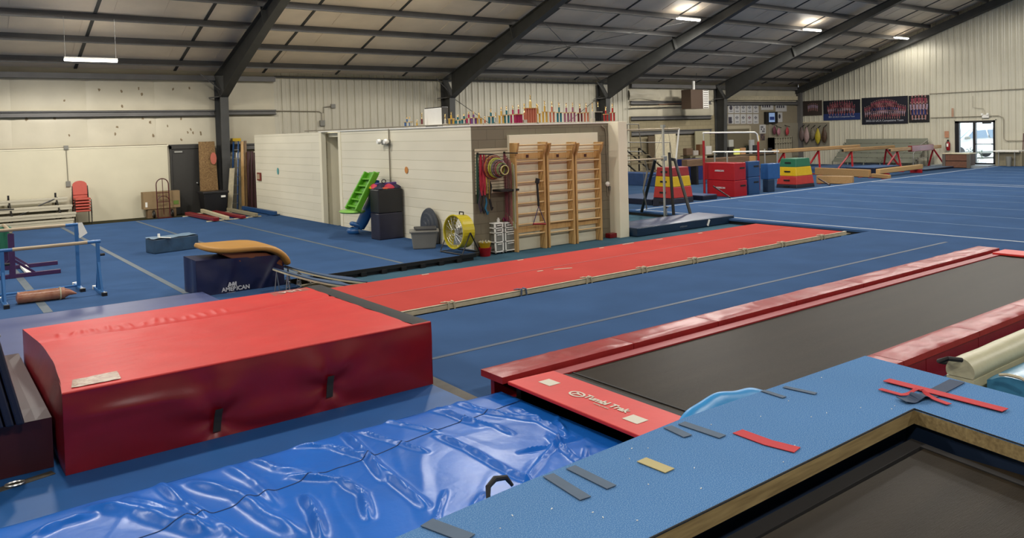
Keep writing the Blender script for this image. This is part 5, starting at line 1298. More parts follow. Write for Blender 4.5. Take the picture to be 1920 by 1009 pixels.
# hanging bands
for k, (px, py0, py1, rgb, w_, nm) in enumerate(((895, 300, 381, (34, 84, 64), .05, 'dark green resistance band hanging leftmost on the slatwall'), (902, 305, 366, (210, 40, 66), .09, 'coral red pinnie hanging from the long hook'), (908, 304, 365, (226, 60, 84), .07, 'pink red band hanging just right of the red pinnie'),
                                                 (912, 308, 362, (226, 190, 90), .03, 'thin yellow band hanging beside the hoops'), (917, 308, 372, (206, 170, 90), .02, 'thin tan cord hanging beside the hoops'))):
    yy_ = YW-.06-.02*k; A = wy(px, py0, yy_); B = wy(px+1, py1, yy_)
    m = M(); m.grid(lambda u, v: (A.x+(u-.5)*w_*(.5+.5*v)+(B.x-A.x)*v, yy_+.012*math.sin(u*9+v*5), A1.z-.01+(B.z-A1.z)*v), 6, 16); m.grid(lambda u, v: (A.x+(u-.5)*w_*(.5+.5*v)+(B.x-A.x)*v, yy_+.01+.012*math.sin(u*9+v*5), A1.z-.01+(B.z-A1.z)*v), 6, 16)
    one('exercise_band', m, mat('band_%d' % k, rgb, .6), nm, 'exercise band', smooth=True)
for k, (px, pya, pyb, rgb, nm) in enumerate(((899, 366, 398, (60, 50, 66), 'dark grey strap bundle hanging below the red pinnie'), (905, 368, 400, (40, 40, 44), 'black strap with a clip hanging below the bands'), (911, 380, 402, (40, 130, 170), 'turquoise handle hanging lowest among the bands'), (919, 350, 394, (36, 34, 36), 'black cable hanging below the hoop shelf'))):
    yy_ = YW-.08; A = wy(px, pya, yy_); B = wy(px+1, pyb, yy_)
    m = M().tube([A+ZA*.1, A+XA*.02, A.lerp(B, .5)-XA*.02, B+XA*.03, B+XA*.06+ZA*.05], [.012, .02, .022, .02, .012], 8)
    one('exercise_strap', m, mat('strap_%d' % k, rgb, .6), nm, 'strap', smooth=True)
RP = [(150, 60, 80), (170, 80, 96), (120, 50, 66), (160, 96, 90), (190, 120, 110), (170, 180, 120), (200, 196, 170)]
for k in range(7):
    px = 944+3.0*k; yy_ = YW-.06-.05*k; A = wy(px+.5, 290+3.4*k, yy_); z0 = A.z; B = wy(px+4, 402+3*k, yy_)
    x = A.x
    m = M().tube([(x, yy_, z0), (x+.006, yy_, z0-.3), (B.x, yy_, B.z)], .007, 5).tube([(x+.015, yy_, z0), (x+.03, yy_, z0-.4), (B.x+.02, yy_, B.z+.03)], .007, 5).tube([(x, yy_, z0), (x+.008, yy_, z0+.02), (x+.015, yy_, z0)], .007, 5)
    m.tube([(B.x, yy_, B.z), (B.x, yy_, B.z-.09)], .014, 6)
    one('jump_rope', m, mat('rope_%d' % k, RP[k], .5), f'jump rope hanging left of the wooden wall bars, {ORD[k]} from the left', 'jump rope', group='jump ropes on the second hook', smooth=True)

# ---- drawer carts, bucket
def cart(px, py, pl, pr_, ptop, rows, label):
    C = K(px, py, 0); x0 = C.x; y0 = C.y; x1 = x0+along(C, XA, pr_); y1 = y0+along(C, YA, pl); zt_ = zat(C, ptop)
    t = thing('drawer_cart', label, 'drawer cart', (x0, y0, 0))
    m = M()
    for x in (x0, x1-.03):
        for y in (y0, y1-.03): m.box(x, x+.03, y, y+.03, .03, zt_)
    zs = [.05]; tot = sum(rows)
    for r_ in rows: zs.append(zs[-1]+(zt_-.05)*r_/tot)
    for z in zs: m.box(x0, x1, y0, y1, z-.012, z+.012)
    obj('frame', m, WHITE, t, bev=.004)
    for a, b in zip(zs, zs[1:]):
        d_ = obj('drawer', M().box(x0+.035, x1-.035, y0+.005, y1-.02, a+.02, b-.025), mat('clear_drawer_plastic', (158, 158, 150), .25, var=.25, scale=7), t, bev=.006)
        obj('pull', M().box(x0+.06, x1-.06, y0-.012, y0+.005, b-.045, b-.03), WHITE, d_)
    for x in (x0+.03, x1-.03): obj('caster', M().lathe((x-.01, y0+.03, .018), [(.018, 0), (.018, .02)], 10, axis='x'), BLKM, t)
    return t, x0, x1, y0, y1, zt_
ca, ax0, ax1, ay0, ay1, az = cart(929, 478, 912.5, 945.5, 420, (2, 2, 1, 1), 'taller white drawer cart nearest the bucket')
cb, bx0_, bx1_, by0_, by1_, bz_ = cart(948, 475, 939, 968, 419, (2, 2, 1, 1), 'white drawer cart between the other cart and the wooden wall bars')
one('white_bottle', M().lathe((ax0+.2, ay0+.15, az+.012), [(.03, 0), (.035, .04), (.02, .06), (.02, .08)], 10), WHITE, 'small white bottle on top of the taller drawer cart', 'bottle', smooth=True)
t = thing('jump_rope_pile', 'heap of magenta and brown rope handles on the shorter drawer cart', 'rope handles', (bx0_+.1, by0_+.1, bz_+.012))
random.seed(21)
for k in range(6):
    x = bx0_+.04+.025*k; mt = mat('magenta_handle', (160, 40, 110), .5) if k % 2 else mat('brown_handle', (120, 60, 40), .6)
    obj('handle', M().tube([(x, by0_+.1+.02*(k % 3), bz_+.03), (x+.03, by0_+.16, bz_+.06+.03*(k % 2))], .016, 8), mt, t, smooth=True)
B = K(906, 481, 0)
t = thing('bucket', 'red bucket with a yellow lid full of white rope ends on the teal carpet', 'bucket', tuple(B))
r_ = .115; cx, cy = B.x+.06, B.y+.02; zt_ = zat(B, 466)
obj('body', M().lathe((cx, cy, 0), [(.10, 0), (.12, zt_), (.126, zt_), (.126, zt_+.012)], 24), RED, t, smooth=True)
obj('yellow_bowl', M().lathe((cx, cy, zt_+.012), [(.09, 0), (.12, .09), (.125, .095), (.11, .095)], 24), YEL, t, smooth=True)
m = M()
for k in range(9): q = k*.7; m.tube([(cx+.05*math.cos(q), cy+.05*math.sin(q), zt_+.09), (cx+.09*math.cos(q), cy+.09*math.sin(q), zt_+.13), (cx+.12*math.cos(q+.3), cy+.12*math.sin(q+.3), zt_+.11)], .012, 6)
obj('rope_ends', m, CREAMV, t, smooth=True)

# ---- white board panel and three wall bars
SY = 12.28
g0 = K(975, 471, 0); g1 = K(1128, 446, 0)
pz1 = wy(953, 253, YW-.05).z
px0_ = wy(954, 300, YW-.05).x; px1_ = wy(1120, 300, YW-.05).x
one('backing_board', M().box(px0_, px1_, YW-.08, YW-.005, 0, wy(1030, 251, YW-.05).z), CREAM, 'tall cream backing board behind the three wooden wall bars', 'board', bev=.005)
LADX = [(966, 1022), (1026, 1076), (1079, 1127)]
def wallbars(pa, pb, label, k):
    ya = SY-.1
    xa = wy(pa, 300, ya).x; xb = wy(pb, 300, ya).x
    zt_ = wy((pa+pb)/2, 267, ya).z
    t = thing('stall_bars', label, 'wall bars', ((xa+xb)/2, ya, 0))
    for x in (xa, xb-.04):
        obj('side_post', M().box(x, x+.04, ya, ya+.18, 0, zt_), WOOD, t, bev=.006)
        obj('top_bracket', M().hexa([(x, ya-.06, zt_-.14), (x+.04, ya-.06, zt_-.14), (x+.04, ya, zt_-.25), (x, ya, zt_-.25), (x, ya-.1, zt_), (x+.04, ya-.1, zt_), (x+.04, ya, zt_), (x, ya, zt_)]), WOOD, t, bev=.006)
    zs = [zt_-.05, zt_-.17]+[zt_-.37-.205*i for i in range(9)]
    for i, z in enumerate(zs):
        if z < .12: continue
        yy_ = ya+.03 if i else ya-.06
        obj('rung', M().tube([(xa+.02, yy_, z), (xb-.02, yy_, z)], .017, 10), RUNGW, t, smooth=True)
    for z in (zt_-.27, .42):
        obj('cross_board', M().box(xa+.04, xb-.04, ya+.1, ya+.13, z-.06, z+.06), WOOD, t)
    obj('maker_plate', M().box((xa+xb)/2-.03, (xa+xb)/2+.03, ya+.09, ya+.1, zt_-.3, zt_-.24), mat('dark_red_plate', (80, 30, 30), .5), t)
for k, (a, b) in enumerate(LADX): wallbars(a, b, ['left wooden wall bars, with the hanging suspension strap', 'middle wooden wall bars of the three', 'right wooden wall bars of the three, nearest the cream post'][k], k)
A = wy(1007, 343, SY-.16); B = wy(1010, 387, SY-.18); C1, C2 = wy(1000, 420, SY-.2), wy(1023, 420, SY-.2)
t = thing('suspension_trainer', 'black suspension strap with a red handle hanging on the left wall bars', 'suspension trainer', tuple(A))
obj('anchor', M().bar(A+ZA*.05-XA*.03, A+XA*.05+ZA*.03, .05, .1), BLKM, t, bev=.01)
obj('strap', M().bar(A, B, .03, .035), BLACKV, t)
obj('side_cord', M().tube([B, C1], .008, 6), mat('violet_cord', (70, 60, 110), .6), t); obj('side_cord', M().tube([B, C2], .008, 6), mat('violet_cord', (70, 60, 110), .6), t)
obj('handle', M().tube([C1, C2], .018, 10), RED, t, smooth=True)
# conduit, alarm and maroon block by the post
xq = 11.95; P = wy(1138, 345, YW)
conduit('wall_conduit', [(xq, YW-.02, .9), (xq, YW-.02, 2.25), (xq-.04, YW-.02, 2.36), (xq-.14, YW-.02, 2.42)], 'bent grey conduit beside the cream post', .014)
t = thing('wall_bell', 'small round white alarm on the grey block beside the cream post', 'alarm', (P.x, YW, P.z)); obj('dome', M().lathe((P.x, YW, P.z), [(.05, 0), (.055, -.03), (.035, -.06), (.01, -.07)], 16, axis='y'), WHITE, t, smooth=True); obj('outlet', M().box(P.x+.03, P.x+.12, YW-.04, YW, P.z-.13, P.z-.05), GREY, t)
a, b = K(1134, 446, 0), K(1155, 446, 0)
one('wedge_block', M().box(a.x, a.x+.28, 12.25, 12.4, 0, .1), MAROON, 'small maroon block on the floor at the foot of the cream post', 'soft block', bev=.01)
# ================================================================== RIGHT AND FAR AREA
# ---- navy landing mat under the uneven bars
mzt = .2
a, b, c_ = K(1182, 434, 0), K(1341, 411, .1), K(1342, 403, mzt)
y0 = 11.95; x1 = K(1341, 409, .08).x
m = M(); m.grid(lambda u, v: (12.35+(x1-12.35)*u, y0+.02+1.05*v, mzt+.012*noise.noise((u*6, v*3, 0))-.01*(1-(1-(2*v-1)**12)*(1-(2*u-1)**12))), 40, 14)
t = thing('landing_mat', 'dark navy landing mat on the floor beside the red runway and the cream post', 'landing mat', (14, 12.4, 0))
obj('top_cover', m, mat('slate_navy_vinyl', (58, 74, 112), .4, var=.12, scale=5), t, smooth=True)
m = M().box(12.35, x1, y0, y0+1.1, .01, mzt-.012); obj('side_skirt', m, mat('deep_teal_vinyl', (20, 52, 84), .4, var=.1), t, bev=.012)
P = wy(1328, 410, y0-.01); obj('white_tie', M().bar((P.x-.03, y0-.012, .03), (P.x+.04, y0-.012, .17), .05, .012, up=YA), WHITE, t)
P = wy(1282, 424, y0-.01); text('lettering', 'AMERICAN', .05, mat('grey_print', (150, 160, 170), .6), t, frame((P.x, y0-.006, .09), (1, 0, 0), (0, 0, 1)))

# ---- uneven bars
GALV = CHROME
B0 = K(1246.5, 404, .12); yb = B0.y
zt_ = zat(B0, 234); zl = zat(B0, 297); zh = zat(B0, 244)
t = thing('uneven_bars', 'steel and black uneven bars beside the cream post', 'uneven bars', (B0.x, yb, .12))
obj('upright', M().tube([(B0.x, yb, .05), (B0.x, yb, zt_-.05)], .032, 12).box(B0.x-.045, B0.x+.045, yb-.045, yb+.045, zt_-.07, zt_), GALV, t, smooth=False)
lx = B0.x+along(B0, XA, 1160)
obj('low_rail', M().tube([(lx, yb, zl), (B0.x+.05, yb, zl)], .022, 10), BARW, t, smooth=True)
obj('rail_clamp', M().box(B0.x-.05, B0.x+.08, yb-.05, yb+.05, zl-.06, zl+.06), GALV, t, bev=.01)
yh = yb+1.3; Ph = wy(1273, 241, yh); Pl = wy(1150, 243, yh)
obj('high_rail', M().tube([(Pl.x, yh, Ph.z), (Ph.x, yh, Ph.z)], .022, 10), BARW, t, smooth=True)
q = wy(1267, 301, yh); obj('high_post', M().tube([(Ph.x, yh, Ph.z), (q.x, yh, q.z)], .025, 8), WHITE, t, smooth=True)
for (ta, tb_, dy) in (((1228.7, 299), (1203, 397), .35), ((1255, 286), (1263, 403), .0), ((1265, 299), (1296, 406), .0)):
    zf_ = .12; F1 = K(tb_[0], tb_[1], zf_); T1 = wy(ta[0], ta[1], yb+.1)
    obj('black_leg', M().tube([F1, T1], .04, 10), BLKM, t, smooth=True)
T1 = wy(1255, 298, yb+.1); T2 = wy(1266, 300, yb+.1); obj('leg_bridge', M().bar(T1, T2, .05, .07), BLKM, t)
for (p, q_) in (((1174, 233), (1197, 233)), ((1197, 233), (1204, 290)), ((1178, 267), (1256, 267)), ((1176, 234), (1174, 300)), ((1177, 284), (1203, 284)), ((1256, 267), (1257, 285))):
    obj('brace_tube', M().tube([wy(p[0], p[1], yb+1.3), wy(q_[0], q_[1], yb+1.3)], .014, 6), mat('dull_steel', (120, 116, 106), .4, .5), t, smooth=True)
for (p, q_) in (((1246, 236), (1222, 310)), ((1251, 236), (1262, 300)), ((1204, 300), (1212, 396)), ((1210, 300), (1206, 350)), ((1228, 330), (1209, 336))):
    obj('guy_cable', M().tube([wy(p[0], p[1], yb+.6), wy(q_[0], q_[1], yb+.6)], .004, 5), mat('dull_cable', (110, 106, 98), .5, .4), t)
obj('chain_link', M().tube([wy(1209, 300, yb+.6), wy(1214, 320, yb+.6), wy(1206, 356, yb+.6), wy(1213, 392, yb+.6)], [.012, .028, .02, .012], 8), mat('dull_cable', (110, 106, 98), .5, .4), t)
obj('floor_bracket', M().box(B0.x+.02, B0.x+.12, yb-.03, yb+.03, .3, .34).box(B0.x+.02, B0.x+.06, yb-.03, yb+.03, .12, .34), GALV, t)

# ---- trapezoid vault blocks: stacked tapering layers
def trap(px, py, pl, pr_, rows, topl, topr, label, zb=.0, depth=None):
    """rows: (photo row of the layer's lower edge, colour material, name); last entry is the top row"""
    C = K(px, py, zb); x0, y0 = C.x, C.y; x1 = x0+along(C, XA, pr_); y1 = y0+along(C, YA, pl)
    zs = [zat(C, r_[0]) for r_ in rows]; H = zs[-1]-zs[0]
    T = Vector((x0, y0, zs[-1])); tp = (x1-x0)*.13
    res = []
    for i in range(len(rows)-1):
        f0, f1 = (zs[i]-zs[0])/H*tp, (zs[i+1]-zs[0])/H*tp
        m = M().hexa([(x0+f0, y0+f0*.8, zs[i]+.003), (x1-f0, y0+f0*.8, zs[i]+.003), (x1-f0, y1-f0*.8, zs[i]+.003), (x0+f0, y1-f0*.8, zs[i]+.003), (x0+f1, y0+f1*.8, zs[i+1]), (x1-f1, y0+f1*.8, zs[i+1]), (x1-f1, y1-f1*.8, zs[i+1]), (x0+f1, y1-f1*.8, zs[i+1])])
        o = one('vault_block_section', m, rows[i][1], rows[i][2], 'vault block section', bev=.015)
        cy_ = (y0+y1)/2; zz = (zs[i]+zs[i+1])/2; fx = x0+(f0+f1)/2
        obj('hand_slot', M().bar((fx-.012, cy_-.12, zz), (fx-.012, cy_+.12, zz), .02, .05), BLKM, o)
    return x0, x1, y0, y1, zs
MR = mat('brick_red_vinyl', (168, 42, 46), .4, var=.1, bump=.15, bscale=8); OR_ = mat('orange_red_vinyl', (206, 60, 56), .4, var=.08, bump=.15, bscale=8)
trap(1261, 390, 1223, 1302, [(390, NAVYD, 'navy bottom section of the red and yellow trapezoid vault block'), (373, OR_, 'light red section of the trapezoid block behind the uneven bars'), (352, YEL, 'yellow section of the trapezoid block behind the uneven bars'), (332, MR, 'dark red top section of the trapezoid block behind the uneven bars'), (315, None, '')], 0, 0, '')
trap(1494, 354, 1455, 1528, [(354, NAVYD, 'navy bottom section of the green-topped trapezoid block'), (347, OR_, 'light red section of the green-topped trapezoid block'), (331, YEL, 'yellow section of the green-topped trapezoid block'), (314, GREEN, 'green top section of the trapezoid block near the balance beams'), (298, None, '')], 0, 0, '')
# ---- red and blue soft boxes
RB = mat('cherry_red_vinyl', (190, 22, 36), .38, var=.06)
def sbox(px, py, pl, pr_, top, mt, label, zb=0.0, slot=True, word=None, C=None):
    C = C or K(px, py, zb); x0, y0 = C.x, C.y; x1 = x0+along(C, XA, pr_); y1 = y0+along(C, YA, pl); zt_ = zat(C, top)
    o = one('soft_block', M().box(x0, x1, y0, y1, C.z+.003, zt_), mt, label, 'soft block', bev=.02)
    if slot: obj('hand_slot', M().box((x0+x1)/2-.02, x1-.3*(x1-x0)*.4, y0-.008, y0+.01, zt_-.2, zt_-.15) if True else None, BLKM, o)
    if word:
        P = Vector((x0-.006, (y0+y1)/2, C.z+(zt_-C.z)*.55)); text('lettering', word, .075, WHT, o, frame(P, (0, -1, 0), (0, 0, 1)), bold=.003)
    return Vector((x0, y0, zt_))
T = sbox(1378, 370.5, 1326, 1401, 339.5, RB, 'lower cherry red soft box of the pair by the blue boxes', word='AMERICAN')
sbox(0, 0, 1322, 1399, 306, RB, 'upper cherry red soft box of the pair by the blue boxes', word='AMERICAN', C=T)
T = sbox(1404, 366, 1398, 1425, 333, BLUEB, 'lower tall blue soft box right of the red boxes')
sbox(0, 0, 1397, 1425, 303, BLUEB, 'upper tall blue soft box right of the red boxes', C=T)
T = sbox(1441, 361, 1430, 1453, 337, mat('dark_blue_block', (24, 56, 88), .5), 'dark blue lower box under the overhanging blue one', slot=False)
sbox(0, 0, 1426, 1463, 307.5, mat('mid_blue_vinyl', (40, 100, 168), .4, var=.08), 'mid blue soft box resting on the dark blue box', C=T, slot=False)
A = K(1336, 349, .35); B = K(1372, 370, .13)
one('black_pole', M().tube([wy(1337, 349, 15.75), wy(1370, 371, 15.3)], .022, 8), mat('dark_pole', (60, 40, 40), .4), 'dark slanting pole leaning on the lower red box', 'pole', smooth=True)

# ---- red framed bar with a white rail, parallel bars behind
yr = 17.2
t = thing('horizontal_bar', 'white horizontal bar on thin red posts behind the red boxes', 'horizontal bar', tuple(wy(1320, 340, yr)))
a, b = wy(1318, 249, yr), wy(1415, 248, yr); c_ = wy(1422.6, 266, yr)
obj('rail', M().tube([a, b, b.lerp(c_, .35)+ZA*.05+XA*.06, c_], .028, 10), WHITE, t, smooth=True)
obj('yellow_tape', M().tube([c_+ZA*.22-XA*.02, c_], .034, 10), mat('yellow_tape', (214, 180, 90), .6), t, smooth=True)
for (px, p0) in ((1319, 264), (1421.5, 266)):
    P = wy(px, p0, yr); obj('post', M().tube([P, (P.x, yr, .01)], .04, 10), RED, t, smooth=True)
P = wy(1319, 249, yr); Q = wy(1319, 266, yr); obj('post_neck', M().tube([P, (P.x, yr, Q.z)], .02, 8), CHROME, t)
t = thing('parallel_bars', 'low parallel bars with a pale rail behind the red and blue boxes', 'parallel bars', tuple(wy(1410, 330, 19.5)))
for yy_, off in ((19.5, 0), (20.1, 6)):
    a, b = wy(1360+off*0, 285, 19.5), wy(1460, 284, 19.5)
    obj('rail', M().tube([(a.x, yy_, a.z), (b.x, yy_, b.z)], .03, 10), WHITE, t, smooth=True)
    for u in (.03, .97):
        x = a.x+(b.x-a.x)*u; obj('leg', M().tube([(x, yy_, a.z), (x, yy_, .0)], .03, 8), CHROME, t, smooth=True)
# ---- balance beams
def beam(label, pxa, pya, pxb, pyb, y, th=.17, legs=(), mt=TANW, capr=True, group=None):
    A = wy(pxa, pya, y); B = wy(pxb, pyb, y); z = (A.z+B.z)/2
    A = Vector((A.x, y, z)); B = Vector((B.x, y, z))
    t = thing('balance_beam', label, 'balance beam', (A.x, y, 0), group)
    obj('beam', M().bar(A-ZA*th/2, B-ZA*th/2, .14, th), mt, t, bev=.03)
    obj('end_cap', M().box(A.x-.02, A.x+.01, y-.05, y+.05, z-th*.8, z-th*.2), BLKM, t, bev=.01)
    for (pt, pb) in legs:
        T_ = wy(pt[0], pt[1], y); F_ = wy(pb[0], pb[1], y)
        for s in (-1, 1):
            dx = (F_.x-T_.x)
            obj('leg', M().bar((T_.x, y, z-th), (T_.x+dx, y+s*.42, .03), .07, .05, up=XA), mat('beam_leg_red', (176, 28, 40), .4), t)
        obj('foot', M().box(T_.x+dx-.06, T_.x+dx+.06, y-.5, y+.5, 0.006, .05), mat('beam_leg_red', (176, 28, 40), .4), t)
    return A, B, t
beam('high balance beam nearest the office counter, leftmost of the three long ones', 1449, 279, 1611, 272.5, 20.6, legs=(((1535, 284), (1522, 302)), ((1470, 284), (1458, 302))))
beam('high balance beam in the middle of the row, ending at the red pads', 1580, 278, 1676, 272.5, 20.2, legs=(((1597, 288), (1583, 312)), ((1662, 282), (1672, 307))))
_, _, t3 = beam('high balance beam with a maroon pad, nearest the glass door', 1668, 277, 1763, 272.5, 18.5, legs=(((1683, 286), (1674, 308)), ((1750, 282), (1757, 305))))
A = wy(1706, 275, 18.5); B = wy(1747, 274, 18.5)
obj('maroon_pad', M().box(A.x, B.x, 18.4, 18.6, A.z-.24, A.z+.04), MAROON, t3, bev=.02)
# low beams lying on the floor
def lowbeam(label, P, Q, w_, h, mt, zb=.02):
    t = thing('balance_beam', label, 'balance beam', (P[0], P[1], zb))
    a = Vector((P[0], P[1], zb+h/2)); b = Vector((Q[0], Q[1], zb+h/2))
    obj('beam', M().bar(a, b, w_, h), mt, t, bev=.02); d = (b-a).normalized()
    for u in ((.12, .88) if zb < .3 else ()):
        p = a.lerp(b, u); s = Vector((-d.y, d.x, 0)); obj('foot', M().bar((p-s*.25)*1-ZA*(h/2+zb/2-.002), (p+s*.25)-ZA*(h/2+zb/2-.002), .08, zb), RED, t)
    return t
P = K(1631, 333, .01); Q = K(1530, 328, .01); lowbeam('long low tan beam lying behind the green-topped block', P, (Q.x, Q.y), .16, .32, TANW)
P = K(1600, 346, .01); Q = K(1532, 344, .01); lowbeam('nearest low tan beam lying beside the floor corner', P, (Q.x, Q.y), .16, .3, TANW)
P = K(1668, 336, .01); Q = K(1636, 333, .01); lowbeam('short low beam end poking out beside the white floor line', P, (Q.x, Q.y), .14, .16, TANW)
P = K(1646, 329, .1); Q = K(1727, 319, .1); lowbeam('low tan beam on short red feet beside the black-sided mat', P, (Q.x, Q.y), .18, .2, mat('yellow_tan_beam', (222, 180, 118), .5), .16)
P = wy(1283, 297, 21.0); Q = wy(1400, 297, 21.0)
lowbeam('brown wooden beam lying behind the red boxes at the left', (P.x, 21.0), (Q.x, 21.0), .3, .28, wood_mat('brown_beam_wood', (140, 108, 78), (110, 82, 58), 0), .75)
for x in (P.x+.6, Q.x-.6): 
    one('beam_trestle', M().box(x-.06, x+.06, 20.85, 21.15, 0, .745), BLKM, 'dark trestle holding up the brown beam, '+('left' if x < P.x+2 else 'right')+' one', 'trestle')
lowbeam('pale tan beam resting just above the red boxes', tuple(K(1340, 312, .5))[:2], tuple(K(1415, 306, .5))[:2], .16, .26, TANW, .6)
one('mat_stack_block', M().box(K(1340, 312, .5).x+.3, K(1340, 312, .5).x+1.6, K(1340, 312, .5).y-.1, K(1340, 312, .5).y+.2, 0, .595), NAVYD, 'dark block under the pale tan beam', 'soft block')
A = K(1533, 335, .2); one('dark_pole', M().tube([wy(1535, 335, 17.0), wy(1556, 347, 16.3)], .03, 8), mat('dark_pole', (60, 40, 40), .4), 'dark slanting pole over the nearest low beam', 'pole', smooth=True)
# mats on the far floor
def mat_at(label, px, py, pl, pr_, h, mt, mt2=None, zb=.008):
    C = K(px, py, zb); x0, y0 = C.x, C.y; x1 = x0+along(C, XA, pr_); y1 = y0+along(C, YA, pl)
    o = one('floor_mat', M().box(x0, x1, y0, y1, zb, zb+h), mt2 or mt, label, 'floor mat', bev=.015)
    if mt2: obj('top_cover', M().box(x0+.01, x1-.01, y0+.01, y1-.01, zb+h, zb+h+.012), mt, o)
    return o
FB = mat('far_blue_mat', (74, 108, 156), .6, var=.1, scale=2)
mat_at('blue mat with black sides under the middle balance beams', 1640, 327, 1586, 1692, .28, FB, NAVYD)
mat_at('wide blue mat behind the green-topped block reaching the bleachers', 1560, 319, 1500, 1700, .1, FB)
mat_at('thin grey-blue mat nearest the wooden crate', 1735, 321, 1690, 1850, .08, mat('grey_blue_mat', (104, 126, 150), .6, var=.08, scale=2), NAVYD)
mat_at('upper thick blue mat in the stack left of the trapezoid block', 1236, 350, 1150, 1262, .5, mat('far_blue_mat_b', (58, 92, 146), .5, var=.15, scale=3), None)
mat_at('low blue mat on the floor behind the uneven bars', 1222, 385, 1140, 1300, .16, mat('far_blue_mat_c', (60, 84, 124), .5, var=.15, scale=3), NAVYD)
mat_at('blue mats between the trapezoid block and the red boxes', 1318, 376, 1262, 1345, .14, mat('far_blue_mat_d', (66, 94, 142), .5, var=.15, scale=3), NAVYD)
mat_at('deep blue mat standing high behind the red boxes', 1300, 338, 1270, 1340, .9, mat('royal_blue_mat', (24, 44, 110), .5), None)
# ---- steel bleachers by the wall
t = thing('bleacher', 'low grey metal bleacher behind the balance beams', 'bleacher', (40, 24, 0))
AL = mat('dull_aluminium', (136, 138, 124), .45, .35)
ya_, yb_ = wx(1575, 300, 40.0).y, wx(1729, 300, 40.0).y
for k in range(5):
    x = 39.2+.3*k; z = .28+.24*k
    obj('plank', M().box(x, x+.2, yb_, ya_, z-.04, z), AL, t)
    obj('riser', M().box(x+.21, x+.225, yb_, ya_, z-.02, z+.18), AL, t)
for u in (0, .2, .4, .6, .8, 1):
    y = ya_+(yb_-ya_)*u; obj('frame', M().bar((39.2, y, .03), (40.7, y, .03), .05, .05).bar((39.25, y, .05), (39.25, y, .26), .05, .05, up=XA).bar((40.6, y, .05), (40.6, y, 1.2), .05, .05, up=XA).bar((39.25, y, .24), (40.6, y, 1.2), .04, .04), AL, t)
obj('end_rail', M().tube([(39.1, yb_, .1), (39.1, yb_, .7), (39.5, yb_, 1.0), (40.6, yb_, 1.35), (40.6, yb_, .5), (39.3, yb_, .4)], .025, 8), CHROME, t, smooth=True)
t = thing('bleacher', 'tiered brown wooden bench steps behind the uneven bars', 'bleacher', (19, 24.5, 0))
BR_ = mat('weathered_step_wood', (120, 106, 78), .7, var=.15)
a, b = wy(1150, 300, 24.2), wy(1232, 300, 24.2)
for k in range(4):
    y = 23.6+.5*k; z = .5+.33*k
    obj('plank', M().box(a.x, b.x, y, y+.3, z-.05, z), BR_, t)
for u in (.0, .33, .66, 1):
    x = a.x+(b.x-a.x)*u; obj('frame', M().bar((x, 23.6, .03), (x, 25.4, .03), .06, .06).bar((x, 23.7, .0), (x, 23.7, .46), .05, .05, up=YA).bar((x, 25.3, 0), (x, 25.3, 1.45), .05, .05, up=YA).bar((x, 23.7, .45), (x, 25.3, 1.45), .05, .05), BLKM, t)
# ---- back wall between the rafters: heater, boards
t = thing('unit_heater', 'brown unit heater with a white vent pipe hanging beside the rafter', 'heater', tuple(wy(1313, 186, 25.2)))
y = 25.2; a, b = wy(1296, 204, y), wy(1318, 168, y)
HB = mat('heater_brown', (106, 84, 68), .45)
obj('cabinet', M().box(a.x, b.x, y, y+.6, a.z, b.z), HB, t, bev=.01)
c_ = wy(1330, 186, y)
m = M()
for k in range(9): z = a.z+.06+(b.z-a.z-.1)*k/8; m.box(b.x+.04, b.x+.38, y-.005, y+.03, z-.02, z+.012)
obj('louvres', m, HB, t); obj('louvre_frame', M().box(b.x, b.x+.42, y+.0, y+.5, a.z+.02, b.z-.02), WHITE, t)
P = wy(1300, 152, y+.2); obj('vent_pipe', M().tube([(P.x, y+.2, b.z), (P.x, y+.2, P.z)], .07, 12), WHITE, t, smooth=True)
obj('hanger', M().tube([(b.x-.1, y+.3, b.z), (b.x-.1, y+.3, zr(y+.3)-.02)], .01, 5), STEEL, t)
for (pa, pb, za_, zb_, mt, nm) in ((1228, 1268, 252, 326, TANF, 'pale door panel standing behind the uneven bars'), (1215, 1228, 255, 300, wood_mat('dark_board', (112, 94, 68), (90, 74, 52), 2), 'dark narrow board behind the uneven bars'), (1303, 1331, 246, 300, mat('pale_green_panel', (186, 178, 144), .6), 'pale panel beside the last steel column')):
    A = wy(pa, za_, RY-.3); B = wy(pb, zb_, RY-.3); one('wall_panel', M().box(A.x, B.x, RY-.32, RY-.27, 0, A.z), mt, nm, 'panel')
one('wooden_batten', M().bar(wy(1182, 200, RY-.25), wy(1330, 197, RY-.25), .06, .05), TANF, 'long pale batten resting on the girts left of the heater', 'batten')
one('wooden_batten', M().bar(wy(1235, 196, RY-.25), wy(1300, 193, RY-.25), .06, .04), mat('reddish_batten', (150, 112, 84), .7), 'shorter reddish batten resting above the long one', 'batten')
m = M(); A = wy(1180, 168, RY-.1); B = wy(1238, 187, RY-.1)
m.grid(lambda u, v: (A.x+(B.x-A.x)*u, RY-.08-.05*math.sin(PI*v)-.03*noise.noise((u*4, v*4, 0)), B.z+(A.z-B.z)*v+.04*math.sin(u*5)*(1-v)), 20, 8); one('loose_insulation', m, INSUL, 'sagging loose flap of wall lining left of the heater', 'insulation', smooth=True)
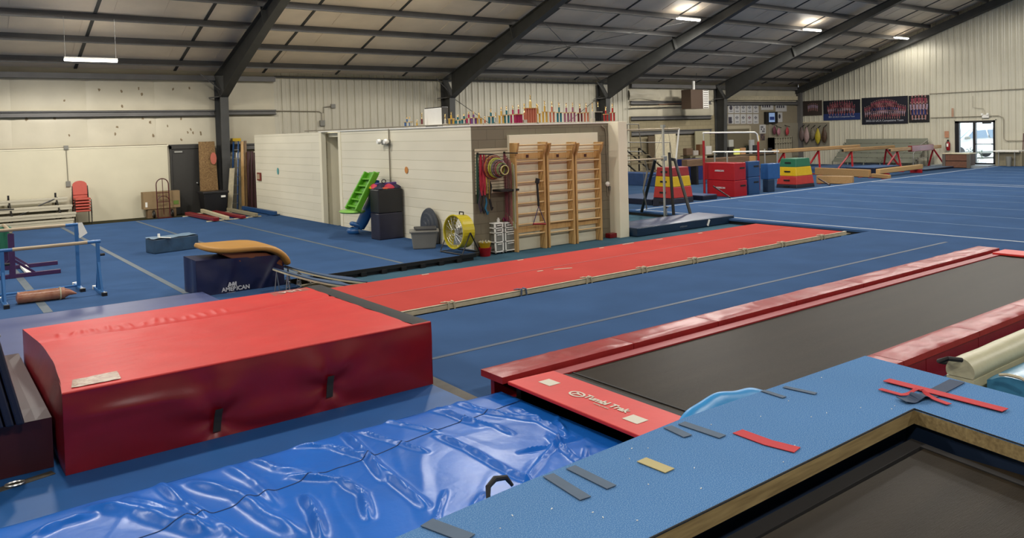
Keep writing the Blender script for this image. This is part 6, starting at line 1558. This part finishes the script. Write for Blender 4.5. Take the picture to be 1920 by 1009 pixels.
# clutter on the ledge by the column
t = thing('storage_shelf', 'dark shelf by the last steel column', 'shelf', tuple(wy(1310, 292, 24.8)))
A = wy(1285, 292, 24.9); B = wy(1335, 290, 24.9)
obj('board', M().box(A.x, B.x, 24.6, 25.2, A.z-.05, A.z), BR_, t); 
for x in (A.x+.1, B.x-.1): obj('support', M().box(x-.03, x+.03, 24.7, 25.1, 0, A.z-.05), BR_, t)
for (pa, pb, z0_, h, rgb, nm) in ((1286, 1298, 0, .35, (110, 84, 60), 'brown bag slumped on the dark shelf'), (1299, 1308, 0, .22, (190, 180, 170), 'small pale box on the dark shelf'), (1322, 1333, 0, .4, (214, 210, 200), 'white paper box on the dark shelf beside the column'), (1311, 1320, 0, .5, (120, 80, 44), 'brown picture frame standing on the dark shelf')):
    P = wy(pa, 280, 24.8); Q = wy(pb, 280, 24.8); one('box', M().box(P.x, Q.x, 24.75, 25.0, A.z+.002, A.z+h), mat(nm[:10], rgb, .7), nm, 'box', bev=.04 if 'bag' in nm else .005)
# ---- office counter wall with posters (back wall right of the last column)
yo = RY-.075
xo0, xo1 = 34.3, XR-.15
PT = wy(1400, 193, yo).z
one('wall_boarding', M().box(xo0, xo1, yo, RY-.062, 0, 3.36), mat('greige_board', (158, 146, 122), .7, var=.04), 'greige boarding behind the posters on the far back wall', 'boarding')
one('wall_lintel', M().box(xo0, xo1, yo-.05, yo, wy(1400, 187, yo).z-.02, wy(1400, 182, yo).z+.06), TANF, 'pale board running above the posters', 'board')
W2 = mat('poster_paper', (214, 212, 210), .6, var=.06, scale=20)
INK = mat('poster_ink', (70, 66, 78), .7, var=.3, scale=10)
PO = []
for r_, (yt, yb_) in enumerate(((196, 212), (214, 232))):
    for k in range(6):
        xa = 1353+11.7*k; PO.append((xa+.4, yt, xa+11, yb_, r_, k))
rowname = ['upper', 'lower']
for (xa, yt, xb, yb_, r_, k) in PO:
    A = wy(xa, yt, yo-.01); B = wy(xb, yb_, yo-.01)
    lab = (f'{ORD[k]} poster from the column in the {rowname[r_]} row on the greige wall')
    w_ = B.x-A.x; h = A.z-B.z; cx, cz = (A.x+B.x)/2, (A.z+B.z)/2+.05
    m = M(); random.seed(r_*9+k)
    base_n = 0
    if (r_, k) in ((0, 0), (1, 1)): m.box(A.x+.03, B.x-w_*.35, yo-.016, yo-.012, B.z+.02, A.z-h*.3)
    elif k == 1: m.prism([(cx+.13*math.cos(q), yo-.016, cz+.12*math.sin(q)) for q in [2*PI*i/14 for i in range(14)]], (0, .004, 0))
    else:
        for j in range(3): m.box(cx-.13+.09*j, cx-.08+.09*j, yo-.016, yo-.012, cz-.02-.05*(j % 2), cz+.06+.05*(j % 2))
    m.box(cx-.13, cx+.13, yo-.016, yo-.012, B.z+.08, B.z+.11)
    m.mi = [1]*len(m.f); m.box(A.x, B.x, yo-.012, yo-.002, B.z, A.z)
    one('poster', m, [W2, INK if (r_, k) != (1, 4) else mat('maroon_print', (120, 40, 50), .7)], lab, 'poster')
for (xa, yt, xb, yb_, nm) in ((1427, 193, 1450, 206, 'wide pale poster above the black display'), (1454, 192, 1475, 209, 'pair of pale sheets right of the wide poster'), (1456, 211, 1467, 229, 'white sheet with a dark emblem right of the black display'), (1424, 234, 1436, 250, 'patterned black and white print below the black display'), (1426, 251, 1434, 263, 'small brown print under the patterned one')):
    A = wy(xa, yt, yo-.01); B = wy(xb, yb_, yo-.01)
    cx, cz = (A.x+B.x)/2, (A.z+B.z)/2; m = M(); s = (A.z-B.z)*.16
    if 'emblem' in nm:
        m.prism([(cx+.1*math.cos(q), yo-.018, cz+.05+.13*math.sin(q)) for q in [2*PI*i/14 for i in range(14)]], (0, .004, 0))
    elif 'patterned' in nm or 'brown' in nm:
        for i in range(3):
            for j in range(3):
                if (i*2+j) % 3: m.box(cx-.17+.12*i, cx-.08+.12*i, yo-.018, yo-.014, cz-.17+.12*j, cz-.08+.12*j)
    else:
        for j in range(4): m.box(A.x+.1+.2*j, A.x+.22+.2*j, yo-.018, yo-.014, cz-.06, cz+.08)
    m.mi = [1]*len(m.f); m.box(A.x, B.x, yo-.014, yo-.002, B.z, A.z)
    one('poster', m, [W2 if 'brown' not in nm else mat('brown_print', (120, 96, 84), .7), INK], nm, 'poster')
t = thing('wall_display', 'black framed display with a pale blue screen on the greige wall', 'display', tuple(wy(1442, 221, yo)))
A = wy(1432, 210, yo); B = wy(1454, 231, yo)
obj('frame', M().box(A.x, B.x, yo-.16, yo-.0, B.z, A.z), BLKM, t, bev=.01)
A2_ = wy(1437, 212, yo); B2_ = wy(1448, 229, yo)
obj('screen', M().box(A2_.x, B2_.x, yo-.17, yo-.16, B2_.z, A2_.z), mat('display_sheet', (160, 190, 230), .4, emit=(150, 180, 230), es=.25), t)
obj('print', M().box(A2_.x+.05, B2_.x-.05, yo-.172, yo-.17, B2_.z+.12, B2_.z+.3), mat('blue_print', (50, 80, 160), .5), t)
# office hatch with lit interior
A = wy(1353, 243, yo); B = wy(1405, 292, yo)
hx0, hx1, hz0, hz1 = A.x, B.x, B.z, A.z
m = M().box(hx0-.12, hx0, yo-.04, yo, 0, hz1+.15).box(hx1, hx1+.14, yo-.04, yo, 0, hz1+.15).box(hx0, hx1, yo-.04, yo, hz1, hz1+.18)
t = thing('office_hatch', 'pale framed office hatch under the posters on the back wall', 'hatch', (hx0, yo, 0)); obj('frame', m, mat('hatch_trim', (196, 184, 156), .6), t)
obj('back_board', M().box(hx0, hx1, yo-.02, yo-.002, hz0, hz1), mat('hatch_interior', (120, 110, 86), .8), t)
cz = wy(1380, 289, yo).z
t = thing('counter', 'long brown counter under the office hatch', 'counter', (hx0+2, yo-.5, 0))
obj('worktop', M().box(34.0, wy(1449, 289, yo-.4).x, yo-.75, yo-.05, cz-.06, cz), mat('counter_brown', (126, 106, 84), .5), t, bev=.006)
obj('front_panel', M().box(34.1, wy(1449, 289, yo-.4).x-.05, yo-.65, yo-.6, 0, cz-.06), mat('counter_front', (140, 128, 104), .7), t)
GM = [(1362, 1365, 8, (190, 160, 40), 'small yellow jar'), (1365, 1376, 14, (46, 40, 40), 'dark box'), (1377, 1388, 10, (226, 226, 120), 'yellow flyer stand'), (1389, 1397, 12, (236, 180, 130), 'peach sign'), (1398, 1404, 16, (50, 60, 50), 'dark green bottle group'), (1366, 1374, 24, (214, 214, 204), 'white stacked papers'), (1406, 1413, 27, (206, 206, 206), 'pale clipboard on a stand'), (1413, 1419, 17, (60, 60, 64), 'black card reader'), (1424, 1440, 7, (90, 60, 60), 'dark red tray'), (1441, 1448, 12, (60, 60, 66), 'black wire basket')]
for k, (pa, pb, hp, rgb, nm) in enumerate(GM):
    yy_ = yo-.2-.12*(k % 4); P = wy(pa, 289, yy_); Q = wy(pb, 289-hp, yy_)
    if nm == 'white stacked papers': yy_ = yo-.08; P = wy(pa, 289, yy_); Q = wy(pb, 262, yy_)
    one('desk_item', M().box(P.x, Q.x, yy_-.05, yy_+.06, cz+.002, Q.z), mat('item_'+nm.replace(' ', '_'), rgb, .6, emit=rgb if 'yellow fl' in nm else None, es=.35), nm+' standing on the brown counter under the hatch', 'desk item', bev=.01)  # yellow flyer stand is given a glow to imitate the lit office
# slat panel with hanging bags on both sides of the corner
SG_ = mat('grey_slat_panel', (166, 158, 138), .6)
A = wy(1440, 232, yo); B = wy(1496, 292, yo)
m = M().box(A.x, XR-.1, yo-.03, yo-.002, B.z, A.z)
for k in range(12): z = B.z+(A.z-B.z)*k/12; m.box(A.x, XR-.1, yo-.036, yo-.03, z+.01, z+.15)
one('slatwall', m, SG_, 'grey slatwall panel on the back wall beside the corner', 'slatwall')
yr0 = wx(1555, 250, XR-.04).y
m = M().box(XR-.06, XR-.034, yr0, RY-.32, 0.9, 2.35)
for k in range(9): z = .95+.155*k; m.box(XR-.068, XR-.06, yr0, RY-.32, z, z+.14)
one('slatwall', m, SG_, 'grey slatwall panel on the corrugated end wall beside the corner', 'slatwall')
one('wall_trim_rail', M().box(XR-.08, XR-.03, yr0, RY-.1, 2.36, 2.42), TANF, 'pale rail above the slatwall on the corrugated wall', 'rail')
BG = [(1503, 238, 264, (120, 100, 96), 'grey-brown net bag, first from the corner'), (1512, 238, 268, (190, 160, 156), 'pale pink bag, second from the corner'), (1523, 239, 262, (130, 120, 100), 'olive mesh bag, third from the corner'), (1533, 240, 270, (206, 184, 40), 'yellow bag, fourth from the corner'), (1545, 238, 268, (110, 80, 50), 'brown spotted bag, last in the row')]
for k, (px, pt, pb, rgb, nm) in enumerate(BG):
    P = wx(px, pt, XR-.35); Q = wx(px, pb, XR-.35)
    tt = thing('wall_hook', 'slanting black hook holding the '+nm.split(',')[0], 'hook', (XR-.1, P.y, P.z)); obj('arm', M().tube([(XR-.07, P.y, P.z+.12), (XR-.4, P.y+.02, P.z-.05)], .022, 6), BLKM, tt)
    h = P.z-Q.z; z0 = Q.z
    m = M().lathe((XR-.35, P.y, z0), [(.02, 0), (.11, h*.12), (.17, h*.35), (.15, h*.6), (.07, h*.85), (.02, h)], 12)
    m.v = [(XR-.35+(x-XR+.35)*.6+.02*noise.noise((y*4, z*5, k)), y+.03*noise.noise((x*4, z*6, k)), z) for x, y, z in m.v]
    one('hanging_bag', m, mat('bag_%d' % k, rgb, .6, var2=(60, 44, 36) if 'spotted' in nm else None, scale=14, var=0 if 'spotted' in nm else .15), nm+', hanging on the grey slatwall', 'bag', smooth=True)
for k, (px, pt, pb, rgb, nm) in enumerate(((1452, 236, 253, (110, 50, 66), 'dark plum grips hanging left on the back slatwall'), (1460, 240, 254, (190, 130, 140), 'pale pink grips hanging beside the plum ones'), (1476, 238, 254, (190, 60, 70), 'red ribbon bundle hanging near the corner on the back slatwall'))):
    P = wy(px, pt, yo-.2); Q = wy(px, pb, yo-.2); h = P.z-Q.z
    tt = thing('wall_hook', 'black hook holding the '+nm.split(' hanging')[0], 'hook', (P.x, yo-.04, P.z)); obj('arm', M().tube([(P.x, yo-.04, P.z+.1), (P.x+.12, yo-.3, P.z)], .02, 6), BLKM, tt)
    m = M().lathe((P.x, yo-.2, Q.z), [(.02, 0), (.12, h*.2), (.15, h*.5), (.1, h*.8), (.02, h)], 12)
    m.v = [(x+.03*noise.noise((y*4, z*6, k)), yo-.2+(y-yo+.2)*.5, z) for x, y, z in m.v]
    one('hanging_grips', m, mat('grips_%d' % k, rgb, .7, var=.3, scale=12), nm, 'grips', smooth=True)
# cubby shelf
A = wy(1452, 258, yo-.5); B = wy(1486, 300, yo-.5)
t = thing('cubby_shelf', 'pale cubby shelf standing in the corner under the hanging bags', 'shelf', (A.x, yo-.5, 0))
m = M().box(A.x, B.x, yo-.1, yo-.08, 0, A.z)
for k in range(8): x = A.x+(B.x-A.x)*k/7; m.box(x-.02, x+.02, yo-.5, yo-.1, .9, A.z)
for z in (.9, 1.32, A.z): m.box(A.x, B.x, yo-.5, yo-.1, z-.03, z+.01)
m.box(A.x-.02, A.x+.03, yo-.5, yo-.1, 0, A.z).box(B.x-.03, B.x+.02, yo-.5, yo-.1, 0, A.z).box(A.x, B.x, yo-.5, yo-.48, .0, .86)
obj('carcass', m, mat('cubby_cream', (190, 182, 158), .6), t)

# ---- banners on the end wall
NB = mat('banner_navy', (22, 24, 40), .5); 
SK = [mat('banner_skin', (190, 136, 130), .7), mat('banner_red', (150, 62, 80), .7), mat('banner_blue', (48, 56, 120), .7), mat('banner_white', (180, 156, 176), .7)]
def banner(label, pa, ta, pb, tb_, bg, seed, rows, word=None, blueband=None, ws=.3):
    A = wx(pa, ta, XR-.05); B = wx(pb, tb_, XR-.05); x = XR-.05
    y1, y0, z1, z0 = A.y, B.y, A.z, B.z
    mb = M().box(x, x+.012, y0, y1, z0, z1)
    if blueband: mb.box(x-.003, x, y0, y1, z0, z0+blueband, 5)
    W = y1-y0
    for (n, u0, u1, v, arch, hh, body) in rows:
        for k in range(n):
            u = u0+(u1-u0)*(k+.5)/n; zz = z0+(z1-z0)*(v+arch*(1-(2*(k+.5)/n-1)**2)); y = y1-W*u; s = hh
            mb.prism([(x-.004, y+.05*s*math.cos(q), zz+s*.42+.07*s*math.sin(q)) for q in [2*PI*i/8 for i in range(8)]], (.003, 0, 0), 1)
            mb.prism([(x-.004, y-.09*s, zz+.3*s), (x-.004, y+.09*s, zz+.3*s), (x-.004, y+.06*s, zz-.05*s), (x-.004, y-.06*s, zz-.05*s)], (.003, 0, 0), body+1)
            if k % 2 == 0: mb.prism([(x-.006, y-.1*s, zz+.28*s), (x-.006, y-.075*s, zz+.28*s), (x-.006, y-.12*s, zz-.02*s), (x-.006, y-.15*s, zz-.02*s)], (.003, 0, 0), 1)
            mb.prism([(x-.004, y-.05*s, zz-.05*s), (x-.004, y+.05*s, zz-.05*s), (x-.004, y+.035*s, zz-.35*s), (x-.004, y-.035*s, zz-.35*s)], (.003, 0, 0), 1)
    o = one('team_banner', mb, [bg]+SK+[mat('banner_blue_band', (36, 60, 120), .5)], label, 'banner', loc=(x, (y0+y1)/2, z0))
    if word: text('lettering', word, ws, mat('banner_lettering', (220, 222, 232), .6), o, frame((x-.006, (y0+y1)/2, z0+.18), (0, -1, 0), (0, 0, 1)))
    return o
banner('small dim brown team banner nearest the corner', 1505, 190, 1541.5, 216, mat('banner_brown', (70, 58, 52), .5), 1, [(6, .25, .8, .45, .1, .5, 3)])
banner('team banner with a blue lower band, second from the corner', 1543.5, 189.5, 1613, 224, NB, 2, [(10, .16, .82, .70, .1, .42, 1), (14, .1, .88, .56, .08, .42, 1), (12, .12, .88, .44, .03, .4, 3), (9, .14, .86, .34, 0, .36, 1)], '2021-22 UCA Competitive Team', .36, .115)
banner('largest navy team banner with white lettering along its foot', 1615.5, 184, 1702.5, 231.5, NB, 3, [(15, .2, .78, .66, .12, .42, 1), (20, .05, .97, .5, .14, .42, 1), (15, .2, .8, .5, .03, .42, 2), (20, .06, .95, .36, .05, .4, 3), (14, .15, .85, .27, 0, .34, 1)], '2022-23 UCA Competitive Team', None, .15)
banner('rightmost black team banner of close standing figures', 1703.5, 180, 1742.5, 229, mat('banner_black', (20, 18, 24), .5), 4, [(5, .1, .9, .72, .04, .75, 1), (6, .05, .95, .5, 0, .8, 3), (5, .1, .9, .3, 0, .8, 2)], 'Competitive Team', None, .08)
# conduits on the end wall
x = XR-.07
a, b = wx(1743, 176, x), wx(1921, 168.5, x); conduit('wall_conduit', [(x, a.y, a.z), (x, b.y-3, a.z)], 'high grey conduit running along the corrugated end wall', .018)
a, b, c_, d = wx(1745, 221, x), wx(1872, 219, x), wx(1882, 226, x), wx(1884, 264, x); e = wx(1921, 264, x)
conduit('wall_conduit', [(x, a.y, a.z), (x, b.y, a.z), (x, c_.y+.04, a.z-.08), (x, c_.y, a.z-.2), (x, c_.y, e.z+.1), (x, c_.y-.1, e.z), (x, e.y-3, e.z)], 'grey conduit running over the glass door and bending down beside it', .018)
P = wx(1848, 218, x); t = thing('exit_light', 'white emergency light box above the glass door', 'emergency light', (x, P.y, P.z)); obj('body', M().box(x-.06, x+.02, P.y-.16, P.y+.14, P.z-.08, P.z+.08), WHITE, t, bev=.01)
for s in (-1, 1): obj('lamp_head', M().lathe((x-.06, P.y+s*.12, P.z+.1), [(.05, -.05), (.055, 0), (.03, .04)], 10, axis='x'), WHITE, t)
a, b = wx(1824, 180, x), wx(1832, 203, x); conduit('wall_conduit', [(x, a.y, a.z), (x, a.y, b.z+.05), (x, b.y, b.z), (x, P.y+.1, b.z-.02), (x, P.y, P.z+.1)], 'thin cable looping down to the emergency light', .009)
P = wx(1656, 268, x); Q = wx(1656, 232, x); conduit('wall_conduit', [(x, P.y, Q.z), (x, P.y, P.z)], 'short dark cable dropping below the big banner', .01, parts=[('outlet_box', (x-.03, x+.03, P.y-.07, P.y+.07, P.z-.12, P.z+.05))])
for (pa, ta, pb, tb_, nm, rgb) in ((1784, 203, 1788, 219, 'faint pink vertical sign above and left of the glass door', (214, 170, 140)), (1771, 246, 1779, 258, 'salmon paper sign above the fire extinguisher', (222, 160, 124))):
    A = wx(pa, ta, x); B = wx(pb, tb_, x); one('wall_sign', M().box(x+.0, x+.008, B.y, A.y, B.z, A.z), mat(nm[:9], rgb, .7, var=.1, scale=10), nm, 'sign')
P = wx(1779, 273, x); t = thing('fire_extinguisher', 'red fire extinguisher hanging left of the glass door', 'fire extinguisher', (x, P.y, P.z-.25))
obj('cylinder', M().lathe((x-.06, P.y, P.z-.24), [(.06, 0), (.085, .03), (.085, .36), (.03, .44)], 14), RED, t, smooth=True); obj('valve', M().box(x-.08, x-.04, P.y-.03, P.y+.05, P.z+.2, P.z+.3), BLKM, t); obj('label', M().box(x-.15, x-.144, P.y-.04, P.y+.04, P.z-.05, P.z+.1), WHITE, t); obj('hose', M().tube([(x-.06, P.y+.04, P.z+.24), (x-.08, P.y+.12, P.z+.1), (x-.08, P.y+.1, P.z-.15)], .012, 6), BLKM, t)
# wooden crate, table, clutter by the door
C = K(1776, 307, 0); 
t = thing('wooden_crate', 'brown slatted wooden crate with dark corners beside the glass door', 'crate', tuple(wx(1795, 308, 39.6)))
a, b = wx(1770, 308, 39.6), wx(1816, 308, 39.6); z0, z1 = .02, wx(1790, 289, 39.6).z
for k in range(2): h = (z1-z0)/2; obj('plank', M().box(39.6, 39.63, b.y, a.y, z0+h*k+.02, z0+h*(k+1)-.02), mat('crate_brown', (128, 84, 62), .6, var=.15), t)
obj('body', M().box(39.64, 40.3, b.y, a.y, z0, z1), mat('crate_dark', (84, 62, 50), .7), t)
for y in (a.y, b.y): obj('corner_post', M().box(39.57, 39.64, y-.07, y+.07, 0, z1), mat('crate_corner', (110, 104, 96), .5), t)
obj('lid', M().box(39.56, 40.32, b.y-.04, a.y+.04, z1, z1+.05), TANF, t)
a, b = wx(1867, 282, 40.0), wx(1915, 282, 40.0)
t = thing('folding_table', 'pale folding table against the wall right of the glass door', 'table', (40.2, (a.y+b.y)/2, 0))
obj('tabletop', M().box(39.7, 40.5, b.y, a.y, a.z-.05, a.z), WHITE, t, bev=.006)
for y in (a.y-.2, b.y+.2):
    for x_ in (39.8, 40.4): obj('leg', M().tube([(x_, y, .13), (x_, y, a.z-.05)], .02, 6), CHROME, t)
one('storage_box', M().box(40.0, 40.3, (a.y+b.y)/2-.55, (a.y+b.y)/2+.55, .13, a.z-.1), mat('beige_box', (160, 150, 122), .7), 'wide beige box under the folding table', 'box')
P = wx(1894, 300, 39.9); one('paper_cup_bin', M().lathe((39.75, P.y, .13), [(.09, 0), (.12, .42), (.12, .44)], 14), GREY, 'small grey bin standing under the folding table', 'bin', smooth=True)
P = wx(1910, 280, 40.3); one('broom', M().tube([(40.7, P.y, .14), (40.85, P.y, 1.6)], .02, 6).box(40.6, 40.8, P.y-.1, P.y+.1, .13, .2), mat('maroon_handle', (90, 30, 30), .5), 'dark maroon broom leaning by the folding table', 'broom')

# ---- parked white car seen through the glass
WP = mat('white_car_paint', (225, 228, 232), .3, coat=.5)
t = thing('parked_car', 'white car parked outside the glass door', 'car', (48, 20.2, 0))
hd = Vector((-.86, .51, 0)).normalized(); sdv = Vector((-hd.y, hd.x, 0)); O = Vector((50.3, 21.1, 0))
prof = [(2.4, .35), (2.45, .75), (2.3, 1.0), (1.35, 1.15), (.6, 1.72), (-1.4, 1.78), (-2.2, 1.65), (-2.4, 1.0), (-2.4, .35)]
def carp(l, s, z): return O+hd*l+sdv*s+ZA*z
m = M(); W = .95
n = len(prof)
for s, k in ((-W, .9), (-W+.0, 1)): pass
ring = []
for (l, z) in prof: 
    ins = .16 if z > 1.3 else 0
    ring.append((carp(l, -W+ins, z), carp(l, W-ins, z)))
m.add([p[0] for p in ring]+[p[1] for p in ring], [tuple(range(n)), tuple(range(n, 2*n))]+[(i, (i+1) % n, n+(i+1) % n, n+i) for i in range(n)])
obj('body', m, WP, t, bev=.04)
GW = mat('car_window', (120, 140, 160), .15)
def shell(pts, s, out=.01): return [carp(l, s+(out if s > 0 else -out), z) for l, z in pts]
for s in (-1, 1):
    for pts in ([(1.05, 1.2), (.55, 1.62), (-.25, 1.66), (-.3, 1.2)], [(-.42, 1.2), (-.37, 1.66), (-1.3, 1.68), (-1.5, 1.2)], [(-1.62, 1.2), (-1.45, 1.66), (-2.05, 1.58), (-2.2, 1.2)]):
        q = [carp(l, s*(W-(z-1.15)*.27+.015), z) for l, z in pts]; obj('side_window', M().prism(q, sdv*.01*s), GW, t)
    for l in (1.5, -1.5):
        c = carp(l, s*(W-.1), .36); m = M(); pr_ = []
        for j, (r_, o_) in enumerate(((.02, .12), (.22, .12), (.36, .1), (.37, 0), (.36, -.1), (.02, -.1))): pr_.append((r_, o_))
        vv = []; N_ = 20
        for r_, o_ in pr_:
            for i in range(N_): q = 2*PI*i/N_; vv.append(c+sdv*o_*s+hd*r_*math.cos(q)+ZA*r_*math.sin(q))
        ff_ = [(i*N_+j, i*N_+(j+1) % N_, (i+1)*N_+(j+1) % N_, (i+1)*N_+j) for i in range(len(pr_)-1) for j in range(N_)]
        m.add(vv, ff_); wh = obj('wheel', m, BLKM, t, smooth=True)
    obj('mirror', M().box(0, .01, 0, .01, 0, .01) if False else M().hexa([carp(.95, s*(W+.0), 1.15), carp(1.15, s*(W+.0), 1.15), carp(1.15, s*(W+.22), 1.15), carp(.95, s*(W+.22), 1.15), carp(.95, s*W, 1.32), carp(1.15, s*W, 1.32), carp(1.15, s*(W+.22), 1.32), carp(.95, s*(W+.22), 1.32)]), GREY, t, bev=.03)
    obj('headlight', M().hexa([carp(2.40, s*.55, .72), carp(2.40, s*.9, .72), carp(2.46, s*.9, .72), carp(2.47, s*.55, .72), carp(2.35, s*.55, .92), carp(2.35, s*.9, .92), carp(2.40, s*.9, .92), carp(2.42, s*.55, .92)]), GREY, t)
q = [carp(1.33, -.78, 1.19), carp(1.33, .78, 1.19), carp(.63, .7, 1.69), carp(.63, -.7, 1.69)]
obj('windscreen', M().prism(q, (0, 0, .02)), mat('car_windscreen', (150, 186, 206), .15), t)
obj('grille', M().hexa([carp(2.40, -.5, .6), carp(2.40, .5, .6), carp(2.49, .5, .6), carp(2.49, -.5, .6), carp(2.38, -.5, .85), carp(2.38, .5, .85), carp(2.47, .5, .85), carp(2.47, -.5, .85)]), mat('car_grille', (120, 124, 124), .4), t)
obj('lower_trim', M().hexa([carp(-2.3, -.97, .3), carp(2.3, -.97, .3), carp(2.3, .97, .3), carp(-2.3, .97, .3), carp(-2.3, -.97, .42), carp(2.3, -.97, .42), carp(2.3, .97, .42), carp(-2.3, .97, .42)]), GREY, t)
# shrub by the door outside
random.seed(8); m = M(); C = wx(1825, 300, 43.0); C.z = 0
for k in range(260):
    a = random.random()*6.28; r_ = random.random()**.5*.45; h = random.uniform(.05, 1.0)*(1-r_*.8); p = Vector((C.x+r_*math.cos(a), C.y+r_*math.sin(a), h)); d = Vector((random.uniform(-1, 1), random.uniform(-1, 1), random.uniform(.2, 1.2))).normalized()*.09; s = d.cross(ZA).normalized()*.02
    m.quad(p-s, p+s, p+d+s*.3, p+d-s*.3)
t = thing('shrub', 'small shrub outside the glass door', 'shrub', (C.x, C.y, 0)); obj('foliage', m, mat('shrub_green', (96, 110, 84), .8, var=.3), t); obj('stem', M().tube([(C.x, C.y, -.02), (C.x, C.y, .6)], .03, 6), mat('shrub_stem', (90, 74, 56), .8), t)
